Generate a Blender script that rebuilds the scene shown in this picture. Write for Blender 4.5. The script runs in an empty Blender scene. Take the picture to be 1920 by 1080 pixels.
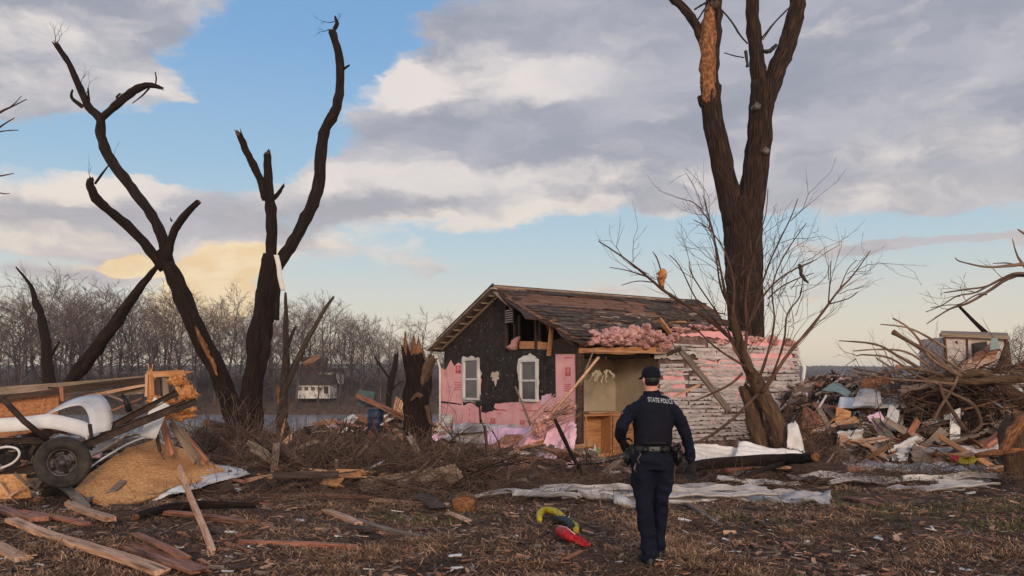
import bpy, bmesh, math, random
import numpy as np
from mathutils import Vector, Matrix, Quaternion, noise
from mathutils.bvhtree import BVHTree
R = math.radians
scene = bpy.context.scene
random.seed(7)

# ------------------------------------------------------------------ camera
F = 1567.0          # focal length in pixels of a 1920 px wide frame
EYE = 1.65
HOR = 722.0
cam_d = bpy.data.cameras.new('camera')
cam_d.sensor_width = 36.0
cam_d.lens = F / 1920 * 36
cam_d.shift_y = (HOR - 540) / 1920
cam_d.clip_start = 0.1
cam_d.clip_end = 9000
cam = bpy.data.objects.new('camera', cam_d)
cam.location = (0, 0, EYE)
cam.rotation_euler = (R(90), 0, 0)
scene.collection.objects.link(cam)
scene.camera = cam
scene.view_settings.view_transform = 'Standard'
scene.view_settings.look = 'None'
scene.view_settings.exposure = 0.0
scene.view_settings.gamma = 1.0
scene.cycles.max_bounces = 5
scene.cycles.diffuse_bounces = 3
scene.cycles.volume_bounces = 0

def lin(c):
    """sRGB 0-255 triple to linear rgba"""
    o = []
    for x in c[:3]:
        x = x / 255.0
        o.append(x / 12.92 if x <= 0.04045 else ((x + 0.055) / 1.055) ** 2.4)
    return (o[0], o[1], o[2], 1.0)

# ------------------------------------------------------------------ sky
SUN_EL, SUN_AZ = R(15), R(170)      # azimuth measured from +Y towards +X
def build_world():
    w = bpy.data.worlds.new('World'); scene.world = w; w.use_nodes = True
    nt = w.node_tree; nt.nodes.clear()
    N = nt.nodes.new; L = nt.links.new
    def math_(op, a, b=None, c=None, clamp=False):
        n = N('ShaderNodeMath'); n.operation = op; n.use_clamp = clamp
        for i, x in enumerate((a, b, c)):
            if x is None: continue
            if isinstance(x, (int, float)): n.inputs[i].default_value = x
            else: L(x, n.inputs[i])
        return n.outputs[0]
    def mix(fac, a, b):
        n = N('ShaderNodeMix'); n.data_type = 'RGBA'
        if isinstance(fac, (int, float)): n.inputs[0].default_value = fac
        else: L(fac, n.inputs[0])
        for i, x in ((6, a), (7, b)):
            if isinstance(x, tuple): n.inputs[i].default_value = x
            else: L(x, n.inputs[i])
        return n.outputs[2]
    def sstep(x, lo, hi):
        n = N('ShaderNodeMapRange'); n.interpolation_type = 'SMOOTHSTEP'
        L(x, n.inputs[0]); n.inputs[1].default_value = lo; n.inputs[2].default_value = hi
        return n.outputs[0]
    tc = N('ShaderNodeTexCoord')
    sp = N('ShaderNodeSeparateXYZ'); L(tc.outputs['Generated'], sp.inputs[0])
    az = math_('ARCTAN2', sp.outputs[0], sp.outputs[1])
    el = math_('ARCSINE', sp.outputs[2])
    cb = N('ShaderNodeCombineXYZ'); L(az, cb.inputs[0]); L(el, cb.inputs[1])
    P = cb.outputs[0]
    def noise_(vec, scale, detail, rough=0.55, sx=1.0, sy=1.0, loc=(0, 0, 0), col=False):
        m = N('ShaderNodeMapping'); L(vec, m.inputs[0]); m.inputs['Scale'].default_value = (sx, sy, 1); m.inputs['Location'].default_value = loc
        n = N('ShaderNodeTexNoise'); L(m.outputs[0], n.inputs['Vector'])
        n.inputs['Scale'].default_value = scale; n.inputs['Detail'].default_value = detail; n.inputs['Roughness'].default_value = rough
        return n.outputs['Color'] if col else n.outputs['Fac']
    # warp the coordinates so that the cloud masses get uneven edges
    wc = noise_(P, 9, 4, 0.6, 1, 2.0, (3, 1, 0), True)
    vm = N('ShaderNodeVectorMath'); vm.operation = 'SUBTRACT'; L(wc, vm.inputs[0]); vm.inputs[1].default_value = (0.5, 0.5, 0.5)
    vs = N('ShaderNodeVectorMath'); vs.operation = 'MULTIPLY'; L(vm.outputs[0], vs.inputs[0]); vs.inputs[1].default_value = (0.13, 0.055, 0)
    va = N('ShaderNodeVectorMath'); va.operation = 'ADD'; L(P, va.inputs[0]); L(vs.outputs[0], va.inputs[1])
    PW = va.outputs[0]
    def blobs(items, vec):
        acc = None
        for (px, py, rx, ry, rot, amp) in items:
            a = math.atan((px - 960) / F); e = math.atan((HOR - py) / F * math.cos(a))
            m = N('ShaderNodeMapping'); m.vector_type = 'TEXTURE'; L(vec, m.inputs[0])
            m.inputs['Location'].default_value = (a, e, 0)
            m.inputs['Rotation'].default_value = (0, 0, R(rot))
            m.inputs['Scale'].default_value = (rx / F * 1.35, ry / F * 1.35, 1)
            g = N('ShaderNodeTexGradient'); g.gradient_type = 'QUADRATIC_SPHERE' if False else 'SPHERICAL'
            L(m.outputs[0], g.inputs[0])
            if acc is None: acc = math_('MULTIPLY', g.outputs['Fac'], amp)
            else: acc = math_('MULTIPLY_ADD', g.outputs['Fac'], amp, acc)
        return acc
    dens = [(1560, 60, 560, 230, 0, 2.6), (1750, 180, 460, 220, 0, 2.4), (1300, 240, 420, 130, 4, 1.9), (880, 225, 330, 85, -4, 2.0),
            (1120, 60, 330, 110, 0, 1.5), (900, 330, 330, 55, 0, 1.4), (880, 395, 260, 45, 4, 1.3), (1600, 330, 420, 60, 3, 1.2),
            (120, 120, 260, 80, -4, 2.2), (200, 15, 420, 50, 0, 1.5), (300, 150, 60, 30, 0, 1.0), (40, 180, 170, 50, 0, 1.3), (250, 400, 420, 55, 3, 1.6), (640, 345, 200, 50, -5, 1.2), (150, 465, 260, 22, 0, 0.9),
            (500, 455, 300, 26, 0, 0.8), (900, 500, 280, 22, 0, 0.45), (1740, 452, 170, 11, 0, 1.3), (400, 530, 95, 75, 20, 0.5), (240, 510, 75, 26, 0, 1.2), (100, 520, 150, 22, 0, 0.8),
            (1500, 550, 250, 25, 0, 0.5), (1150, 545, 140, 20, 0, 0.7), (540, 250, 45, 20, 0, 0.7), (710, 75, 30, 22, 60, 0.8), (540, 185, 60, 18, 0, 0.5),
            (500, 150, 170, 120, 0, -1.5), (330, 270, 250, 55, 0, -1.8), (1170, 125, 130, 32, 0, -1.6), (1000, 285, 90, 14, 0, -0.7), (1560, 410, 600, 45, 0, -1.0), (620, 60, 140, 60, 0, -0.8)]
    D = blobs(dens, PW)
    n1 = noise_(PW, 7, 7, 0.58, 1, 2.2, (1.7, 5.2, 0))
    n1u = noise_(PW, 7, 7, 0.58, 1, 2.2, (1.66, 5.26, 0))
    # towards the sides and back of the sky, free clouds
    far = sstep(math_('ABSOLUTE', az), 0.75, 1.1)
    D = math_('ADD', D, math_('MULTIPLY', far, 0.55))
    D = math_('ADD', D, math_('MULTIPLY_ADD', n1, 2.6, -1.40))
    cover = sstep(D, 0.10, 0.72)
    # which parts of the clouds are sunlit
    litb = [(1010, 148, 150, 40, -10, 2.3), (720, 160, 160, 36, 8, 2.0), (860, 180, 160, 36, 0, 1.2), (880, 345, 260, 32, 2, 2.0), (650, 325, 130, 26, 0, 1.2), (180, 75, 150, 40, 0, 0.9), (310, 150, 70, 35, 0, 1.2), (60, 150, 190, 50, 0, 0.7),
            (390, 45, 70, 22, 0, 1.2), (180, 352, 170, 28, 0, 2.2), (200, 455, 300, 22, 0, 1.2), (880, 418, 240, 26, 6, 1.9), (1702, 85, 30, 26, 40, 1.4), (560, 330, 120, 22, 0, 0.7), (1330, 335, 320, 34, 4, 0.9), (1150, 120, 130, 50, 0, 1.0), (1750, 240, 160, 60, 0, 0.7),
            (395, 530, 120, 85, 20, 1.0), (700, 450, 160, 18, 0, 0.8), (1480, 190, 60, 60, 0, 0.35),
            (1560, 90, 520, 190, 0, -0.8), (1000, 250, 360, 50, 0, -0.9), (250, 415, 300, 30, 0, -0.6), (1000, 60, 260, 70, 0, -0.6), (200, 12, 300, 30, 0, -0.7)]
    Lb = blobs(litb, PW)
    relief = math_('MULTIPLY', math_('SUBTRACT', n1, n1u), 3.2)
    n3 = noise_(PW, 16, 5, 0.6, 1, 2.0, (8, 2, 0))
    lit = math_('ADD', math_('ADD', math_('MULTIPLY', Lb, 0.85), relief), math_('MULTIPLY_ADD', n3, 0.95, -0.40))
    lit = math_('ADD', lit, math_('MULTIPLY', math_('SUBTRACT', 1.0, cover), 0.35))
    lit = sstep(lit, -0.25, 1.35)
    # clear air
    rmp = N('ShaderNodeValToRGB'); L(math_('MULTIPLY', el, 1.0 / 0.5), rmp.inputs[0])
    cr = rmp.color_ramp
    stops = [(0.0, (240, 218, 190)), (0.08, (238, 220, 194)), (0.19, (219, 215, 204)), (0.33, (186, 208, 218)), (0.50, (158, 194, 222)), (0.75, (128, 174, 220)), (1.0, (112, 160, 212))]
    while len(cr.elements) < len(stops): cr.elements.new(0.5)
    for e, (p, c) in zip(cr.elements, stops): e.position = p; e.color = lin(c)
    nish = N('ShaderNodeTexSky'); nish.sky_type = 'NISHITA'; nish.sun_disc = False
    nish.sun_elevation = SUN_EL; nish.sun_rotation = SUN_AZ
    ns = N('ShaderNodeVectorMath'); ns.operation = 'SCALE'; L(nish.outputs[0], ns.inputs[0]); ns.inputs[3].default_value = 0.12
    clear = mix(0.12, rmp.outputs[0], ns.outputs[0])
    # the cloud colours grow warmer near the horizon
    low = sstep(el, 0.30, 0.04)
    shade_c = mix(low, lin((157, 160, 173)), lin((198, 188, 186)))
    lit_c = mix(low, lin((236, 226, 220)), lin((243, 227, 206)))
    cloud = mix(lit, shade_c, lit_c)
    mid = noise_(PW, 5, 5, 0.6, 1, 2.5, (2, 9, 0))
    cloud2 = mix(sstep(mid, 0.35, 0.72), cloud, mix(0.62, cloud, lin((204, 201, 207))))
    yb = blobs([(395, 535, 95, 66, 25, 3.2), (225, 488, 40, 24, 0, 1.5), (250, 500, 60, 16, 0, 1.2), (150, 500, 60, 18, 0, 0.6), (1520, 560, 120, 26, 0, 0.5)], PW)
    ybm = sstep(math_('ADD', yb, math_('MULTIPLY_ADD', n1, 1.2, -0.75)), 0.2, 0.75)
    col = mix(math_('MULTIPLY', cover, 0.95), clear, cloud2)
    col = mix(math_('MULTIPLY', ybm, 0.95), col, mix(sstep(n3, 0.35, 0.65), lin((240, 208, 160)), lin((250, 226, 186))))
    # sunset sky behind the viewer, extra brightness and warmth added to light the scene
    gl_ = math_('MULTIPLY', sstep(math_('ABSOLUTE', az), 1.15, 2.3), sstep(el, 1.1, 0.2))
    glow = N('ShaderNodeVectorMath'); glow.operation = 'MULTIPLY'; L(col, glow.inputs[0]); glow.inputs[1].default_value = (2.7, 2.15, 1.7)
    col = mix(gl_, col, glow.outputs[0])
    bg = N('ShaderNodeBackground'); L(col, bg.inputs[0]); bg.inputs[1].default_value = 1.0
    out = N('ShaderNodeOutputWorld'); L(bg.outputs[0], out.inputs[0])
build_world()
sun_d = bpy.data.lights.new('sun', 'SUN'); sun_d.energy = 1.9; sun_d.angle = R(12); sun_d.color = (1.0, 0.82, 0.62)
sun = bpy.data.objects.new('sun', sun_d); scene.collection.objects.link(sun)
sd = Vector((math.sin(SUN_AZ) * math.cos(SUN_EL), math.cos(SUN_AZ) * math.cos(SUN_EL), math.sin(SUN_EL)))
sun.rotation_euler = (-sd).to_track_quat('-Z', 'Y').to_euler()

# ------------------------------------------------------------------ materials
MATS = {}
def mat(name, cols, scale=4, detail=5, stretch=(1, 1, 1), bump=0.3, bdist=0.02, rough=0.85, coord='Object', rnd=0.0, spec=0.3, metal=0.0, bscale=None, contrast=1.0, island=0.0, two=None):
    """mottled procedural surface: colour ramp over stretched fractal noise, bump from a finer one"""
    if name in MATS: return MATS[name]
    m = bpy.data.materials.new(name); m.use_nodes = True
    nt = m.node_tree; N = nt.nodes.new; L = nt.links.new
    bs = nt.nodes['Principled BSDF']
    tc = N('ShaderNodeTexCoord'); mp = N('ShaderNodeMapping'); L(tc.outputs[coord], mp.inputs[0]); mp.inputs['Scale'].default_value = stretch
    vec = mp.outputs[0]
    if rnd > 0:
        oi = N('ShaderNodeObjectInfo'); cx = N('ShaderNodeVectorMath'); cx.operation = 'SCALE'
        one = N('ShaderNodeCombineXYZ'); 
        for i in range(3): L(oi.outputs['Random'], one.inputs[i])
        L(one.outputs[0], cx.inputs[0]); cx.inputs[3].default_value = 37.0
        ad = N('ShaderNodeVectorMath'); ad.operation = 'ADD'; L(vec, ad.inputs[0]); L(cx.outputs[0], ad.inputs[1]); vec = ad.outputs[0]
    n = N('ShaderNodeTexNoise'); L(vec, n.inputs['Vector']); n.inputs['Scale'].default_value = scale; n.inputs['Detail'].default_value = detail; n.inputs['Roughness'].default_value = 0.6
    r = N('ShaderNodeValToRGB'); L(n.outputs['Fac'], r.inputs[0])
    k = len(cols)
    pos = [0.5 + (i / (k - 1) - 0.5) * 0.5 / contrast for i in range(k)] if k > 1 else [0.5]
    while len(r.color_ramp.elements) < k: r.color_ramp.elements.new(0.5)
    for e, p, c in zip(r.color_ramp.elements, pos, cols): e.position = p; e.color = lin(c)
    if k == 1: r.color_ramp.elements[1].color = lin(cols[0])
    col = r.outputs[0]
    if two:   # a second, larger pattern: (colour, scale, low, high)
        n2 = N('ShaderNodeTexNoise'); L(vec, n2.inputs['Vector']); n2.inputs['Scale'].default_value = two[1]; n2.inputs['Detail'].default_value = 4
        mr = N('ShaderNodeMapRange'); L(n2.outputs['Fac'], mr.inputs[0]); mr.inputs[1].default_value = two[2]; mr.inputs[2].default_value = two[3]
        mx = N('ShaderNodeMix'); mx.data_type = 'RGBA'; L(mr.outputs[0], mx.inputs[0]); L(col, mx.inputs[6]); mx.inputs[7].default_value = lin(two[0]); col = mx.outputs[2]
    if rnd > 0 or island > 0:
        hs = N('ShaderNodeHueSaturation'); L(col, hs.inputs['Color'])
        mr = N('ShaderNodeMapRange')
        if island > 0:
            ge = N('ShaderNodeNewGeometry'); L(ge.outputs['Random Per Island'], mr.inputs[0]); rr = island
        else:
            L(oi.outputs['Random'], mr.inputs[0]); rr = rnd
        mr.inputs[3].default_value = 1 - rr; mr.inputs[4].default_value = 1 + rr
        L(mr.outputs[0], hs.inputs['Value']); col = hs.outputs[0]
    L(col, bs.inputs['Base Color'])
    bs.inputs['Roughness'].default_value = rough; bs.inputs['Specular IOR Level'].default_value = spec; bs.inputs['Metallic'].default_value = metal
    if bump > 0:
        nb = N('ShaderNodeTexNoise'); L(vec, nb.inputs['Vector']); nb.inputs['Scale'].default_value = bscale or scale * 2; nb.inputs['Detail'].default_value = 6
        b = N('ShaderNodeBump'); L(nb.outputs['Fac'], b.inputs['Height']); b.inputs['Strength'].default_value = bump; b.inputs['Distance'].default_value = bdist
        L(b.outputs[0], bs.inputs['Normal'])
    MATS[name] = m
    return m

M = {}
M['ground'] = mat('soil', [(58, 42, 34), (98, 73, 58), (136, 106, 84)], 9, 8, bump=0.9, bdist=0.05, rough=1.0, two=((58, 44, 34), 0.9, 0.48, 0.62), bscale=30)
M['straw'] = mat('straw', [(102, 76, 58), (146, 112, 86), (186, 150, 118)], 3, 2, bump=0, rough=0.9, island=0.45)
M['strawdark'] = mat('straw_dark', [(56, 40, 32), (88, 64, 51), (116, 86, 68)], 3, 2, bump=0, rough=0.95, island=0.45)
M['strawgreen'] = mat('grass_green', [(70, 74, 38), (88, 90, 48), (100, 98, 56)], 3, 2, bump=0, rough=0.9, island=0.35)
M['twig'] = mat('twig_bark', [(70, 53, 45), (106, 84, 71), (138, 116, 100)], 2, 3, bump=0, rough=0.95, island=0.4)
M['twigdark'] = mat('twig_bark_dark', [(54, 38, 31), (80, 58, 48), (108, 82, 68)], 2, 3, bump=0, rough=0.95, island=0.35)
M['bark'] = mat('bark_dark', [(10, 7, 6), (29, 18, 15), (56, 36, 29)], 5, 7, stretch=(6, .45, 1), bump=1.0, bdist=0.06, rough=0.95, coord='UV', bscale=6, contrast=1.3, two=((92, 62, 46), 1.4, 0.64, 0.76))
M['barkbig'] = mat('bark_ridged', [(12, 8, 7), (38, 25, 20), (82, 58, 46)], 5, 8, stretch=(6, .32, 1), bump=1.0, bdist=0.08, rough=0.95, coord='UV', bscale=5, contrast=1.5)
M['barkgrey'] = mat('bark_grey', [(40, 32, 28), (70, 58, 50), (104, 88, 78)], 4, 6, stretch=(5, 1, 1), bump=0.7, bdist=0.04, rough=0.95, coord='UV')
M['barktan'] = mat('bark_tan', [(48, 35, 27), (86, 65, 50), (122, 96, 76)], 4, 6, stretch=(6, 1, 1), bump=0.8, bdist=0.04, rough=0.95, coord='UV')
M['rawwood'] = mat('broken_wood', [(60, 38, 26), (120, 78, 50), (172, 124, 86)], 6, 6, stretch=(5, 1, 1), bump=0.9, bdist=0.03, rough=0.9, coord='UV', contrast=1.2)
M['fartree'] = mat('far_tree_bark', [(50, 43, 45), (70, 60, 60), (92, 80, 76)], 0.5, 3, bump=0, rough=1.0, rnd=0.22)
M['fartwig'] = mat('far_twig', [(84, 70, 68), (106, 88, 82), (126, 106, 96)], 0.4, 3, bump=0, rough=1.0, rnd=0.2)
M['woodred'] = mat('board_reddish', [(88, 54, 40), (146, 96, 74), (182, 130, 104)], 5, 6, stretch=(0.5, 6, 6), bump=0.5, bdist=0.01, rnd=0.18, rough=0.8, two=((74, 48, 36), 2.0, 0.56, 0.7))
M['woodpale'] = mat('board_pale', [(132, 96, 74), (188, 144, 114), (214, 176, 148)], 5, 6, stretch=(0.5, 6, 6), bump=0.5, bdist=0.01, rnd=0.18, rough=0.8, two=((96, 72, 54), 2.0, 0.58, 0.72))
M['woodgrey'] = mat('board_weathered', [(84, 70, 60), (124, 106, 92), (156, 138, 122)], 5, 6, stretch=(0.5, 6, 6), bump=0.6, bdist=0.01, rnd=0.22, rough=0.9)
M['wooddark'] = mat('board_dark', [(40, 30, 26), (66, 50, 42), (92, 70, 58)], 5, 6, stretch=(0.5, 6, 6), bump=0.5, bdist=0.01, rnd=0.25, rough=0.85)
M['woodorange'] = mat('board_orange', [(128, 82, 52), (176, 124, 82), (204, 156, 112)], 4, 6, stretch=(0.5, 5, 5), bump=0.4, bdist=0.01, rnd=0.15, rough=0.75)
M['osb'] = mat('strand_board', [(146, 98, 58), (188, 134, 84), (212, 164, 112)], 20, 2, stretch=(1, 2.2, 1), bump=0.15, bdist=0.005, rough=0.8, contrast=1.35, two=((140, 96, 60), 1.2, 0.5, 0.75))
M['osbdark'] = mat('particle_board', [(110, 66, 42), (156, 104, 70), (178, 126, 90)], 24, 5, bump=0.4, bdist=0.01, rough=0.9, contrast=1.3)
M['white'] = mat('white_vinyl', [(172, 166, 162), (208, 202, 198), (226, 222, 218)], 1.6, 4, bump=0.1, rough=0.5, rnd=0.1, two=((150, 146, 146), 1.1, 0.6, 0.8))
M['metal'] = mat('white_metal_siding', [(112, 104, 102), (168, 160, 158), (206, 198, 194)], 2.5, 5, bump=0.15, rough=0.42, spec=0.5, rnd=0.1, two=((100, 84, 74), 1.7, 0.52, 0.72))
M['plaster'] = mat('beige_plaster', [(172, 156, 136), (192, 176, 154), (206, 190, 168)], 2, 4, bump=0.1, rough=0.9)
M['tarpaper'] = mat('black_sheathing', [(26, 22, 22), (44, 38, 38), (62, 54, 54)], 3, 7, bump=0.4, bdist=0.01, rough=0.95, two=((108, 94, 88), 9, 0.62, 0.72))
M['pink'] = mat('pink_foam_board', [(216, 148, 150), (232, 168, 168), (240, 184, 182)], 2.2, 5, bump=0.08, rough=0.85, rnd=0.05, two=((176, 126, 122), 1.3, 0.56, 0.75))
M['pinkfluff'] = mat('pink_insulation', [(182, 124, 118), (222, 166, 160), (238, 200, 192)], 7, 7, bump=1.0, bdist=0.08, rough=1.0, bscale=30, two=((142, 104, 88), 2.6, 0.55, 0.72))
M['lavender'] = mat('pink_house_wrap', [(196, 146, 166), (222, 178, 196), (236, 200, 214)], 2.5, 5, bump=0.2, rough=0.7)
M['red'] = mat('red_print', [(204, 92, 98), (214, 108, 112)], 8, 3, bump=0, rough=0.8)
M['black'] = mat('black_paint', [(12, 12, 13), (24, 23, 24)], 6, 3, bump=0.1, rough=0.5)
M['steel'] = mat('rusty_steel', [(30, 22, 20), (54, 40, 36), (84, 62, 52)], 6, 6, bump=0.4, bdist=0.006, rough=0.7, metal=0.25)
M['rubber'] = mat('tyre_rubber', [(40, 36, 33), (62, 56, 51), (84, 76, 68)], 7, 6, bump=0.4, bdist=0.006, rough=0.9)
M['rim'] = mat('rim_steel', [(50, 44, 42), (96, 88, 86), (140, 134, 134)], 6, 5, bump=0.3, bdist=0.005, rough=0.5, metal=0.5)
M['shingle'] = mat('asphalt_shingle', [(38, 31, 28), (68, 57, 50), (104, 88, 77)], 5, 7, bump=0.6, bdist=0.01, rough=0.95, island=0.35)
M['deck'] = mat('roof_boards', [(66, 46, 38), (112, 78, 60), (148, 106, 82)], 4, 6, stretch=(0.5, 4, 4), bump=0.4, bdist=0.01, rough=0.85, island=0.25)
M['sidingw'] = mat('white_clapboard', [(116, 102, 98), (176, 164, 160), (204, 194, 189)], 3, 6, stretch=(0.7, 3, 3), bump=0.3, bdist=0.01, rough=0.7, island=0.12, two=((176, 130, 126), 3.2, 0.60, 0.74))
M['backing'] = mat('stained_backing', [(56, 42, 40), (110, 88, 84), (168, 132, 130)], 3, 7, bump=0.3, bdist=0.01, rough=0.95)
M['palewood2'] = mat('weathered_trim', [(96, 82, 72), (150, 132, 118), (184, 168, 152)], 5, 6, stretch=(3, 1, 1), bump=0.4, bdist=0.01, rough=0.9)
M['block'] = mat('concrete_block', [(108, 104, 98), (138, 132, 124), (156, 150, 142)], 6, 6, bump=0.5, bdist=0.01, rough=0.95)
M['glass'] = mat('window_glass', [(58, 58, 60), (78, 78, 80)], 3, 3, bump=0, rough=0.12, spec=0.6)
M['navy'] = mat('navy_cloth', [(13, 15, 27), (19, 22, 37), (26, 29, 46)], 3.5, 6, bump=0.25, bdist=0.006, rough=0.9, spec=0.15)
M['navydark'] = mat('dark_navy_cloth', [(9, 10, 17), (14, 16, 26), (19, 22, 34)], 4, 6, bump=0.2, bdist=0.005, rough=0.85, spec=0.2)
M['skin'] = mat('skin', [(178, 122, 104), (196, 142, 122), (206, 156, 136)], 6, 4, bump=0.1, bdist=0.002, rough=0.6)
M['leather'] = mat('black_leather', [(9, 9, 10), (16, 16, 18), (26, 26, 28)], 10, 4, bump=0.3, bdist=0.002, rough=0.45, spec=0.5)
M['glove'] = mat('black_glove', [(14, 15, 18), (26, 28, 33), (36, 38, 43)], 10, 4, bump=0.3, bdist=0.002, rough=0.7)
M['letter'] = mat('grey_lettering', [(150, 152, 158), (178, 180, 186)], 20, 3, bump=0, rough=0.6)
M['yellow'] = mat('yellow_plastic', [(140, 118, 24), (206, 182, 40)], 14, 5, bump=0.2, rough=0.6)
M['redpl'] = mat('red_plastic', [(110, 20, 22), (182, 28, 32), (200, 70, 64)], 14, 5, bump=0.2, rough=0.6)
M['blue'] = mat('blue_plastic', [(24, 34, 56), (36, 50, 78)], 4, 4, bump=0.1, rough=0.5)
M['teal'] = mat('teal_painted_wood', [(58, 76, 78), (80, 98, 100)], 4, 4, bump=0.1, rough=0.7)
M['green'] = mat('green_sheet', [(112, 128, 118), (136, 150, 140)], 4, 4, bump=0.1, rough=0.6)
M['greenb'] = mat('green_plastic', [(60, 150, 70), (100, 190, 100)], 4, 4, bump=0, rough=0.3)
M['foam'] = mat('orange_foam', [(140, 84, 46), (190, 130, 82), (212, 162, 112)], 9, 6, bump=0.9, bdist=0.03, rough=1.0)
M['rubble'] = mat('rubble_bits', [(60, 48, 42), (110, 92, 80), (172, 156, 146)], 6, 4, bump=0.2, rough=0.95, island=0.7)
M['rubbled'] = mat('rubble_base', [(24, 19, 17), (44, 36, 31), (66, 54, 46)], 4, 6, bump=0.8, bdist=0.05, rough=1.0)
M['farland'] = mat('far_woodland', [(64, 62, 68), (78, 74, 80), (92, 86, 90)], 0.02, 6, bump=0, rough=1.0)
M['water'] = mat('river_water', [(140, 148, 158), (152, 158, 168)], 0.4, 3, stretch=(0.3, 1, 1), bump=0.25, bdist=0.05, rough=0.12, spec=0.6, bscale=3)

# ------------------------------------------------------------------ mesh helpers
def tag(o, label=None, cat=None, group=None, kind=None):
    if label: o['label'] = label
    if cat: o['category'] = cat
    if group: o['group'] = group
    if kind: o['kind'] = kind
    return o

def thing(name, loc, label, cat, group=None, rz=0.0):
    o = bpy.data.objects.new(name, None); scene.collection.objects.link(o)
    o.empty_display_size = 0.3
    o.location = loc; o.rotation_euler = (0, 0, rz)
    return tag(o, label, cat, group)

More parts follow.
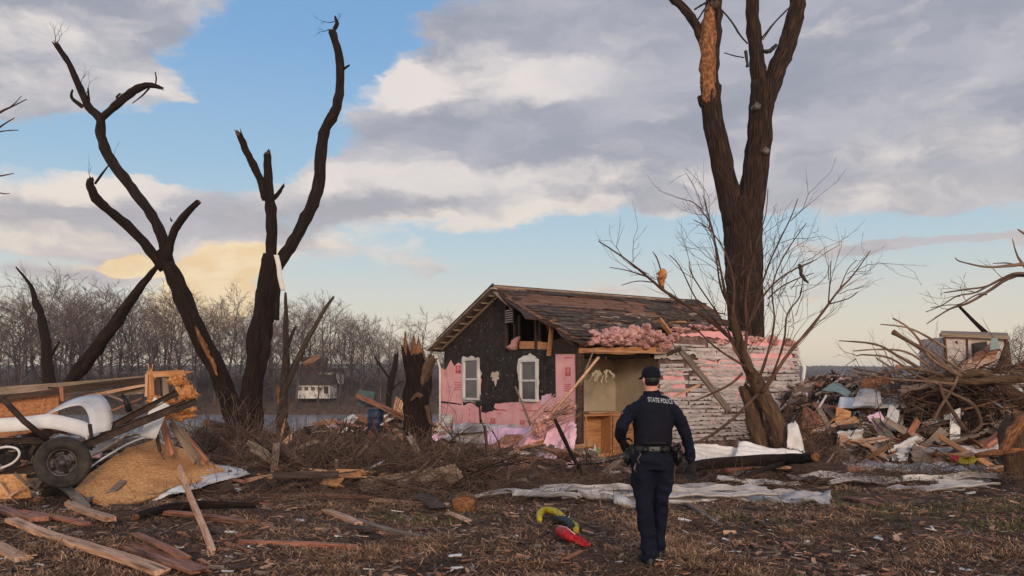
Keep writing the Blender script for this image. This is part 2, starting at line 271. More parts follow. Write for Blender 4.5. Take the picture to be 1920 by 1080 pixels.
class MB:
    def __init__(s): s.v = []; s.f = []; s.m = []; s.uv = []; s.has_uv = False
    def add(s, vs, fs, m=0, uvs=None):
        b = len(s.v); s.v.extend([tuple(v) for v in vs])
        for i, f in enumerate(fs):
            s.f.append([b + k for k in f]); s.m.append(m)
            if uvs is not None: s.uv.append(uvs[i]); s.has_uv = True
            else: s.uv.append([(0, 0)] * len(f))
    def box(s, c, size, rot=None, m=0):
        c = Vector(c); hx, hy, hz = size[0] / 2, size[1] / 2, size[2] / 2
        vs = [Vector((x, y, z)) for x in (-hx, hx) for y in (-hy, hy) for z in (-hz, hz)]
        if rot is not None: vs = [rot @ v for v in vs]
        s.add([v + c for v in vs], [(0, 1, 3, 2), (4, 6, 7, 5), (0, 4, 5, 1), (2, 3, 7, 6), (0, 2, 6, 4), (1, 5, 7, 3)], m)
    def beam(s, p0, p1, w, t, up=(0, 0, 1), m=0):
        p0 = Vector(p0); p1 = Vector(p1); d = (p1 - p0); ln = d.length
        if ln < 1e-6: return
        x = d / ln; y = Vector(up).cross(x)
        if y.length < 1e-4: y = Vector((0, 1, 0)).cross(x)
        if y.length < 1e-4: y = Vector((1, 0, 0)).cross(x)
        y.normalize(); z = x.cross(y)
        rot = Matrix((x, y, z)).transposed()
        s.box((p0 + p1) / 2, (ln, w, t), rot, m)
    def prism(s, pts, off, m=0):
        """pts: planar outline, off: extrusion vector"""
        n = len(pts); off = Vector(off)
        vs = [Vector(p) for p in pts] + [Vector(p) + off for p in pts]
        fs = [list(range(n))[::-1], list(range(n, 2 * n))] + [(i, (i + 1) % n, n + (i + 1) % n, n + i) for i in range(n)]
        s.add(vs, fs, m)
    def tube(s, pts, rad, sides=8, m=0, rough=0.0, ridge=0.0, caps=True, seed=0.0, smooth=0, jag=0.0, capm=None):
        pts = [Vector(p) for p in pts]; rad = list(rad)
        if smooth and len(pts) > 2:
            np_, nr = [], []
            for i in range(len(pts) - 1):
                a = pts[max(i - 1, 0)]; b = pts[i]; c = pts[i + 1]; d = pts[min(i + 2, len(pts) - 1)]
                for k in range(smooth):
                    t = k / smooth
                    q = 0.5 * ((2 * b) + (c - a) * t + (2 * a - 5 * b + 4 * c - d) * t * t + (3 * b - a - 3 * c + d) * t ** 3)
                    np_.append(q); nr.append(rad[i] * (1 - t) + rad[i + 1] * t)
            np_.append(pts[-1]); nr.append(rad[-1]); pts, rad = np_, nr
        n = len(pts)
        t0 = (pts[1] - pts[0]).normalized()
        up = Vector((0, 1, 0)) if abs(t0.y) < 0.9 else Vector((1, 0, 0))
        nx = t0.cross(up).normalized()
        vs = []; L = 0; Ls = []
        tprev = t0
        for i in range(n):
            if i < n - 1: t = (pts[i + 1] - pts[i])
            else: t = (pts[i] - pts[i - 1])
            if i > 0: t = t.normalized() + (pts[i] - pts[i - 1]).normalized(); L += (pts[i] - pts[i - 1]).length
            if t.length < 1e-8: t = tprev.copy()
            t.normalize(); Ls.append(L)
            q = tprev.rotation_difference(t); nx = q @ nx; nx = (nx - t * nx.dot(t)).normalized(); tprev = t
            ny = t.cross(nx)
            for k in range(sides):
                a = 2 * math.pi * k / sides
                r = rad[i]
                if rough: r *= 1 + rough * noise.noise(Vector((math.cos(a) * 1.3 + seed, math.sin(a) * 1.3, L / max(rad[0], 0.01) * 0.8)))
                if ridge: r *= 1 + ridge * noise.noise(Vector((math.cos(a) * 7, math.sin(a) * 7 + seed, L * 2.0)))
                p = pts[i] + (nx * math.cos(a) + ny * math.sin(a)) * r
                if jag and i == n - 1: p += t * jag * (noise.noise(Vector((a * 2.7, seed, 1.0))) * 1.6 + random.uniform(-0.5, 0.9))
                vs.append(p)
        fs = []; uvs = []
        for i in range(n - 1):
            for k in range(sides):
                k2 = (k + 1) % sides
                fs.append((i * sides + k, i * sides + k2, (i + 1) * sides + k2, (i + 1) * sides + k))
                # a wrapped angular coordinate would show a seam: use a mirrored one
                ua = abs((k / sides) * 2 - 1) * rad[0] * 3; ub = abs(((k + 1) / sides) * 2 - 1) * rad[0] * 3
                uvs.append([(ua, Ls[i]), (ub, Ls[i]), (ub, Ls[i + 1]), (ua, Ls[i + 1])])
        s.add(vs, fs, m, uvs)
        if caps:
            cm = m if capm is None else capm
            b = len(s.v)
            c0 = pts[0]; s.v.append(tuple(c0)); s.v.append(tuple(pts[-1] - tprev * (jag * 0.8)))
            base = b - len(vs)
            for k in range(sides):
                k2 = (k + 1) % sides
                s.f.append([base + k2, base + k, b]); s.m.append(cm); s.uv.append([(k / sides, 0), (k2 / sides, 0), (0.5, 0.1)])
                e = base + (n - 1) * sides
                s.f.append([e + k, e + k2, b + 1]); s.m.append(cm); s.uv.append([(k * 0.03, 0), (k * 0.03 + 0.03, 0), (k * 0.03, 0.3)])
    def build(s, name, mats, parent=None, smooth=False, origin=None, bevel=0.0):
        me = bpy.data.meshes.new(name)
        if parent is not None and origin is None: o0 = Vector((0, 0, 0))
        elif origin is None:
            a = np.array(s.v); o0 = Vector(((a[:, 0].min() + a[:, 0].max()) / 2, (a[:, 1].min() + a[:, 1].max()) / 2, a[:, 2].min()))
        else: o0 = Vector(origin)
        me.from_pydata([(v[0] - o0.x, v[1] - o0.y, v[2] - o0.z) for v in s.v], [], s.f)
        for mm in (mats if isinstance(mats, (list, tuple)) else [mats]): me.materials.append(mm)
        me.polygons.foreach_set('material_index', s.m)
        if s.has_uv:
            uvl = me.uv_layers.new(name='UVMap'); flat = []
            for u in s.uv:
                for a in u: flat.extend(a)
            uvl.data.foreach_set('uv', flat)
        if smooth or s.has_uv: me.polygons.foreach_set('use_smooth', [True] * len(me.polygons))
        me.update()
        o = bpy.data.objects.new(name, me); scene.collection.objects.link(o)
        if parent is not None:
            o.parent = parent
            if origin is not None: o.location = o0
        else: o.location = o0
        if bevel > 0:
            b = o.modifiers.new('bevel', 'BEVEL'); b.width = bevel; b.segments = 1; b.limit_method = 'ANGLE'
        return o

class MBL(MB):
    """collects world-space shapes, builds them relative to an unrotated parent"""
    def build(s, name, mats, parent=None, **k):
        if parent is not None:
            off = Vector((0, 0, 0)); q = parent
            while q is not None: off += q.location; q = q.parent
            s.v = [(v[0] - off.x, v[1] - off.y, v[2] - off.z) for v in s.v]
        return MB.build(s, name, mats, parent, **k)

def Wp(px, py, Y): return Vector(((px - 960) / F * Y, Y, EYE + (HOR - py) / F * Y))
def ground_h(x, y):
    if y < 9: h = 0.0
    elif y < 34: h = -0.033 * (y - 9)
    elif y < 86:
        t = (y - 34) / 52; h = -0.825 - 3.3 * (t * t * (3 - 2 * t))
    elif y < 150: h = -4.6
    elif y < 200: t = (y - 150) / 50; h = -4.6 + 4.6 * (t ** 0.6)
    elif y < 420: h = (y - 200) * 0.02
    else: h = 4.4 + (y - 420) * 0.012
    if y >= 86 and y < 96: h = -4.125 - 0.475 * (y - 86) / 10
    if y > 800:
        h += 26 * (0.5 + 0.5 * noise.noise(Vector((x * 0.0011 + 4, y * 0.0009, 0)))) * min(1, (y - 800) / 700)
    return h
def G(px, py):
    k = (py - HOR) / F; Y = 1.65 / k
    for _ in range(40):
        x = (px - 960) / F * Y
        Y = 0.5 * Y + 0.5 * (EYE - ground_h(x, Y) - bumps(x, Y)) / k
    x = (px - 960) / F * Y
    return Vector((x, Y, ground_h(x, Y) + bumps(x, Y)))
def bumps(x, y):
    if y > 60: return 0.0
    a = min(1.0, max(0.0, (60 - y) / 20))
    return a * (0.07 * noise.noise(Vector((x * 0.6, y * 0.6, 3))) + 0.035 * noise.noise(Vector((x * 2.3, y * 2.3, 8))) + 0.05 * noise.noise(Vector((x * 0.23, y * 0.3, 1))))
# ------------------------------------------------------------------ terrain
def build_ground():
    ys = [-600, -200, -60, -20, -6, 0, 3, 5]
    y = 5.6
    while y < 16: ys.append(y); y += 0.09
    while y < 34: ys.append(y); y *= 1.011
    while y < 220: ys.append(y); y *= 1.03
    while y < 3000: ys.append(y); y *= 1.06
    nx = 260
    vs = []; 
    for y in ys:
        hw = max(14, abs(y) * 0.85 + 6)
        for i in range(nx + 1):
            t = i / nx * 2 - 1
            x = t * hw * (1 + 2.0 * max(0, abs(t) - 0.85))
            z = ground_h(x, y)
            if y < 60: z += bumps(x, y)
            if 4 < y < 20: z += 0.02 * noise.noise(Vector((x * 7, y * 7, 0))) + 0.012 * noise.noise(Vector((x * 17, y * 17, 4)))
            vs.append((x, y, z))
    fs = []
    for j in range(len(ys) - 1):
        for i in range(nx):
            a = j * (nx + 1) + i
            fs.append((a, a + 1, a + nx + 2, a + nx + 1))
    me = bpy.data.meshes.new('ground'); me.from_pydata(vs, [], fs)
    me.materials.append(M['ground']); me.materials.append(M['farland'])
    mi = [1 if ys[j] > 190 else 0 for j in range(len(ys) - 1) for i in range(nx)]
    me.polygons.foreach_set('material_index', mi)
    me.polygons.foreach_set('use_smooth', [True] * len(fs))
    o = bpy.data.objects.new('ground', me); scene.collection.objects.link(o); tag(o, kind='structure')
build_ground()
w = MB(); w.box((-40, 122, -4.72), (500, 74, 1.9)); w.v = [(x, y, z) for x, y, z in w.v]
ob = w.build('water', M['water'], origin=(0, 0, 0)); ob['kind'] = 'structure'
# top of the water slab: -3.77 (ground at the near bank meets it at about y=87)

def soup(name, n, seed, place, size, mats, kind='stuff', label=None, cat=None, curl=0.5):
    """many thin bent blades as one object. place(rng) -> x,y,z,mat ; size -> (len, width, lift)"""
    rng = random.Random(seed); vs = []; fs = []; mi = []
    for i in range(n):
        r = place(rng)
        if r is None: continue
        x, y, z, m, ln, wd, lift = r
        a = rng.uniform(0, 2 * math.pi); dx, dy = math.cos(a), math.sin(a)
        b = len(vs); c = rng.uniform(-curl, curl)
        px, py = -dy * wd / 2, dx * wd / 2
        ex, ey = dx * ln, dy * ln
        mx, my = ex * 0.5 - dy * ln * c * 0.5, ey * 0.5 + dx * ln * c * 0.5
        l1 = lift * rng.uniform(0.4, 1.2); l2 = lift * rng.uniform(-0.2, 1.4)
        vs += [(x - px, y - py, z), (x + px, y + py, z + wd * 0.3), (x + mx + px, y + my + py, z + l1), (x + mx - px, y + my - py, z + l1 + wd * 0.3), (x + ex, y + ey, z + l2)]
        fs += [(b, b + 1, b + 2, b + 3), (b + 3, b + 2, b + 4)]; mi += [m, m]
    me = bpy.data.meshes.new(name); me.from_pydata(vs, [], fs)
    for mm in mats: me.materials.append(mm)
    me.polygons.foreach_set('material_index', mi)
    o = bpy.data.objects.new(name, me); scene.collection.objects.link(o)
    tag(o, label, cat, None, kind); return o

def straw_place(rng):
    # denser near the camera: sample in picture rows so the cover looks even
    y = 6.3 * (1.0 / (1 - rng.random() * 0.74))
    x = rng.uniform(-0.72, 0.72) * y
    cl = noise.noise(Vector((x * 0.9, y * 0.9, 20))) + 0.6 * noise.noise(Vector((x * 3.1, y * 3.1, 5)))
    if rng.random() > 0.55 + cl * 0.9: return None
    z = ground_h(x, y) + bumps(x, y)
    g = noise.noise(Vector((x * 0.5, y * 0.5, 31)))
    green = (4.6 < x < 12 and 9.4 < y < 12.6 + 0.4 * math.sin(x)) or g > 0.42
    k = 1.0 + (y - 7) * 0.05
    if green and rng.random() < 0.6: return (x, y, z, 2, rng.uniform(0.04, 0.09) * k, 0.007 * k, 0.04)
    m = 0 if rng.random() < 0.45 + cl * 0.5 else 1
    return (x, y, z, m, rng.uniform(0.06, 0.2) * k, rng.uniform(0.004, 0.010) * k, rng.uniform(0.01, 0.05) + max(0, cl) * 0.05)
soup('grass', 150000, 11, straw_place, None, [M['straw'], M['strawdark'], M['strawgreen']], label='matted dead brown grass and straw over the yard', cat='grass')

# ------------------------------------------------------------------ twiggy things
def twig_tris(vs, fs, p, d, ln, w, rng):
    """one thin bent triangle-ish sliver"""
    s = d.cross(Vector((rng.uniform(-1, 1), rng.uniform(-1, 1), rng.uniform(-1, 1))))
    if s.length < 1e-4: return
    s.normalize(); b = len(vs)
    mid = p + d * ln * 0.5 + s * ln * rng.uniform(-0.12, 0.12)
    vs += [tuple(p - s * w), tuple(p + s * w), tuple(mid + s * w * 0.7), tuple(mid - s * w * 0.7), tuple(p + d * ln)]
    fs += [(b, b + 1, b + 2, b + 3), (b + 3, b + 2, b + 4)]

def grow(mb, tw, p, d, ln, r, depth, rng, sides, spread=0.6, upb=0.15, twn=5, twl=0.8, tww=0.012, kids=(3, 4), minr=0.004, gnarl=0.25):
    segs = 3 if depth > 0 else 2
    pts = [p.copy()]; q = p.copy(); dd = d.copy()
    for i in range(segs):
        dd = (dd + Vector((rng.gauss(0, gnarl), rng.gauss(0, gnarl), rng.gauss(0, gnarl) + upb))).normalized()
        q = q + dd * ln / segs; pts.append(q.copy())
    rad = [max(minr, r * (1 - 0.55 * i / segs)) for i in range(segs + 1)]
    if depth == 0: rad[-1] = minr * 0.6
    mb.tube(pts, rad, sides=max(3, sides), caps=False)
    if depth == 0:
        for i in range(twn):
            k = rng.uniform(0.15, 1.0); j = min(segs - 1, int(k * segs)); b = pts[j].lerp(pts[j + 1], k * segs - j)
            v = (dd + Vector((rng.gauss(0, 0.6), rng.gauss(0, 0.6), rng.gauss(0, 0.5) + 0.2))).normalized()
            twig_tris(tw[0], tw[1], b, v, twl * rng.uniform(0.5, 1.3), tww, rng)
        return
    n = rng.randint(*kids)
    for i in range(n):
        k = rng.uniform(0.35, 1.0) if i else 1.0
        j = min(segs - 1, int(k * segs - 1e-6)); b = pts[j].lerp(pts[j + 1], k * segs - j)
        v = (dd + Vector((rng.gauss(0, spread), rng.gauss(0, spread), rng.gauss(0, spread * 0.7)))).normalized()
        grow(mb, tw, b, v, ln * rng.uniform(0.55, 0.85), r * (1 - 0.45 * k) * rng.uniform(0.5, 0.75), depth - 1, rng, sides - 1, spread, upb, twn, twl, tww, kids, minr, gnarl)

def far_tree(seed, H):
    rng = random.Random(seed)
    tr = MB(); cr = MB(); tw = ([], [])
    lean = Vector((rng.gauss(0, 0.05), rng.gauss(0, 0.05), 1))
    pts = [Vector((0, 0, -1.5))]; 
    for i in range(1, 8):
        pts.append(pts[-1] + Vector((lean.x + rng.gauss(0, 0.05), lean.y + rng.gauss(0, 0.05), 1)) * H * 0.11)
    r0 = H * 0.014 * rng.uniform(0.8, 1.3)
    rad = [r0 * (1 - i / 8.5) for i in range(8)]
    tr.tube(pts, rad, sides=6, caps=False)
    nb = rng.randint(12, 16)
    for i in range(nb):
        k = 0.36 + 0.64 * (i / (nb - 1)) ** 0.8
        f = k * 7; j = min(6, int(f)); b = pts[j].lerp(pts[j + 1], f - j)
        a = i * 2.4 + rng.uniform(-0.5, 0.5)
        up = 0.25 + 1.0 * k
        v = Vector((math.cos(a), math.sin(a), up)).normalized()
        ln = H * (0.30 - 0.13 * k) * rng.uniform(0.7, 1.2)
        grow(cr, tw, b, v, ln, r0 * (0.5 - 0.28 * k), 2, rng, 4, spread=0.62, upb=0.10, twn=5, twl=H * 0.06, tww=0.022, minr=0.018)
    cr.add(tw[0], tw[1], 1)
    return tr, cr
def place_far_trees():
    protos = []
    for s in range(7):
        H = 20
        tr, cr = far_tree(100 + s, H)
        root = thing('bare_tree', (0, 0, 0), 'slender bare tree in the wood along the far river bank', 'tree', 'bare trees along the far river bank')
        t = tr.build('trunk', M['fartree'], root); c = cr.build('crown', [M['fartree'], M['fartwig']], root)
        protos.append((root, t, c))
    rng = random.Random(5); used = set()
    spots = []
    # rows along the far bank; px is where the trunk stands in the photograph
    for row, (Y0, step) in enumerate(((158, 38), (174, 25), (196, 20))):
        px = -60 + row * 7
        while px < 860:
            spots.append((px + rng.uniform(-6, 6), Y0 + rng.uniform(-5, 6), row)); px += step * rng.uniform(0.7, 1.4)
    for px in (1868, 1888, 1905, 1925, 1940): spots.append((px, 210, 3))
    for (px, Y, row) in spots:
        # height of the tree tops along the line, from the photograph
        top = np.interp(px, [-60, 60, 210, 330, 450, 600, 690, 760, 800, 850, 1860, 1920], [548, 556, 545, 560, 572, 572, 596, 612, 588, 602, 630, 622])
        if row <= 1 and rng.random() < 0.2: top += 55
        if row == 0 and px > 560: top += 18
        top += rng.gauss(2, 13)
        x = (px - 960) / F * Y
        z = ground_h(x, Y)
        H = (EYE + (HOR - top) / F * Y) - z
        i = rng.randrange(7); r, t, c = protos[i]
        if i not in used: used.add(i)
        else:
            r2 = r.copy(); scene.collection.objects.link(r2)
            for ch in (t, c):
                k = ch.copy(); scene.collection.objects.link(k); k.parent = r2
            r = r2
        H *= rng.choice((1, 1, 1, .72, .88, 1.12)); s = H / 19.5
        r.location = (x, Y, z); r.scale = (s * rng.uniform(0.95, 1.35),) * 2 + (s,); r.rotation_euler = (0, 0, rng.uniform(0, 6.28))
    return len(spots)
n_far = place_far_trees()

# undergrowth in front of and between the far trunks, a far wood on the hill
def brush_far():
    rng = random.Random(9); vs = []; fs = []
    for i in range(16000):
        Y = rng.uniform(168, 260); px = rng.uniform(-200, 900) if rng.random() < 0.85 else rng.uniform(900, 2000)
        x = (px - 960) / F * Y; z = ground_h(x, Y)
        h = rng.uniform(0.8, 3.0) * (1 + (Y - 168) * 0.012)
        d = Vector((rng.gauss(0, 0.35), rng.gauss(0, 0.35), 1)).normalized()
        b = len(vs); s = Vector((1, 0, 0)) * 0.07
        p = Vector((x, Y, z + rng.uniform(-0.3, 1.5)))
        vs += [tuple(p - s), tuple(p + s), tuple(p + d * h)]; fs.append((b, b + 1, b + 2))
    me = bpy.data.meshes.new('undergrowth'); me.from_pydata(vs, [], fs); me.materials.append(M['fartree'])
    o = bpy.data.objects.new('undergrowth', me); scene.collection.objects.link(o)
    tag(o, 'grey brown undergrowth between the far bare trees', 'undergrowth', None, 'stuff')
brush_far()
def far_wood():
    """crowns of the distant wooded ridge"""
    rng = random.Random(19); vs = []; fs = []
    for i in range(36000):
        Y = rng.uniform(650, 2400) if rng.random() < .8 else rng.uniform(420, 700); x = (rng.uniform(-0.8, 0.8) if Y > 700 else rng.uniform(-.8, -.1)) * Y; z = ground_h(x, Y)
        w_ = rng.uniform(1.6, 4) * (Y / 1300); h = rng.uniform(3, 9) * (.5 + Y / 2400)
        b = len(vs); n = 5
        for k in range(n):
            a = 2 * math.pi * k / n + rng.uniform(-.3, .3); vs.append((x + math.cos(a) * w_, Y + math.sin(a) * w_, z + rng.uniform(0, h * .3)))
        for k in range(n):
            a = 2 * math.pi * k / n + rng.uniform(-.3, .3); vs.append((x + math.cos(a) * w_ * .8, Y + math.sin(a) * w_ * .8, z + h * rng.uniform(.6, .9)))
        vs.append((x, Y, z + h))
        for k in range(n):
            k2 = (k + 1) % n; fs.append((b + k, b + k2, b + n + k2, b + n + k)); fs.append((b + n + k, b + n + k2, b + 2 * n))
    me = bpy.data.meshes.new('woods'); me.from_pydata(vs, [], fs); me.materials.append(M['farland'])
    o = bpy.data.objects.new('woods', me); scene.collection.objects.link(o)
    tag(o, 'distant bare woods covering the ridge on the horizon', 'woods', None, 'stuff')
far_wood()

# ------------------------------------------------------------------ the wrecked trees near the camera
def limb(mb, pts, Y, sides=16, rough=0.32, ridge=0.20, jag=0.0, m=0, seed=None, smooth=4, dy=None, capm=1):
    P = []; Rr = []
    for i, (px, py, r) in enumerate(pts):
        y = Y + (dy[i] if dy else 0)
        P.append(Wp(px, py, y)); Rr.append(r / F * y)
    mb.tube(P, Rr, sides=sides, m=m, rough=rough, ridge=ridge, jag=jag, seed=random.uniform(0, 50) if seed is None else seed, smooth=smooth, capm=capm)

def twigs_from(mb, items, Y, rng, r=0.012, depth=1, ln=0.6, kids=(2, 3)):
    for (px, py, ax, az, l) in items:
        tw = ([], [])
        grow(mb, tw, Wp(px, py, Y), Vector((ax, rng.uniform(-.4, .4), az)).normalized(), l, r, depth, rng, 5, spread=0.45, upb=0.05, twn=2, twl=ln * 0.4, tww=0.003, kids=kids, minr=0.003)
        if tw[0]: mb.add(tw[0], tw[1], 0)

rng = random.Random(77)
_limb0 = limb
def limb(mb, pts, Y, sides=16, **k): _limb0(mb, [(a, b, c * .77) for a, b, c in pts], Y, sides, **k)
# forked snag, left
YA = 21.0
g = G(440, 800); g = Wp(440, 770, YA); g.z = ground_h(g.x, YA) - 0.1
t = thing('broken_tree', g, 'leaning forked dead tree stripped of branches with a log propped against it', 'tree')
m = MBL(); limb(m, [(455, 830, 30), (432, 760, 24), (405, 690, 22), (365, 610, 21), (335, 540, 20), (312, 488, 19), (306, 468, 14)], YA, 22); m.build('trunk', [M['bark'], M['rawwood']], t)
m = MBL(); limb(m, [(318, 500, 13), (308, 455, 13), (285, 405, 12.5), (245, 350, 12), (207, 300, 12), (190, 255, 11.5), (187, 222, 11), (166, 200, 9), (150, 165, 8), (130, 120, 7), (103, 80, 6)], YA, jag=0.06, dy=[0, 0, .2, .5, .8, 1, 1, 1, .9, .8, .7])
limb(m, [(187, 224, 9), (215, 200, 9), (240, 178, 9.5), (262, 164, 9), (285, 160, 6.5), (305, 166, 3)], YA + 1, jag=0.1)
limb(m, [(155, 200, 5), (135, 184, 4), (136, 168, 2)], YA + 1, 8); limb(m, [(166, 198, 5), (166, 180, 3), (165, 165, 1.5)], YA + 1, 8)
limb(m, [(222, 192, 3), (219, 182, 2.5), (226, 175, 2)], YA + 1, 6); limb(m, [(291, 160, 2), (293, 148, 1.8), (291, 135, 1.2)], YA + 1, 6)
limb(m, [(280, 165, 3), (268, 178, 2), (248, 194, 1)], YA + 1, 6)
twigs_from(m, [(103, 82, 0, 1, 0.5), (106, 82, 0.3, 1, 0.3), (152, 172, -.1, 1, 0.45), (160, 180, .1, 1, .4)], YA + .8, rng, 0.01)
m.build('branch', [M['bark'], M['rawwood']], t)
m = MBL(); limb(m, [(308, 505, 13), (270, 455, 12), (225, 410, 11), (187, 380, 11), (170, 352, 9.5), (170, 335, 7)], YA, dy=[0, -.2, -.5, -.8, -1, -1], jag=0.05)
limb(m, [(178, 345, 3.5), (190, 328, 3), (205, 308, 1.5)], YA - 1, 6); twigs_from(m, [(170, 338, -.3, 1, .3), (205, 310, .5, .8, .4)], YA - 1, rng, 0.008)
m.build('branch', [M['bark'], M['rawwood']], t)
m = MBL(); limb(m, [(314, 490, 10), (324, 440, 9.5), (343, 408, 9), (372, 378, 6.5)], YA - .1, jag=0.03); limb(m, [(322, 415, 3), (319, 408, 1)], YA, 5); m.build('branch', [M['bark'], M['rawwood']], t)
m = MBL(); limb(m, [(366, 612, 1), (374, 630, 6), (386, 655, 5), (398, 680, 5), (408, 705, 1)], YA - .31, 10, rough=.9, ridge=.6); m.build('torn_wood', [M['rawwood']], t)
m = MBL(); limb(m, [(300, 492, 4), (278, 520, 8), (240, 572, 12), (200, 628, 15), (160, 680, 16), (115, 735, 15), (65, 800, 15), (10, 880, 14)], YA + .4, 20, jag=0)
tag(m.build('fallen_log', [M['bark'], M['rawwood']]), 'long dark log leaning up against the fork of the left broken tree', 'log')
# second snag
YB = 20.0
g = Wp(470, 740, YB); g.z = ground_h(g.x, YB) - 0.1
t = thing('broken_tree', g, 'tall dark snag with one long curving limb and a cloth strip in its fork', 'tree')
m = MBL(); limb(m, [(462, 850, 38), (468, 770, 28), (478, 690, 25), (488, 625, 25), (498, 565, 24), (506, 510, 23), (512, 478, 20)], YB, 24); m.build('trunk', [M['bark'], M['rawwood']], t)
m = MBL(); limb(m, [(508, 500, 14), (509, 440, 13.5), (507, 390, 12.5), (503, 345, 11), (502, 315, 9), (501, 288, 9.5)], YB, jag=0.12)
limb(m, [(500, 375, 10), (487, 335, 9.5), (470, 300, 9), (456, 270, 8), (448, 250, 7)], YB, dy=[0, -.1, -.2, -.3, -.4], jag=0.15); limb(m, [(512, 372, 6), (522, 362, 5), (532, 347, 3)], YB, 9, jag=.05)
m.build('branch', [M['bark'], M['rawwood']], t)
m = MBL(); limb(m, [(514, 505, 16), (532, 482, 15), (556, 445, 14.5), (580, 395, 14.5), (598, 345, 14.5), (601, 290, 13), (611, 240, 12.5), (632, 200, 12), (638, 150, 10), (635, 100, 9.5), (622, 58, 9)], YB, dy=[0, .1, .3, .5, .7, .8, .9, 1, 1, 1, 1])
limb(m, [(640, 135, 4), (646, 128, 3.5), (656, 122, 2)], YB + 1, 7); limb(m, [(626, 55, 5), (632, 44, 5), (628, 30, 2)], YB + 1, 8, jag=.05)
twigs_from(m, [(628, 40, -.9, .15, .35), (630, 45, -.4, .9, .3), (618, 55, -1, -.1, .25)], YB + 1, rng, 0.012)
m.build('branch', [M['bark'], M['rawwood']], t)
m = MBL(); limb(m, [(519, 600, 7), (520, 570, 6), (524, 540, 3)], YB - .3, 10, rough=.5, jag=.15)
limb(m, [(495, 620, 8), (500, 650, 9), (494, 700, 5)], YB - .42, 10, rough=.5); m.build('torn_wood', [M['bark'], M['rawwood']], t)

limb = _limb0
# thin splintered trees between the snags and the stump
YC = 24.0
g = Wp(545, 745, YC); g.z = ground_h(g.x, YC) - .1
t = thing('broken_tree', g, 'thin splintered tree with one bare limb slanting up to the right behind the brush', 'tree')
m = MBL(); limb(m, [(528, 800, 9), (532, 740, 8), (536, 680, 7), (536, 630, 5.5), (536, 590, 4.5), (535, 548, 2)], YC, 10); m.build('trunk', [M['barkgrey'], M['rawwood']], t)
m = MBL(); limb(m, [(532, 735, 7), (552, 690, 6), (572, 645, 5), (592, 610, 4.2), (608, 582, 3.5), (626, 556, 2.2)], YC, 9, jag=.05); limb(m, [(540, 650, 4), (548, 625, 3.5), (556, 612, 2)], YC, 6)
m.build('branch', [M['barkgrey'], M['rawwood']], t)
YC2 = 40.0
g = Wp(85, 720, YC2); g.z = ground_h(g.x, YC2) - .5
t = thing('bare_tree', g, 'slender crooked dead tree with a bare bent tip before the left wood', 'tree')
m = MBL(); limb(m, [(92, 850, 16), (95, 740, 12), (90, 690, 11), (86, 640, 9), (76, 590, 7), (66, 568, 6), (60, 540, 4), (46, 520, 2.5), (30, 501, 1.5)], YC2, 9); m.build('trunk', [M['bark']], t)
m = MBL(); limb(m, [(80, 690, 4), (100, 660, 3), (112, 640, 1.5)], YC2, 6); limb(m, [(68, 575, 3), (72, 562, 2)], YC2, 6); m.build('branch', [M['bark']], t)
YC3 = 60.0
g = Wp(735, 760, YC3); g.z = ground_h(g.x, YC3) - .5
t = thing('broken_tree', g, 'small dark broken snag with one thin limb, beyond the rubble by the river', 'tree')
m = MBL(); limb(m, [(726, 830, 8), (728, 765, 6), (732, 720, 6), (740, 690, 5.5), (744, 662, 4)], YC3, 8, jag=.2); m.build('trunk', [M['bark'], M['rawwood']], t)
m = MBL(); limb(m, [(732, 712, 2.5), (716, 690, 2), (702, 668, 1.5)], YC3, 6); limb(m, [(736, 730, 2), (748, 718, 1.5), (756, 714, 1)], YC3, 6); m.build('branch', [M['bark']], t)

# jagged stump in the middle
YS = 17.6
g = G(785, 884)
YS = g.y
t = thing('tree_stump', (g.x, g.y, g.z - .1), 'tall jagged tree stump with orange splintered top standing in the brush before the house', 'stump')
m = MBL(); limb(m, [(792, 905, 36), (786, 860, 29), (783, 820, 25), (783, 770, 24), (782, 730, 24), (778, 690, 22), (774, 662, 17)], YS, 26, ridge=.30, rough=.35, jag=.22); m.build('trunk', [M['barktan' if False else 'bark'], M['rawwood']], t)
m = MBL()
limb(m, [(768, 718, 11), (765, 680, 7), (761, 650, 5), (760, 630, 2)], YS + .05, 9, rough=.5, ridge=.3, jag=.12)
limb(m, [(780, 715, 13), (777, 680, 8), (775, 655, 5), (776, 634, 2)], YS, 9, rough=.5, ridge=.4, jag=.1)
limb(m, [(792, 715, 9), (794, 680, 5), (792, 655, 2)], YS + .1, 7, rough=.5, jag=.05)
m.build('splintered_top', [M['rawwood']], t)
m = MBL(); limb(m, [(786, 722, 10), (796, 702, 9), (803, 684, 9), (812, 670, 8)], YS - .1, 12, rough=.7, ridge=.4, jag=.06); limb(m, [(790, 745, 6), (783, 740, 5), (770, 752, 2)], YS - .35, 7, rough=.6)
limb(m, [(800, 760, 5), (806, 790, 4), (816, 800, 1)], YS - .3, 7); m.build('side_knob', [M['barktan']], t)

# short splintered stump by the left snags
g = G(527, 850)
t = thing('tree_stump', (g.x, g.y, g.z), 'low snapped stump of raw orange wood with pink rag, beside the left brush', 'stump')
Y = g.y
m = MBL(); limb(m, [(533, 850, 14), (531, 810, 12), (528, 780, 11)], Y, 12, rough=.4); m.build('trunk', [M['bark'], M['rawwood']], t)
m = MBL(); limb(m, [(530, 785, 9), (528, 755, 8), (520, 725, 3)], Y, 8, rough=.5, jag=.1); limb(m, [(534, 780, 5), (538, 750, 4), (536, 728, 1)], Y, 6, rough=.5); m.build('splintered_top', [M['rawwood']], t)

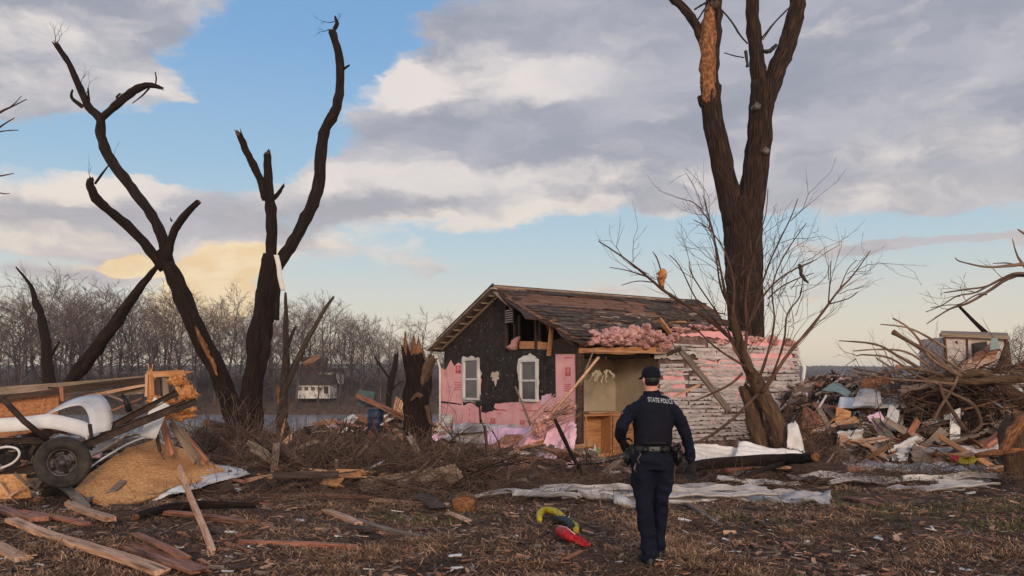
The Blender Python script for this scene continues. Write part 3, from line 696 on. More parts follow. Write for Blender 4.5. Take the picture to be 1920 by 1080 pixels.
# ------------------------------------------------------------------ the big split maple behind the house
YM = 31.0
g = Wp(1400, 760, YM); g.z = ground_h(g.x, YM) - .2
t = thing('broken_tree', g, 'huge ridged tree trunk rising behind the house, forked into broken topped limbs', 'tree')
m = MBL(); limb(m, [(1402, 860, 42), (1400, 760, 36), (1399, 680, 34), (1398, 600, 33), (1396, 520, 33), (1393, 450, 34), (1390, 400, 36), (1392, 375, 34)], YM, 40, ridge=.16, rough=.12); m.build('trunk', [M['barkbig'], M['rawwood']], t)
m = MBL(); limb(m, [(1378, 420, 20), (1368, 370, 21), (1356, 320, 20), (1346, 270, 19.5), (1337, 225, 18.5), (1333, 185, 18), (1332, 160, 17)], YM - .2, 30, ridge=.18, rough=.12, dy=[0, 0, -.1, -.2, -.2, -.3, -.3])
limb(m, [(1336, 210, 15), (1334, 150, 13), (1336, 90, 14), (1337, 30, 15), (1338, -20, 15), (1338, -60, 14)], YM - .3, 20, ridge=.16)
limb(m, [(1327, 110, 9), (1312, 62, 8.5), (1290, 25, 8), (1265, 0, 7.5), (1240, -20, 6), (1215, -30, 4)], YM - .4, 14, ridge=.15); limb(m, [(1325, 200, 9), (1316, 188, 8), (1313, 180, 6)], YM - .5, 10)
m.build('branch', [M['barkbig'], M['rawwood']], t)
m = MBL(); limb(m, [(1334, 205, 4), (1330, 185, 12), (1328, 140, 13.5), (1327, 90, 13), (1329, 50, 12), (1331, 20, 9), (1333, 5, 2)], YM - .62, 20, ridge=.35, rough=.3, capm=0); m.build('bare_wood', [M['rawwood']], t)
m = MBL(); limb(m, [(1402, 420, 22), (1410, 370, 24), (1418, 310, 23), (1424, 260, 21.5), (1427, 210, 22), (1432, 175, 25), (1434, 155, 24)], YM, 32, ridge=.18, rough=.1)
limb(m, [(1426, 190, 15), (1421, 130, 14), (1416, 80, 13), (1412, 40, 12), (1411, 0, 11), (1410, -60, 10)], YM, 20, ridge=.16)
limb(m, [(1438, 185, 15), (1452, 140, 17), (1468, 105, 16.5), (1480, 70, 16), (1489, 35, 16), (1497, 0, 14), (1504, -40, 13), (1508, -70, 12)], YM + .1, 20, ridge=.16)
m.build('branch', [M['barkbig'], M['rawwood']], t)
m = MBL()
for px, py, r in ((1420, 199, 7), (1436, 283, 7)):
    c = Wp(px, py, YM - .55); m.tube([c + Vector((0, .3, 0)), c + Vector((0, -.02, 0.01))], [r / F * YM, r / F * YM * .95], 12, rough=.2)
m.build('cut_face', [M['rim']], t)
m = MBL(); limb(m, [(1345, 10, 1.6), (1370, 38, 1.6), (1388, 66, 1.8), (1402, 82, 1.6)], YM - .4, 5); limb(m, [(1428, 72, 1.8), (1450, 45, 1.6), (1476, 18, 1.5)], YM - .3, 5); limb(m, [(1430, 75, 1.2), (1455, 40, 1.2), (1480, 14, 1.2)], YM - .5, 5)
limb(m, [(1358, 99, 1), (1375, 104, 1.2), (1395, 108, 1)], YM - .4, 5); limb(m, [(1302, 18, 2), (1315, 10, 2), (1325, 4, 2)], YM - .5, 5); limb(m, [(1308, 38, 1.5), (1318, 22, 2), (1326, 12, 2)], YM - .5, 5)
limb(m, [(1430, 95, 3.5), (1442, 96, 4.5), (1456, 84, 3)], YM - .2, 7, rough=.6); limb(m, [(1398, 95, 3), (1400, 110, 3), (1402, 126, 2.5)], YM - .5, 6, rough=.5)
tag(m.build('wire', [M['black']]), 'black torn service wires and rags strung between the limbs of the huge forked tree', 'wire')
m = MBL(); limb(m, [(1333, 4, 4), (1340, 12, 6), (1346, 4, 4)], YM - .75, 8, rough=.7); limb(m, [(1322, 20, 2), (1334, 14, 3), (1345, 0, 2)], YM - .75, 8, rough=.7)
tag(m.build('rag', [M['barkgrey']]), 'grey rag wrapped round the top of the bare orange wood on the huge forked tree', 'rag')

# ------------------------------------------------------------------ scrubby tree in front of the siding wall
YT = 19.0
g = G(1462, 895); YT = g.y
t = thing('bare_tree', (g.x, g.y, g.z - .1), 'leaning scrubby tree with a tangle of bare twigs before the white siding wall', 'tree')
m = MBL()
limb(m, [(1490, 905, 20), (1474, 850, 18), (1458, 800, 16), (1438, 755, 14), (1418, 715, 12), (1400, 685, 10), (1388, 650, 8.5), (1378, 610, 7), (1370, 570, 6)], YT, 20, ridge=.3, rough=.3)
m.build('trunk', [M['barktan'], M['rawwood']], t)
m = MBL(); limb(m, [(1440, 900, 18), (1432, 850, 17), (1418, 800, 15), (1408, 760, 13), (1398, 735, 12), (1393, 726, 9)], YT + .3, 16, ridge=.3, rough=.3, jag=.06)
m.build('broken_stem', [M['barktan'], M['rawwood']], t)
m = MBL(); rt = random.Random(5)
_limb = limb
def limb(mb, pts, Y, sides=8, **k): _limb(mb, [(a, b, max(.7, c * .72)) for a, b, c in pts], Y, sides, **k)
limb(m, [(1388, 650, 6), (1360, 625, 5.5), (1330, 600, 5), (1300, 580, 4.5), (1270, 562, 4.2), (1245, 545, 4), (1215, 520, 3.2), (1185, 495, 2.6), (1150, 470, 2), (1122, 452, 1.3)], YT, 8)
limb(m, [(1244, 545, 2.4), (1241, 515, 2), (1232, 485, 1.8), (1224, 472, 1)], YT, 6); limb(m, [(1215, 520, 2), (1180, 508, 1.6), (1143, 501, 1)], YT, 5); limb(m, [(1228, 530, 1.6), (1195, 527, 1.3), (1165, 535, .8)], YT, 5)
limb(m, [(1372, 640, 3), (1340, 600, 2.4), (1305, 560, 2), (1275, 500, 1.5), (1255, 478, 1)], YT, 6)
limb(m, [(1430, 735, 6), (1460, 690, 5), (1485, 655, 4.5), (1520, 615, 4), (1550, 575, 3.2), (1572, 545, 2.6), (1600, 515, 2), (1632, 470, 1.2)], YT - .2, 8)
limb(m, [(1556, 570, 2), (1590, 560, 1.5), (1608, 548, 1)], YT - .2, 5); limb(m, [(1553, 572, 2), (1556, 530, 1.6), (1558, 490, 1)], YT - .2, 5); limb(m, [(1575, 540, 1.6), (1590, 505, 1.2), (1606, 488, .8)], YT - .2, 5)
limb(m, [(1378, 610, 4.5), (1362, 560, 4), (1352, 510, 3.2), (1342, 460, 2.5), (1330, 410, 1.8), (1318, 365, 1)], YT, 7)
limb(m, [(1372, 585, 3), (1352, 540, 2.6), (1344, 490, 2.2), (1336, 430, 1.8), (1312, 390, 1.4), (1292, 375, 1)], YT + .3, 6)
limb(m, [(1374, 590, 3), (1376, 530, 2.6), (1358, 470, 2), (1330, 430, 1.6), (1300, 412, 1)], YT - .2, 6)
limb(m, [(1395, 680, 5), (1400, 620, 4), (1398, 560, 3.2), (1408, 500, 2.6), (1424, 440, 2), (1436, 400, 1.4), (1440, 355, 1)], YT - .3, 7)
limb(m, [(1400, 620, 3.6), (1420, 560, 3), (1440, 500, 2.5), (1462, 450, 2), (1482, 410, 1.5), (1496, 372, 1)], YT - .4, 6)
limb(m, [(1408, 600, 3), (1435, 550, 2.6), (1465, 520, 2.2), (1500, 500, 1.8), (1532, 486, 1)], YT - .1, 6)
limb(m, [(1440, 560, 2.4), (1462, 540, 2), (1490, 525, 1.6), (1526, 512, 1)], YT - .3, 5)
limb(m, [(1420, 720, 4), (1440, 660, 3.2), (1452, 600, 2.6), (1448, 540, 2), (1470, 480, 1.6), (1512, 418, 1)], YT - .5, 6)
limb(m, [(1450, 700, 3.4), (1470, 640, 2.8), (1476, 590, 2.2), (1500, 555, 1.8), (1505, 520, 1)], YT - .4, 6)
limb(m, [(1410, 700, 4), (1380, 660, 3.2), (1360, 610, 2.4), (1300, 520, 1.6), (1292, 490, 1)], YT - .2, 6)
limb(m, [(1392, 700, 4), (1370, 720, 3), (1330, 740, 2.4), (1300, 752, 1.6)], YT - .3, 6); limb(m, [(1420, 740, 4), (1380, 780, 4), (1340, 812, 4), (1305, 830, 3)], YT - .3, 7)
limb(m, [(1402, 690, 3), (1340, 650, 2.4), (1290, 600, 1.8), (1255, 560, 1.2)], YT - .4, 6)
# finer shoots
src = [(x, y) for x, y in ((1340, 460), (1352, 510), (1344, 490), (1336, 430), (1358, 470), (1362, 560), (1376, 530), (1330, 410), (1318, 390), (1330, 430), (1352, 540), (1408, 500), (1398, 560), (1424, 440), (1440, 500), (1462, 450), (1482, 410),
       (1435, 550), (1465, 520), (1500, 500), (1452, 600), (1448, 540), (1470, 480), (1476, 590), (1500, 555), (1470, 640), (1572, 545), (1556, 530), (1600, 515), (1590, 520), (1215, 520), (1185, 495), (1270, 562), (1245, 545), (1300, 580), (1300, 520),
       (1360, 610), (1330, 600), (1440, 660), (1400, 620), (1420, 560), (1400, 660), (1490, 600), (1485, 655), (1520, 615), (1380, 660), (1425, 640), (1350, 590), (1440, 580), (1380, 560), (1410, 480), (1430, 480), (1390, 520), (1450, 520), (1460, 560), (1480, 540))]
for k in range(2):
    for (x, y) in src:
        twigs_from(m, [(x + rt.uniform(-3, 3), y + rt.uniform(-8, 8), rt.gauss((x - 1395) / 160, .5), rt.uniform(.3, 1.1), rt.uniform(.45, .95))], YT - .2, rt, .0075, depth=1, ln=.45, kids=(2, 3))
m.build('branch', [M['twigdark']], t)
limb = _limb
# things caught in it
m = MBL(); limb(m, [(1236, 508, 7), (1242, 516, 9), (1240, 528, 6), (1243, 536, 3)], YT - .05, 9, rough=1.0); tag(m.build('insulation_scrap', [M['foam']]), 'clump of tan insulation snagged on the long left twig above the house roof', 'debris')
m = MBL(); limb(m, [(1499, 495, 2), (1502, 510, 3.5), (1507, 522, 3), (1516, 531, 1)], YT - .2, 7, rough=.9); tag(m.build('rag', [M['barkgrey']]), 'thin grey rag hanging from a twig to the right of the huge trunk', 'rag')

# ------------------------------------------------------------------ trees whose branches enter from the sides
YR = 13.0
g = Wp(2060, 760, YR); g.z = ground_h(g.x, YR)
t = thing('bare_tree', g, 'bare tree reaching thin drooping branches in from the right edge', 'tree')
m = MBL(); limb(m, [(2060, 900, 40), (2055, 700, 34), (2040, 560, 28), (2050, 420, 22)], YR, 14); m.build('trunk', [M['barkgrey']], t)
m = MBL(); limb(m, [(2045, 560, 12), (1975, 530, 6), (1925, 515, 4.5), (1890, 522, 3.4), (1850, 548, 2.8), (1815, 568, 2.2), (1780, 580, 1.6), (1738, 607, 1)], YR, 7)
limb(m, [(1975, 528, 4), (1915, 514, 3), (1880, 522, 2.4), (1850, 537, 2), (1810, 543, 1.5), (1770, 549, 1)], YR + .1, 6); limb(m, [(1975, 525, 4), (1910, 512, 2.6), (1870, 527, 2), (1830, 548, 1.6), (1795, 555, 1.3), (1765, 573, 1), (1736, 585, .8)], YR - .1, 6)
limb(m, [(1850, 552, 1.8), (1830, 553, 1.4), (1800, 570, 1.2), (1775, 572, .9), (1745, 577, .7)], YR - .1, 5)
limb(m, [(2040, 520, 10), (1960, 500, 6), (1918, 496, 3.4), (1885, 499, 2.6), (1845, 500, 2), (1800, 490, 1.3), (1791, 483, .8)], YR, 6); limb(m, [(1905, 497, 2), (1885, 493, 1.4), (1862, 494, .9)], YR, 5)
limb(m, [(1925, 505, 3), (1912, 488, 2.4), (1904, 470, 1.4), (1898, 447, .7)], YR, 5); limb(m, [(2050, 470, 8), (1960, 450, 4), (1925, 440, 2.4), (1908, 430, 1.2)], YR, 5)
for (x, y) in ((1850, 548), (1815, 568), (1780, 580), (1880, 522), (1830, 548), (1800, 556)): twigs_from(m, [(x, y, -.6, rt.uniform(-.4, .8), .35)], YR, rt, .006, ln=.3)
m.build('branch', [M['twig']], t)
YL = 9.0
g = Wp(-110, 760, YL); g.z = ground_h(g.x, YL)
t = thing('bare_tree', g, 'bare tree whose thin twig tips poke in at the left edge of the sky', 'tree')
m = MBL(); limb(m, [(-115, 1000, 40), (-110, 700, 34), (-105, 420, 26), (-120, 200, 18)], YL, 12); m.build('trunk', [M['barkgrey']], t)
m = MBL()
for pts in ([(-105, 260, 6), (-40, 230, 3), (0, 210, 2), (22, 200, 1.5), (50, 186, .8)], [(0, 212, 1.2), (25, 196, 1), (40, 180, .6)], [(-105, 290, 6), (-30, 262, 2.5), (0, 238, 1.6), (27, 221, .8)], [(-30, 262, 2), (0, 247, 1.5), (35, 244, .7)],
            [(-105, 360, 6), (-30, 335, 2.2), (0, 330, 1.4), (26, 325, .7)], [(-30, 350, 2), (0, 362, 1.3), (18, 363, .7)]):
    limb(m, pts, YL, 5)
m.build('branch', [M['twigdark']], t)
# ------------------------------------------------------------------ the wrecked house
PH = R(33)
P0 = Vector((0.08 * 22.5, 22.5, -0.45))
hu = Vector((math.cos(PH), math.sin(PH), 0)); hv = Vector((-math.sin(PH), math.cos(PH), 0))
HW = 3.8; EV = 3.42; RZ = 5.0; SL = (RZ - EV) / HW      # half width, eave and ridge heights, slope
house = thing('house', P0, 'tornado wrecked gabled house with pink foam board, black sheathing and half its siding torn off', 'house', rz=PH)
CL = Vector(((Vector((0, 0, EYE)) - P0).dot(hu), (Vector((0, 0, EYE)) - P0).dot(hv), EYE - P0.z))
def hray(px, py):
    d = Vector(((px - 960) / F, 1, (HOR - py) / F)); return Vector((d.dot(hu), d.dot(hv), d.z))
def onx(px, py, x=0.0):
    d = hray(px, py); k = (x - CL.x) / d.x; return CL + d * k
def ony(px, py, y=0.0):
    d = hray(px, py); k = (y - CL.y) / d.y; return CL + d * k
def onroof(px, py, off=0.0):          # near slope: z = EV + SL*y
    d = hray(px, py); k = (EV + off + SL * CL.y - CL.z) / (d.z - SL * d.y); return CL + d * k
def jag(pts, step, amp, seed, ax=(0, 1)):
    """roughen a closed outline inside its own plane"""
    rg = random.Random(seed); out = []
    n = len(pts)
    for i in range(n):
        a = Vector(pts[i]); b = Vector(pts[(i + 1) % n]); L = (b - a).length; k = max(1, int(L / step))
        for j in range(k):
            p = a.lerp(b, j / k)
            if j > 0:
                for q in ax: p[q] += rg.uniform(-amp, amp)
            out.append(p)
    return out

def gpanel(pix, x, th=.02, j=None, seed=0):       # outline on the gable face
    pts = [onx(px, py, x) for px, py in pix]
    for p in pts: p.x = x
    if j: pts = jag(pts, j[0], j[1], seed, (1, 2))
    m_ = MB(); m_.prism(pts, (-th, 0, 0)); return m_
# gable wall: structure polygon with the torn opening at its top right left out
zb = onx(1000, 655).z; yl = onx(948, 600).y
m = MB()
W2 = 2 * HW
m.prism([(0, 0, 0), (0, W2, 0), (0, W2, EV), (0, yl, EV + SL * (W2 - yl) if yl > HW else EV + SL * yl), (0, yl, zb), (0, 0, zb)], (.12, 0, 0))
m.build('gable_wall', M['tarpaper'], house)
# pink foam boards
pieces = [
    [(828, 690), (836, 694), (846, 676), (852, 688), (860, 680), (868, 684), (868, 760), (900, 752), (898, 700), (903, 712), (900, 748), (903, 756), (902, 772), (912, 775), (925, 771), (930, 756), (960, 754), (985, 754), (1010, 750), (1040, 745), (1082, 738), (1082, 822), (828, 812)],
    [(1043, 664), (1080, 660), (1081, 745), (1044, 745)],
]
gpanel(pieces[0], -.001, .03, (.18, .03), 3).build('foam_board', M['pink'], house)
gpanel(pieces[1], -.002, .03).build('foam_board', M['pink'], house)
gpanel([(826, 752), (866, 757), (866, 759), (826, 755)], -.034, .006, (.2, .01), 5).build('seam_tape', M['tarpaper'], house)
gpanel([(886, 756), (898, 764), (905, 758), (915, 772), (934, 768), (922, 760), (932, 752), (925, 745), (890, 740)], -.036, .01, (.12, .05), 6).build('torn_felt', M['tarpaper'], house)
gpanel([(898, 762), (901, 762), (903, 794), (909, 793), (909, 795), (900, 796)], -.037, .01).build('torn_felt', M['tarpaper'], house)
gpanel([(922, 702), (925, 697), (929, 699), (932, 696), (936, 699), (934, 706), (937, 711), (932, 713), (930, 724), (928, 715), (924, 714), (925, 708), (921, 707)], -.001, .03, (.04, .02), 8).build('foam_remnant', M['plaster'], house)
gpanel([(1016, 742), (1034, 738), (1034, 756), (1014, 758)], -.033, .01, (.1, .03), 9).build('foam_board', M['lavender'], house)
# printed marks on the foam: a square emblem and blocks of small lines
m = MB()
def mark(px, py, w, h, lines=0):
    a = onx(px - w / 2, py - h / 2, -.035); b = onx(px + w / 2, py + h / 2, -.035); y0, y1, z0, z1 = min(a.y, b.y), max(a.y, b.y), min(a.z, b.z), max(a.z, b.z)
    if not lines:
        fr = [(y0, y1, z0, z0 + (z1 - z0) * .38), (y0, y0 + (y1 - y0) * .28, z0, z1), (y1 - (y1 - y0) * .28, y1, z0, z1), (y0, y1, z1 - (z1 - z0) * .14, z1), (y0 + (y1 - y0) * .4, y0 + (y1 - y0) * .6, z0 + (z1 - z0) * .4, z1 - (z1 - z0) * .25)]
        for (c, d, e, f_) in fr: m.add([(-.036, c, e), (-.036, d, e), (-.036, d, f_), (-.036, c, f_)], [(0, 1, 2, 3)])
    else:
        rg = random.Random(int(px * 7 + py))
        for k in range(lines):
            z = z0 + (z1 - z0) * (k + .25) / lines; hh = (z1 - z0) / lines * .5; y = y0
            while y < y1 - .02:
                e = min(y1, y + rg.uniform(.03, .09)); m.add([(-.036, y, z), (-.036, e, z), (-.036, e, z + hh), (-.036, y, z + hh)], [(0, 1, 2, 3)]); y = e + .015
mark(859, 693, 10, 14); mark(1065, 697, 10, 16); mark(924, 790, 9, 12); mark(979, 792, 9, 8)
mark(940, 769, 20, 7, 1); mark(992, 770, 32, 7, 1); mark(1066, 671, 16, 4, 1); mark(858, 724, 12, 18, 4); mark(1064, 727, 14, 16, 4); mark(888, 793, 20, 5, 1); mark(880, 778, 1.5, 30, 3); mark(935, 775, 8, 4, 1); mark(990, 765, 8, 3, 1)
m.build('printed_mark', M['red'], house)
# windows
def window(x0, x1, y0, y1, wrap, seed):
    a = onx(x0, y0, -.07); b = onx(x1, y1, -.07); ya, yb = min(a.y, b.y), max(a.y, b.y); zt = (onx((x0 + x1) / 2, y0, -.07)).z; zl = onx((x0 + x1) / 2, y1, -.07).z
    gpanel(wrap, -.034, .012, (.10, .03), seed).build('window_wrap', M['white'], house)
    f_ = MB(); w_ = .07
    f_.box((-.075, ya + w_ / 2, (zt + zl) / 2), (.07, w_, zt - zl)); f_.box((-.075, yb - w_ / 2, (zt + zl) / 2), (.07, w_, zt - zl))
    f_.box((-.076, (ya + yb) / 2, zt - w_ / 2), (.072, yb - ya - 2 * w_, w_)); f_.box((-.076, (ya + yb) / 2, zl + w_ / 2), (.09, yb - ya - 2 * w_, w_))
    fr = f_.build('window', M['white'], house)
    zm = (zt + zl) / 2
    s = MB(); s.box((-.066, (ya + yb) / 2, zm), (.05, yb - ya - 2 * w_ - .004, .055))
    for (lo, hi) in ((zl + w_, zm - .0275), (zm + .0275, zt - w_)):
        s.box((-.06, ya + w_ + .0165, (lo + hi) / 2), (.03, .033, hi - lo)); s.box((-.06, yb - w_ - .0165, (lo + hi) / 2), (.03, .033, hi - lo))
    s.build('sash', M['white'], fr)
    p = MB(); p.box((-.053, (ya + yb) / 2, zm), (.006, yb - ya - 2 * w_ - .01, zt - zl - 2 * w_ - .01)); p.build('pane', M['glass'], fr)
window(869, 898, 672, 750, [(866, 674), (868, 668), (876, 671), (884, 667), (891, 672), (897, 670), (899, 690), (904, 700), (900, 712), (902, 752), (894, 753), (893, 759), (885, 754), (868, 753)], 21)
window(975, 1008, 674, 753, [(973, 672), (985, 667), (994, 662), (1004, 668), (1011, 674), (1011, 752), (1004, 757), (984, 752), (972, 712), (970, 690)], 22)
m = MB(); rgs = random.Random(77)      # shreds of felt and paper left on the sheathing
for k in range(110):
    px, py = rgs.uniform(835, 1075), rgs.uniform(600, 752)
    q = onx(px, py, -.004)
    if q.z > EV + SL * (q.y if q.y < HW else W2 - q.y) - .15 or q.z > zb and q.y < yl: continue
    w_, h_ = rgs.uniform(.01, .06), rgs.uniform(.01, .05); n_ = rgs.randint(4, 6)
    m.prism([(-.004, q.y + math.cos(a * 6.28 / n_) * w_ * rgs.uniform(.4, 1), q.z + math.sin(a * 6.28 / n_) * h_ * rgs.uniform(.4, 1)) for a in range(n_)], (-.006, 0, 0))
m.build('felt_shreds', M['woodgrey'], house)
for z_ in (1.25, 2.45):
    m = MB(); m.beam((-.003, .1, z_), (-.003, W2 - .1, z_ + .01), .012, .004, up=(1, 0, 0)); m.build('panel_joint', M['black'], house)
# top of the gable: vent siding scrap, studs, blocking
m = gpanel([(946, 586), (958, 576), (964, 590), (964, 606), (948, 606)], -.05, .02); m.build('vent_frame', M['wooddark'], house)
m = MB()
for k in range(6):
    a = onx(948, 583 + k * 4.3, -.09); b = onx(962, 581 + k * 4.3, -.09); m.beam(a, b, .035, .012)
m.build('gable_vent', M['white'], house)
for (px, wd, top) in ((950, .07, 596), (966, .09, 590), (974, .05, 590), (1006, .09, 596), (1012, .03, 605)):
    m = MB(); a = onx(px, 655, .03); b = onx(px, top, .03); m.beam(a, b, wd, .09, up=(0, 1, 0)); m.build('stud', M['wooddark'], house)
m = gpanel([(975, 640), (1006, 640), (1006, 654), (975, 654)], .02, .02); m.build('blocking', M['woodorange'], house)
m = gpanel([(1009, 640), (1034, 643), (1034, 656), (1009, 655)], .02, .02); m.build('blocking', M['woodorange'], house)
m = MB(); a = onx(955, 652, -.06); m.tube([a, a + Vector((0, -.25, .05)), onx(966, 640, -.06), onx(974, 632, -.06)], [.08, .12, .09, .04], 10, rough=.8); m.build('insulation', M['pinkfluff'], house, smooth=True)
m = MB(); a = onx(1036, 600, -.25); b = onx(1029, 667, -.2); m.beam(a, b, .14, .03, up=(0, 1, 0)); m.build('hanging_board', M['woodorange'], house)
m = MB(); a = onx(1030, 608, -.2); m.tube([onx(1042, 600, -.2), a, onx(1028, 620, -.2)], [.05, .1, .04], 8, rough=.8); m.build('shredded_wood', M['rawwood'], house)
# attic darkness: ceiling joist floor and far gable
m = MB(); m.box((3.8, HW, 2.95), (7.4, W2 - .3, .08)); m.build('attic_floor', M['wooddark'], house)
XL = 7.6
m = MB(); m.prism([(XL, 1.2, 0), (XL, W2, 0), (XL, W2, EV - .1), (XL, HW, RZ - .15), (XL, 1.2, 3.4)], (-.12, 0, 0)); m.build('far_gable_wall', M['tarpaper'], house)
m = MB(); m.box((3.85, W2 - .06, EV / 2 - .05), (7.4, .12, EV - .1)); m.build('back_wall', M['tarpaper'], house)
# left corner trim, hanging gutter pipe
m = MB(); a = onx(823, 668, -.08); m.tube([onx(818, 664, -.2), onx(825, 690, -.1), onx(825, 760, -.1), onx(824, 822, -.1)], [.04, .04, .035, .03], 7); m.build('corner_trim', M['white'], house)

# ---- roof: far (left) slope slab with overhang past the gable
OV = .34
def slope_pt(x, y, off=0.0):
    z = EV + SL * y if y <= HW else EV + SL * (W2 - y)
    return Vector((x, y, z + off))
m = MB(); ye = W2 + .42
pts = [slope_pt(-OV, HW, .02), slope_pt(-OV, ye, .02), slope_pt(7.7, ye, .02), slope_pt(7.7, HW, .02)]
m.prism(pts, (0, 0, .12)); m.build('roof', M['woodgrey'], house)
m = MB(); rg = random.Random(3)
for side in (0, 1):
    off = -.16 if side else .03
m.beam(slope_pt(-OV - .02, HW - .02, .06), slope_pt(-OV - .02, ye + .03, .06), .035, .20, up=(1, 0, 0)); 
m2 = MB(); m2.v = m.v; m2.f = m.f; m2.m = m.m; m2.uv = m.uv
m2.build('bargeboard', M['palewood2'], house)
m = MB(); m.beam(slope_pt(-.05, HW + .1, -.06), slope_pt(-.05, ye - .35, -.06), .10, .07, up=(1, 0, 0)); m.build('frieze_board', M['woodgrey'], house)
for k in range(9):
    m = MB(); y = HW + .3 + k * .45; m.beam(slope_pt(-OV, y, -.02), slope_pt(-.02, y, -.02), .04, .05); m.build('lookout', M['woodgrey'], house)
m = MB(); m.beam(slope_pt(-OV - .01, ye - .5, .20), slope_pt(-OV - .01, HW + .02, .20), .05, .03, up=(1, 0, 0)); m.build('roof_edge', M['shingle'], house)
m = MB(); m.prism([slope_pt(-OV - .03, ye + .05, .14), slope_pt(-OV - .03, HW, .145), slope_pt(7.7, HW, .145), slope_pt(7.7, ye + .05, .14)], (0, 0, .02)); m.build('shingles', M['shingle'], house)

# ---- near slope, torn
edge = [(930, 545), (1000, 549), (1100, 554), (1200, 559), (1309, 563), (1322, 572), (1340, 584), (1352, 600), (1370, 612), (1300, 616), (1200, 622), (1130, 632), (1088, 645), (1052, 632), (1040, 615), (1010, 600), (985, 598), (962, 575)]
pts = [onroof(px, py) for px, py in edge]
m = MB(); m.prism(jag(pts, .5, .05, 4), (0, 0, .03)); m.build('roof', M['wooddark'], house)
# deck boards over the frame
def in_poly(x, y, poly):
    c = False; n = len(poly); j = n - 1
    for i in range(n):
        if (poly[i][1] > y) != (poly[j][1] > y) and x < (poly[j][0] - poly[i][0]) * (y - poly[i][1]) / (poly[j][1] - poly[i][1]) + poly[i][0]: c = not c
        j = i
    return c
rp = [(p.x, p.y) for p in pts]
m = MB(); rg = random.Random(31); y = HW - .05
while y > -.8:
    x = -.5
    while x < 10.5:
        L = rg.uniform(1.0, 3.2)
        n = 0; xs = [x + i * .15 for i in range(int(L / .15) + 1)]
        run = [q for q in xs if in_poly(q, y, rp)]
        if len(run) > 3 and rg.random() < .93:
            m.beam(Vector((run[0], y, EV + SL * y + .055 + rg.uniform(0, .012))), Vector((run[-1], y + rg.uniform(-.01, .01), EV + SL * y + .055 + rg.uniform(0, .02))), .135, .022, up=(0, -SL, 1))
        x += L + .02
    y -= .15
m.build('roof_boards', M['deck'], house)
# shingles in courses; boards stay bare where the photograph shows them
bare = [[onroof(*q) for q in poly] for poly in (
    [(958, 557), (1035, 558), (1130, 562), (1215, 572), (1226, 586), (1190, 590), (1140, 583), (1060, 579), (1010, 578), (980, 574)],
    [(1120, 584), (1200, 590), (1212, 598), (1165, 596)], [(985, 570), (1004, 580), (1030, 604), (1048, 626), (1015, 606), (985, 598), (965, 574)],
    [(1240, 570), (1300, 574), (1306, 582), (1260, 582)], [(1225, 598), (1250, 600), (1262, 615), (1232, 612)])]
m = MB(); row = 0; y = HW + .02
while y > -.7:
    x = -.35 + (row % 2) * .13
    while x < 10.6:
        pw = .26 + rg.uniform(-.02, .02) if rg.random() < .35 else rg.uniform(.35, 1.1)
        cx = x + pw / 2; nn = noise.noise(Vector((cx * .8, y * 2.2, 7)))
        ok = in_poly(cx, y - .05, rp) and not any(in_poly(cx + rg.gauss(0, .12), y + rg.gauss(0, .04), [(q.x, q.y) for q in b]) for b in bare) and nn < .42 and rg.random() < .95
        if ok:
            lift = max(0, rg.gauss(0, .035)) if rg.random() < .35 else 0.004
            tilt = rg.uniform(-.035, .035)
            zz = lambda yy: EV + SL * yy
            a = [Vector((x, y, zz(y) + .078 + .002 * rg.random())), Vector((x + pw, y, zz(y) + .078)), Vector((x + pw, y - .17 - tilt, zz(y - .17) + .092 + lift)), Vector((x, y - .17 + tilt, zz(y - .17) + .092 + lift * rg.uniform(.3, 1)))]
            m.prism(a, (0, 0, .012))
        x += pw + .006
    y -= .125; row += 1
m.build('shingles', M['shingle'], house)
m = MB()
for k in range(46):     # curled and flipped strips of roofing
    q = onroof(rg.uniform(1030, 1330), rg.uniform(585, 632), .12); 
    if not in_poly(q.x, q.y, rp): continue
    d = Vector((rg.uniform(-1, 1), rg.uniform(-.35, .35), rg.uniform(-.05, .1))).normalized() * rg.uniform(.15, .5)
    m.beam(q, q + d, rg.uniform(.05, .14), .015, up=(rg.uniform(-.2, .2), -SL + rg.uniform(-.4, .4), 1))
m.build('torn_roofing', M['woodgrey'], house)
for q, r_ in (((928, 546), (985, 612)), ):
    pass
# torn near rake board hanging at the peak, jagged rafter ends along the tear
m = MB(); m.beam(onx(931, 548, -.36), onx(957, 572, -.34), .04, .24, up=(1, 0, 0)); m.beam(onx(945, 560, -.30), onx(962, 580, -.25), .04, .12, up=(1, 0, 0)); m.build('bargeboard', M['woodgrey'], house)
m = MB()
for (a, b, w_) in (((962, 572), (1004, 588), .09), ((990, 584), (1032, 612), .09), ((1040, 612), (1066, 640), .06), ((1048, 618), (1080, 632), .05), ((1060, 622), (1084, 640), .06), ((1072, 628), (1092, 634), .07), ((1050, 625), (1076, 646), .05)):
    m = MB(); m.beam(onx(a[0], a[1], -.1), onx(b[0], b[1], -.12), w_, .05, up=(1, 0, 0)); m.build('rafter_end', M['deck'], house)
m = MB(); m.prism([onx(1052, 634, -.01), onx(1084, 642, -.01), onx(1084, 664, -.01), onx(1040, 664, -.01), onx(1034, 640, -.01)], (-.03, 0, 0)); m.build('gable_boards', M['wooddark'], house)
m = MB(); m.beam((-.02, -.02, 0), (-.02, -.02, 3.1), .12, .14, up=(1, 0, 0)); m.beam((.10, -.05, 0), (.10, -.05, 3.0), .05, .05, up=(1, 0, 0)); m.build('corner_post', M['wooddark'], house, bevel=.01)

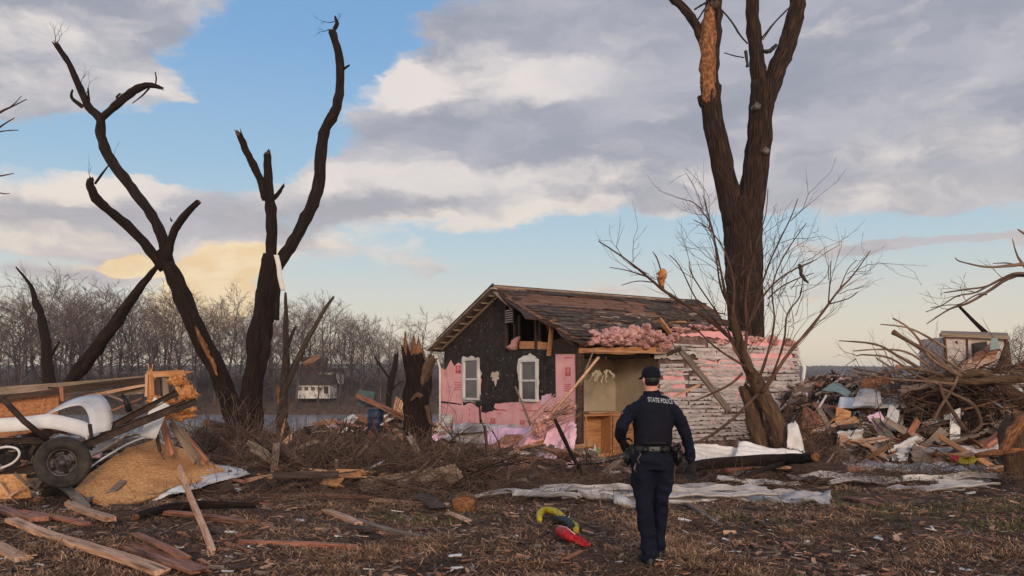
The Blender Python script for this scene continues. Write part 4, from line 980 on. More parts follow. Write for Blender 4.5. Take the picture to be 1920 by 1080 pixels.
# ---- open room behind the missing wall
x0, x1 = .16, 2.95
zf = ony((1130), 866, 0).z
depth = 2.4
m = MB(); m.box(((x0 - .05 + x1 + .37) / 2, depth, (zf + 3.0) / 2), (x1 + .42 - x0, .08, 3.0 - zf)); m.box((x0 - .03, depth / 2 + .05, (zf + 3.0) / 2), (.06, depth - .15, 3.0 - zf)); m.box((x1 + .34, depth / 2 + .1, (zf + 3.0) / 2), (.06, depth - .15, 3.0 - zf))
m.build('room_wall', M['plaster'], house)
m = MB(); m.box(((x0 + x1) / 2 + .1, depth / 2 - .03, zf - .06), (x1 - x0 + .7, depth + .1, .10)); m.build('floor_deck', M['woodorange'], house)
m = MB(); m.box(((x0 + x1) / 2 - .05, depth / 2 - .05, 3.02), (x1 - x0 + .15, depth + .3, .05)); m.build('ceiling_board', M['woodpale'], house)
m = MB(); rg2 = random.Random(4)
m.prism(jag([ony(1086, 652, -.14), ony(1230, 650, -.14), ony(1232, 660, -.14), ony(1190, 664, -.14), ony(1086, 662, -.14)], .2, .02, 7, (0, 2)), (0, .03, 0)); m.build('torn_header', M['woodorange'], house)
# lower wall below the open room
m = MB(); bz = zf - .16
for r_ in range(3):
    for c in range(8):
        m.box((.12 + .2 + c * .41 + (r_ % 2) * .2, -.01, bz - .1 - r_ * .205), (.395, .16, .19))
m.box((1.7, .06, bz - .35), (3.4, .12, .7)); m.build('foundation', M['block'], house)
m = MB(); m.prism(jag([ony(1085, 848, -.12), ony(1180, 853, -.12), ony(1180, 872, -.12), ony(1130, 868, -.12), ony(1085, 862, -.12)], .25, .03, 12, (0, 2)), (0, .04, 0)); m.build('rim_board', M['woodorange'], house)
m = MB(); a = ony(1092, 862, -.2); b = ony(1152, 866, -.22); c = ony(1180, 886, -.3); m.beam(a, b, .04, .05); m.beam(b, c, .04, .05); m.build('trim_strip', M['woodgrey'], house)
m = MB(); rg3 = random.Random(14)
for k in range(9):     # shredded ceiling hanging in the room
    q = ony(rg3.uniform(1110, 1142), rg3.uniform(690, 700), .7)
    pts_ = [q]
    for i in range(4): pts_.append(pts_[-1] + Vector((rg3.gauss(0, .07), rg3.gauss(0, .05), -.1 * rg3.uniform(.4, 1.4))))
    m.tube(pts_, [.02, .05, .045, .03, .008], 6, rough=.9)
m.build('hanging_scraps', M['plaster'], house)
m = MB(); m.tube([ony(1136, 660, .5), ony(1136, 674, .5)], [.02, .02], 6); m.build('hanging_bulb_cord', M['white'], house)

# ---- siding wall
zt_l, zt_r = ony(1250, 612).z, ony(1490, 628).z
XW0, XW1 = ony(1236, 700).x, ony(1497, 700).x
def wall_top(px): return np.interp(px, [1228, 1250, 1262, 1290, 1360, 1400, 1440, 1495], [640, 640, 618, 612, 612, 622, 634, 640])
m = MB(); pts = []
for px in (1236, 1250, 1262, 1290, 1360, 1400, 1440, 1496): p = ony(px, wall_top(px) + 6, 0); pts.append((p.x, .02, p.z))
m.prism([(XW0, .02, .1)] + pts + [(XW1, .02, .1)], (0, .12, 0)); m.build('wall', M['backing'], house)
m = MB(); m.prism([(XW1 + .0, .14, .1), (XW1, 3.0, .1), (XW1, 3.0, 2.9), (XW1, .14, 2.9)], (-.1, 0, 0)); m.build('end_wall', M['woodgrey'], house)
# torn pink foam patches between courses
m = MB()
for i, poly in enumerate(([(1272, 628), (1350, 618), (1400, 630), (1494, 644), (1494, 656), (1450, 660), (1400, 644), (1330, 632)], [(1308, 668), (1340, 655), (1344, 720), (1330, 750), (1312, 700)], [(1328, 780), (1352, 784), (1345, 800), (1330, 796)],
                          [(1240, 700), (1280, 690), (1285, 745), (1245, 750)], [(1400, 660), (1480, 660), (1490, 690), (1420, 700)], [(1340, 690), (1370, 640), (1400, 700), (1380, 760)])):
    ps = [ony(a, b, -.002) for a, b in poly]
    for p in ps: p.y = -.004 - i * .002
    m.prism(jag(ps, .15, .05, 40 + i, (0, 2)), (0, -.03, 0))
m.build('foam_board', M['pink'], house)
m = MB(); rg = random.Random(8); z = .42; hole = 0
while z < 3.3:
    x = XW0 - .1 + rg.uniform(-.15, .12)
    xe = XW1 + rg.uniform(-.03, .05)
    while x < xe:
        L = rg.uniform(.15, .6) if rg.random() < .25 else rg.uniform(.6, 2.2); x2 = min(xe, x + L)
        mid = Vector(((x + x2) / 2, 0, z)); Wd = P0 + hu * mid.x + Vector((0, 0, z)); px = 960 + Wd.x / Wd.y * F; py = HOR - (Wd.z - EYE) / Wd.y * F
        if py < wall_top(px) + rg.uniform(-2, 14): break_ = True
        else: break_ = False
        dmg = .02 + .14 * max(0, noise.noise(Vector((mid.x * 1.1, z * 1.4, 3)))) + (.10 if py < 680 else 0) + (.15 if px < 1300 and 670 < py < 770 else 0)
        if not break_ and rg.random() > dmg:
            t1, t2 = rg.gauss(0, .012), rg.gauss(0, .012)
            z0_ = z; z = z0_ + .018 * noise.noise(Vector((mid.x * .9, z0_ * 2, 5))); hgt = .112 * (rg.uniform(.6, 1) if rg.random() < .22 else 1)
            a = [Vector((x, -.05, z)), Vector((x2 - rg.uniform(0, .03), -.05, z)), Vector((x2 - .005, -.042 - abs(t2), z + hgt + t2)), Vector((x + rg.uniform(0, .03), -.042 - abs(t1), z + hgt + t1))]
            # split the lower edge into a ragged line
            n = max(2, int((x2 - x) / .07)); low = []
            for k in range(n + 1):
                q = a[0].lerp(a[1], k / n); q.z += rg.uniform(-.004, .05) if rg.random() < .4 else 0; q.y -= rg.uniform(0, .02); low.append(q)
            m.prism(low + [a[2], a[3]], (0, .012, 0)); z = z0_
        x = x2 + (rg.uniform(0, .008) if rg.random() < .8 else rg.uniform(.02, .14))
    z += .122
m.build('siding', M['sidingw'], house)
m = MB()
for k in range(26):      # broken courses sticking out
    q = ony(rg.uniform(1236, 1480), rg.uniform(645, 800), -.07); L = rg.uniform(.15, .5)
    m.beam(q, q + Vector((L, rg.uniform(-.14, -.01), rg.uniform(-.06, .07))), .015, rg.uniform(.03, .09))
m.build('torn_siding', M['sidingw'], house)
m = MB(); p = [ony(1497, 668, .0), ony(1508, 690, -.15), ony(1502, 740, -.1), ony(1510, 800, -.1), ony(1506, 845, -.12)]
m.tube(p, [.05, .07, .06, .07, .05], 8, rough=.6); m.build('corner_trim', M['white'], house)

# fluffy insulation: lumpy mats along the top of the open room and wall
def fluff(name, chain, parent, matr, seed, sub=4):
    rg = random.Random(seed); m_ = MB()
    full = []
    for (c, r_) in chain:
        full.append((c, [q * .75 for q in r_]))
        for k in range(24):
            d = Vector((rg.gauss(0, 1), rg.gauss(0, 1), rg.gauss(0, 1))).normalized(); f_ = rg.uniform(.14, .38)
            full.append((Vector(c) + Vector((d.x * r_[0], d.y * r_[1], d.z * r_[2])) * .85, [r_[0] * f_, r_[1] * f_, r_[2] * f_ * 1.2]))
    for (c, r_) in full:
        bm = bmesh.new(); bmesh.ops.create_icosphere(bm, subdivisions=3, radius=1)
        vs = []
        for v in bm.verts:
            d = v.co.normalized(); k = 1 + .45 * noise.noise(d * 1.7 + Vector((seed, c[0], 0))) + .22 * noise.noise(d * 4.5 + Vector((c[0] * 3, 0, seed))) + .16 * noise.noise(d * 11 + Vector((0, c[0] * 3, 0))) + .10 * noise.noise(d * 23 + Vector((0, c[0] * 3, 0)))
            vs.append(Vector(c) + Vector((d.x * r_[0], d.y * r_[1], d.z * r_[2])) * k)
        m_.add(vs, [[q.index for q in f_.verts] for f_ in bm.faces]); bm.free()
        for k in range(18):      # loose fibres
            d = Vector((rg.gauss(0, 1), rg.gauss(0, 1), rg.gauss(0, 1))).normalized(); p = Vector(c) + Vector((d.x * r_[0], d.y * r_[1], d.z * r_[2])) * .9
            e = (d + Vector((rg.gauss(0, .8), rg.gauss(0, .8), rg.gauss(0, .8)))).normalized(); w_ = d.orthogonal().normalized() * .008
            m_.add([p - w_, p + w_, p + e * rg.uniform(.04, .10)], [(0, 1, 2)])
    return m_.build(name, matr, parent, smooth=True)
ch = []
for (px, py, rx, rz_) in ((1118, 632, .30, .15), (1150, 628, .30, .17), (1180, 626, .32, .19), (1205, 622, .28, .17), (1228, 630, .26, .14), (1240, 650, .2, .12), (1135, 640, .3, .1), (1170, 640, .3, .1), (1205, 640, .3, .12), (1248, 640, .22, .12), (1100, 640, .2, .08)):
    ch.append((ony(px, py + 2, -.10), (rx * 1.1, .32, rz_ * 1.35)))
fluff('insulation', ch, house, M['pinkfluff'], 3)
ch = []
for (px, py, rx, rz_) in ((1275, 616, .3, .10), (1310, 611, .35, .09), (1345, 612, .3, .10), (1385, 624, .25, .12), (1415, 634, .3, .12), (1450, 636, .3, .16), (1478, 640, .22, .16), (1350, 640, .2, .14), (1380, 650, .2, .16), (1265, 630, .15, .14)):
    ch.append((ony(px, py + 2, -.02), (rx * 1.1, .16, rz_ * .8)))
fluff('insulation', ch, house, M['pinkfluff'], 9)
m = MB(); m.beam(ony(1236, 598, .3), ony(1268, 640, -.05), .05, .16, up=(0, 1, 0)); m.beam(ony(1262, 604, .1), ony(1280, 604, .1), .04, .3, up=(0, 1, 0)); m.build('broken_rafter', M['woodorange'], house)

# kitchen cabinet in the open room with bottles
cz = zf - .01
cbx0, cbx1 = ony(1094, 800, 1.0).x, ony(1200, 800, 1.0).x
cb = P0 + hu * ((cbx0 + cbx1) / 2) + hv * 1.25; cb.z = P0.z + cz
cab = thing('kitchen_cabinet', cb, 'orange wooden base cabinet with one open bay in the roofless room', 'cabinet', rz=PH)
wd = cbx1 - cbx0; ch_ = (ony(1130, 776, 1.0).z - cz)
m = MB(); m.box((0, .24, ch_ / 2), (wd, .03, ch_)); m.box((-wd / 2 + .02, 0, ch_ / 2), (.04, .45, ch_)); m.box((wd / 2 - .02, 0, ch_ / 2), (.04, .45, ch_)); m.box((-.02, 0, ch_ / 2), (.05, .45, ch_)); m.box((0, 0, .05), (wd - .1, .44, .06)); m.box((0, -.235, ch_ - .03), (wd, .03, .06)); m.box((0, -.236, .03), (wd, .03, .06)); m.box((-wd / 2 + .10, -.237, ch_ / 2), (.05, .025, ch_ - .13)); m.build('body', M['woodorange'], cab)
m = MB(); m.box((-.35, -.03, ch_ + .04), (wd * .5, .52, .05)); m.build('worktop', M['woodpale'], cab)
for s in (0, 1):
    m = MB(); m.box((.20 + s * .41, -.262, ch_ / 2), (.39, .02, ch_ - .12)); d = m.build('door', M['woodorange'], cab, bevel=.006)
    m = MB(); m.tube([(.05 + s * .1, -.28, ch_ * .45), (.05 + s * .1, -.31, ch_ * .5), (.05 + s * .1, -.28, ch_ * .6)], [.01, .01, .01], 6); m.build('handle', M['woodpale'], d)
def bottle(px, py, col, label, h=.26):
    q = ony(px, py, 1.12); wq = P0 + hu * q.x + hv * q.y; wq.z = P0.z + cz + .085
    t_ = thing('bottle', wq, label, 'bottle'); m_ = MB(); m_.tube([(0, 0, 0), (0, 0, h * .65), (0, 0, h * .8), (0, 0, h * .9)], [.045, .045, .03, .018], 12); m_.build('body', M[col], t_, smooth=True)
    m_ = MB(); m_.tube([(0, 0, h * .9), (0, 0, h)], [.02, .02], 10); m_.build('cap', M['white'], t_)
bottle(1115, 825, 'white', 'white plastic bottle inside the open cabinet bay', .34); bottle(1123, 825, 'greenb', 'green plastic bottle inside the open cabinet bay', .22)
# ------------------------------------------------------------------ the officer, seen from behind, walking away
YO = G(1222, 1057).y
SC = F / YO
def po(px, py, dy=0.0): return Vector(((px - 1222) / SC * (1 + dy / YO), dy, (1057 - py) / SC))
ox = (1222 - 960) / F * YO
oz = ground_h(ox, YO) + bumps(ox, YO)
officer = thing('person', (ox, YO, oz), 'officer in dark navy uniform, cap and black gloves walking away across the debris', 'person')
def loft(bm_v, bm_f, secs, n=20, power=2.0):
    """secs: (centre, rx, ry) horizontal-ish sections; orientation follows the path"""
    P = [Vector(s_[0]) for s_ in secs]; b = len(bm_v)
    for i, (c, rx, ry) in enumerate(secs):
        t = (P[min(i + 1, len(P) - 1)] - P[max(i - 1, 0)]).normalized()
        X = Vector((1, 0, 0)); X = (X - t * X.dot(t))
        if X.length < .2: X = Vector((0, 0, 1)) - t * t.z
        X.normalize(); Yv = t.cross(X)
        for k in range(n):
            a = 2 * math.pi * k / n; ca, sa = math.cos(a), math.sin(a)
            ca = math.copysign(abs(ca) ** (2 / power), ca); sa = math.copysign(abs(sa) ** (2 / power), sa)
            bm_v.append(P[i] + X * ca * rx + Yv * sa * ry)
    m_ = len(secs)
    for i in range(m_ - 1):
        for k in range(n):
            k2 = (k + 1) % n; bm_f.append((b + i * n + k, b + i * n + k2, b + (i + 1) * n + k2, b + (i + 1) * n + k))
    bm_f.append(tuple(b + k for k in range(n))[::-1]); bm_f.append(tuple(b + (m_ - 1) * n + k for k in range(n)))
def fused(name, vs, fs, voxel, material, parent, folds=0.0, fscale=7.0, smooth=4, disp=None):
    me = bpy.data.meshes.new('tmp'); me.from_pydata([tuple(v) for v in vs], [], fs)
    bm = bmesh.new(); bm.from_mesh(me); bmesh.ops.recalc_face_normals(bm, faces=bm.faces); bm.to_mesh(me); bm.free()
    o = bpy.data.objects.new('tmp', me); scene.collection.objects.link(o)
    r_ = o.modifiers.new('r', 'REMESH'); r_.mode = 'VOXEL'; r_.voxel_size = voxel
    s_ = o.modifiers.new('s', 'SMOOTH'); s_.iterations = smooth; s_.factor = .5
    dg = bpy.context.evaluated_depsgraph_get(); dg.update()
    ev = o.evaluated_get(dg); me2 = bpy.data.meshes.new_from_object(ev)
    bpy.data.objects.remove(o)
    me2.name = name; me2.materials.clear(); me2.materials.append(material)
    if folds or disp:
        nn = [v.normal.copy() for v in me2.vertices]
        for v, nr in zip(me2.vertices, nn):
            d = 0
            if folds:
                p = v.co
                d = folds * (abs(noise.noise(Vector((p.x * fscale, p.y * fscale, p.z * fscale * 1.6)))) * -1.6 + .6 * noise.noise(Vector((p.x * fscale * 2.2 + p.z * 5, p.y * 9, p.z * fscale * 2.5))) + .4)
            if disp: d += disp(v.co)
            v.co += nr * d
    me2.polygons.foreach_set('use_smooth', [True] * len(me2.polygons))
    o2 = bpy.data.objects.new(name, me2); scene.collection.objects.link(o2); o2.parent = parent
    return o2
# body (one continuous figure: head, neck, torso, limbs, hands)
v, f = [], []
loft(v, f, [(po(1222, 862), .165, .12), (po(1223, 835), .15, .11), (po(1224, 800), .15, .11), (po(1223, 765), .16, .11), (po(1223, 752), .11, .09), (po(1222, 742), .07, .07), (po(1221, 730), .06, .065, ), (po(1221, 722), .055, .06)])
hc = po(1221, 712, .015)
loft(v, f, [(hc + Vector((0, .03, -.115)), .035, .04), (hc + Vector((-.004, .02, -.085)), .058, .075), (hc + Vector((0, .01, -.04)), .071, .09), (hc, .077, .10), (hc + Vector((0, 0, .05)), .075, .10), (hc + Vector((0, 0, .09)), .055, .075), (hc + Vector((0, 0, .11)), .02, .03)], 24)
# the face looks ahead and slightly left: nose, brow, lips and ears
hq = Matrix.Rotation(R(24), 3, 'Z')
def hp(x, y, z): return hc + hq @ Vector((x, y, z))
loft(v, f, [(hp(0, .085, .02), .010, .012), (hp(0, .105, -.01), .013, .016), (hp(0, .112, -.028), .017, .015), (hp(0, .095, -.036), .012, .01)], 10)
loft(v, f, [(hp(-.03, .09, .025), .006, .008), (hp(0, .097, .026), .008, .009), (hp(.03, .09, .025), .006, .008)], 8)
loft(v, f, [(hp(-.022, .092, -.06), .004, .006), (hp(0, .100, -.06), .007, .009), (hp(.022, .092, -.06), .004, .006)], 8)
loft(v, f, [(hp(0, .08, -.11), .02, .02), (hp(0, .088, -.09), .024, .02)], 10)
for s in (-1, 1):
    loft(v, f, [(hp(s * .078, 0, -.035), .006, .010), (hp(s * .086, -.006, -.012), .009, .017), (hp(s * .088, -.008, .012), .009, .019), (hp(s * .08, -.004, .026), .005, .010)], 10)
arms = {'L': [(po(1192, 768), .065, .065), (po(1172, 778, -.02), .058, .058), (po(1163, 800, -.03), .047, .05), (po(1164, 812, .04), .043, .043), (po(1170, 828, .13), .034, .036)],
        'R': [(po(1254, 768), .065, .065), (po(1275, 782, -.02), .056, .058), (po(1287, 812, -.03), .047, .048), (po(1293, 838, .01), .040, .042), (po(1297, 862, .04), .031, .033)]}
for k in arms: loft(v, f, [(c_, a_ * .72, b_ * .72) for (c_, a_, b_) in arms[k]], 14)
legs = {'L': [(po(1206, 858), .095, .105), (po(1206, 900), .086, .095), (po(1208, 950, .02), .068, .075), (po(1212, 1000, -.02), .058, .066), (po(1217, 1040, -.04), .046, .05)],
        'R': [(po(1240, 858), .095, .105), (po(1241, 900, .05), .086, .095), (po(1240, 950, .10), .066, .073), (po(1239, 1000, .12), .056, .064), (po(1238, 1034, .13), .045, .05)]}
for k in legs: loft(v, f, [(c_, a_ * .8, b_ * .8) for (c_, a_, b_) in legs[k]], 16)
def fingers(vv, ff, wrist, d, side, thumb, curl, sc=1.0):
    """palm, four bent fingers of unequal length and a thumb off the side of the palm"""
    d = Vector(d).normalized(); side = Vector(side).normalized(); fr = d.cross(side).normalized()
    w0 = Vector(wrist)
    loft2 = []
    P_ = [w0, w0 + d * .04 * sc, w0 + d * .085 * sc, w0 + d * .095 * sc]
    b = len(vv); n = 12
    for p, (a, c) in zip(P_, ((.026, .018), (.038, .018), (.041, .015), (.036, .012))):
        for k in range(n):
            t = 2 * math.pi * k / n; vv.append(p + side * math.cos(t) * a * sc + fr * math.sin(t) * c * sc)
    for i in range(3):
        for k in range(n): ff.append((b + i * n + k, b + i * n + (k + 1) % n, b + (i + 1) * n + (k + 1) % n, b + (i + 1) * n + k))
    ff.append(tuple(b + k for k in range(n))[::-1]); ff.append(tuple(b + 3 * n + k for k in range(n)))
    def chain(p, dirs, lens, r0):
        pts = [p]; 
        for q, l in zip(dirs, lens): pts.append(pts[-1] + q.normalized() * l * sc)
        n = 8; b = len(vv)
        for i, q in enumerate(pts):
            t = (pts[min(i + 1, len(pts) - 1)] - pts[max(i - 1, 0)]).normalized(); X = side - t * side.dot(t)
            if X.length < .1: X = fr - t * fr.dot(t)
            X.normalize(); Yv = t.cross(X); r = r0 * (1 - .1 * i) * (.75 if i == len(pts) - 1 else 1) * sc
            for k in range(n):
                a = 2 * math.pi * k / n; vv.append(q + (X * math.cos(a) + Yv * math.sin(a)) * r)
        for i in range(len(pts) - 1):
            for k in range(n): ff.append((b + i * n + k, b + i * n + (k + 1) % n, b + (i + 1) * n + (k + 1) % n, b + (i + 1) * n + k))
        ff.append(tuple(b + k for k in range(n))[::-1]); ff.append(tuple(b + (len(pts) - 1) * n + k for k in range(n)))
    for i, (o_, ln) in enumerate(((-.030, .8), (-.010, .97), (.011, 1.0), (.031, .88))):
        s0 = w0 + d * .085 * sc + side * o_ * sc * thumb * -1
        c = curl * (1 + .12 * (1.5 - i))
        dirs = [d + fr * .25 * c + side * o_ * -thumb * 2.5, d + fr * .9 * c, d * .6 + fr * 1.5 * c]
        chain(s0, dirs, [.040 * ln, .028 * ln, .022 * ln], .0095)
    chain(w0 + d * .03 * sc + side * thumb * .030 * sc, [d * .6 + side * thumb * .8 + fr * .3, d + side * thumb * .25 + fr * .4, d + fr * .6], [.035, .03, .024], .0115)
body = fused('body', v, f, .011, M['skin'], officer, smooth=3)
# gloves
v, f = [], []; 
loft(v, f, [(po(1296, 857, .035), .037, .04), (po(1298, 868, .045), .033, .035)], 12)
fingers(v, f, po(1298, 866, .045), (.02, .12, -1), (1, -.3, 0), -1, .55, 1.12)
fused('glove', v, f, .0055, M['glove'], officer, smooth=2)
v, f = [], []
loft(v, f, [(po(1167, 821, .09), .04, .04), (po(1171, 830, .14), .036, .036)], 12)
fingers(v, f, po(1170, 828, .13), (.35, .75, -.5), (.6, 0, .8), 1, .8, 1.12)
fused('glove', v, f, .0055, M['glove'], officer, smooth=2)
# trousers
v, f = [], []
loft(v, f, [(po(1222, 880), .168, .135), (po(1222, 862), .178, .142), (po(1222, 845), .170, .135), (po(1223, 832), .160, .125)], 28, 2.4)
loft(v, f, [(po(1205, 856), .110, .130), (po(1205, 885), .095, .116), (po(1206, 920, .01), .086, .10), (po(1209, 955, .02), .076, .088), (po(1212, 990, -.0), .070, .083), (po(1215, 1020, -.03), .067, .080), (po(1217, 1043, -.04), .070, .084), (po(1218, 1049, -.04), .066, .08)], 24)
loft(v, f, [(po(1241, 856), .110, .130), (po(1242, 885, .03), .094, .116), (po(1242, 920, .07), .083, .098), (po(1241, 955, .10), .072, .085), (po(1240, 990, .12), .065, .078), (po(1239, 1015, .13), .062, .076), (po(1239, 1037, .14), .065, .080), (po(1239, 1043, .14), .062, .076)], 24)
loft(v, f, [(po(1189, 890, .01), .015, .06), (po(1188, 906, .02), .020, .07), (po(1190, 922, .02), .015, .06)], 10, 3)      # cargo pockets
loft(v, f, [(po(1259, 890, .04), .015, .06), (po(1260, 906, .05), .019, .07), (po(1257, 922, .06), .015, .06)], 10, 3)
fused('trousers', v, f, .011, M['navy'], officer, folds=.019, fscale=6, smooth=3)
# shirt: shoulders, sleeves, collar
v, f = [], []
loft(v, f, [(po(1223, 850), .166, .128), (po(1223, 835), .160, .125), (po(1224, 810), .172, .13), (po(1225, 785), .178, .130), (po(1225, 768), .194, .128), (po(1224, 758), .182, .116), (po(1223, 749), .140, .10), (po(1222, 741), .085, .085), (po(1222, 733), .066, .072)], 28, 2.3)
loft(v, f, [(po(1196, 763), .052, .070), (po(1184, 770, -.01), .060, .068), (po(1173, 785, -.025), .057, .063), (po(1165, 801, -.035), .054, .060), (po(1164, 808, .0), .053, .055), (po(1166, 818, .07), .048, .048), (po(1169, 826, .12), .042, .042)], 18)
loft(v, f, [(po(1251, 763), .052, .070), (po(1263, 771, -.01), .060, .068), (po(1274, 788, -.02), .057, .062), (po(1284, 810, -.035), .053, .060), (po(1290, 830, -.005), .048, .054), (po(1295, 850, .025), .043, .047), (po(1297, 864, .04), .040, .043)], 18)
fused('shirt', v, f, .010, M['navy'], officer, folds=.016, fscale=8, smooth=3)
# vest over the shirt
v, f = [], []
loft(v, f, [(po(1224, 834), .164, .138), (po(1224, 815), .168, .144), (po(1225, 790), .172, .146), (po(1224, 768), .165, .140), (po(1223, 754), .145, .120), (po(1222, 746), .10, .10)], 28, 2.8)
vest = fused('vest', v, f, .010, M['navydark'], officer, folds=.004, fscale=9, smooth=3)
# collar, cap, hair
v, f = [], []
loft(v, f, [(po(1222, 745, .0), .085, .085), (po(1221, 738, .0), .074, .078), (po(1221, 733, .0), .070, .074)], 20)
fused('collar', v, f, .008, M['navydark'], officer, smooth=2)
v, f = [], []
loft(v, f, [(hc + Vector((0, -.012, -.055)), .058, .078), (hc + Vector((0, -.012, -.02)), .074, .098), (hc + Vector((0, -.01, .02)), .080, .104)], 20)
fused('hair', [x for x in v], f, .008, M['leather'], officer, smooth=1, disp=lambda c: (-.012 if c.y > hc.y + .0 else 0))
v, f = [], []
loft(v, f, [(hc + Vector((0, -.004, .012)), .0845, .110), (hc + Vector((0, -.004, .04)), .086, .113), (hc + Vector((0, -.002, .075)), .082, .108), (hc + Vector((0, 0, .105)), .064, .085), (hc + Vector((0, 0, .122)), .03, .04)], 28)
cap = fused('cap', v, f, .007, M['navydark'], officer, smooth=3, folds=.001)
m = MB(); vs = []; 
for i in range(13):
    a = R(-62 + i * 124 / 12); 
    for r_, z in ((.098, .028), (.165, .010)):
        q = hq @ Vector((math.sin(a) * r_ * (.82 if r_ < .1 else .5), math.cos(a) * r_ * (1.0 if r_ < .1 else 1.05), z)); vs.append(hc + q)
        vs.append(hc + q - Vector((0, 0, .006)))
fs = []
for i in range(12):
    a = i * 4; fs += [(a, a + 4, a + 6, a + 2), (a + 1, a + 3, a + 7, a + 5), (a + 2, a + 6, a + 7, a + 3), (a, a + 1, a + 5, a + 4)]
m.add(vs, fs); m.build('peak', M['navydark'], cap, smooth=True)
m = MB(); m.tube([hc + Vector((0, -.0, .122)), hc + Vector((0, 0, .130))], [.008, .004], 8); m.build('button', M['navydark'], cap)
# lettering across the shoulders, laid onto the vest
cu = bpy.data.curves.new('t', 'FONT'); cu.body = 'STATE POLICE'; cu.size = .056; cu.align_x = 'CENTER'; cu.align_y = 'CENTER'; cu.space_character = 1.02; cu.offset = .0009
to = bpy.data.objects.new('t', cu); scene.collection.objects.link(to)
dg = bpy.context.evaluated_depsgraph_get(); dg.update()
tm = bpy.data.meshes.new_from_object(to.evaluated_get(dg)); bpy.data.objects.remove(to)
bm = bmesh.new(); bm.from_mesh(tm)
bmesh.ops.subdivide_edges(bm, edges=[e for e in bm.edges if e.calc_length() > .012], cuts=2); bmesh.ops.triangulate(bm, faces=bm.faces)
shirt = [c_ for c_ in officer.children if c_.name.startswith('shirt')][0]
trees = [BVHTree.FromPolygons([q.co.copy() for q in k.data.vertices], [tuple(p.vertices) for p in k.data.polygons]) for k in (vest, shirt)]
xs = [q.co.x for q in bm.verts]; wdt = max(xs) - min(xs)
tc_ = po(1235, 751)
for q in bm.verts:
    x = q.co.x * .228 / wdt; z = q.co.y
    c = Vector((tc_.x + x, -1, tc_.z + z - x * .10)); hs = [k.ray_cast(c, Vector((0, 1, 0)))[0] for k in trees]
    q.co = Vector((c.x, min([h.y for h in hs if h] or [-.14]) - .004, c.z))
bm.to_mesh(tm); bm.free(); tm.name = 'lettering'; tm.materials.clear(); tm.materials.append(M['letter'])
lo = bpy.data.objects.new('lettering', tm); scene.collection.objects.link(lo); lo.parent = vest
# belt with pouches, holster, radio, keys
v, f = [], []
loft(v, f, [(po(1223, 846), .177, .143), (po(1223, 835), .174, .140)], 32, 2.3)
belt = fused('belt', v, f, .008, M['leather'], officer, smooth=1)
def pouch(name, px, py, dy, sx, sy, sz, material='leather', rot=0.0, r=.35):
    bm = bmesh.new(); bmesh.ops.create_cube(bm, size=1)
    for q in bm.verts: q.co = Vector((q.co.x * sx, q.co.y * sy, q.co.z * sz))
    bmesh.ops.bevel(bm, geom=bm.edges[:], offset=min(sx, sy, sz) * r, segments=3, affect='EDGES')
    me = bpy.data.meshes.new(name); bm.to_mesh(me); bm.free(); me.materials.append(M[material]); me.polygons.foreach_set('use_smooth', [True] * len(me.polygons))
    o = bpy.data.objects.new(name, me); scene.collection.objects.link(o); o.parent = belt; o.location = po(px, py, dy); o.rotation_euler = (0, R(rot), 0); return o
pouch('holster', 1270, 856, .02, .085, .13, .17); pouch('pistol_grip', 1271, 838, .0, .05, .09, .07, rot=8)
pouch('pouch', 1262, 842, -.09, .05, .05, .09); pouch('pouch', 1240, 841, -.145, .06, .04, .065); pouch('pouch', 1205, 841, -.14, .06, .04, .065)
pouch('radio', 1186, 848, -.02, .07, .06, .15, 'glove', -6); pouch('taser', 1179, 858, .04, .06, .10, .15, 'leather', 5)
pouch('belt_edge', 1223, 829, -.152, .2, .02, .02, 'glove')
m = MB(); m.tube([po(1194, 845, -.13), po(1196, 850, -.15), po(1190, 858, -.15), po(1193, 866, -.15)], [.006, .007, .005, .008], 6); m.tube([po(1188, 866, -.13), po(1184, 876, -.14), po(1187, 882, -.14)], [.006, .009, .006], 6); m.build('keys', M['rim'], belt)
# boots
for (px, py, dy, h) in ((1216, 1046, -.04, 0), (1240, 1040, .14, .018)):
    v, f = [], []
    b0 = po(px, 1057, dy); b0.z = h
    loft(v, f, [(b0 + Vector((0, -.01, .13)), .050, .058), (b0 + Vector((0, -.01, .07)), .047, .062), (b0 + Vector((0, .0, .035)), .046, .08), (b0 + Vector((0, .01, .012)), .047, .09)], 18)
    sv = [];  
    for i in range(24):
        a = 2 * math.pi * i / 24; x = math.cos(a) * .050 * (1 - .12 * math.sin(a)); y = .055 + math.sin(a) * .148
        sv.append((x, y))
    b = len(v)
    for z, k in ((0, 1), (.03, 1.0), (.055, .92), (.075, .7)):
        for (x, y) in sv: v.append(b0 + Vector((x * k, .055 + (y - .055) * (k if z < .06 else .8) - (0 if z < .06 else .01), z)))
    for i in range(3):
        for k in range(24): f.append((b + i * 24 + k, b + i * 24 + (k + 1) % 24, b + (i + 1) * 24 + (k + 1) % 24, b + (i + 1) * 24 + k))
    f.append(tuple(b + k for k in range(24))[::-1]); f.append(tuple(b + 72 + k for k in range(24)))
    fused('boot', v, f, .007, M['leather'], officer, smooth=2)
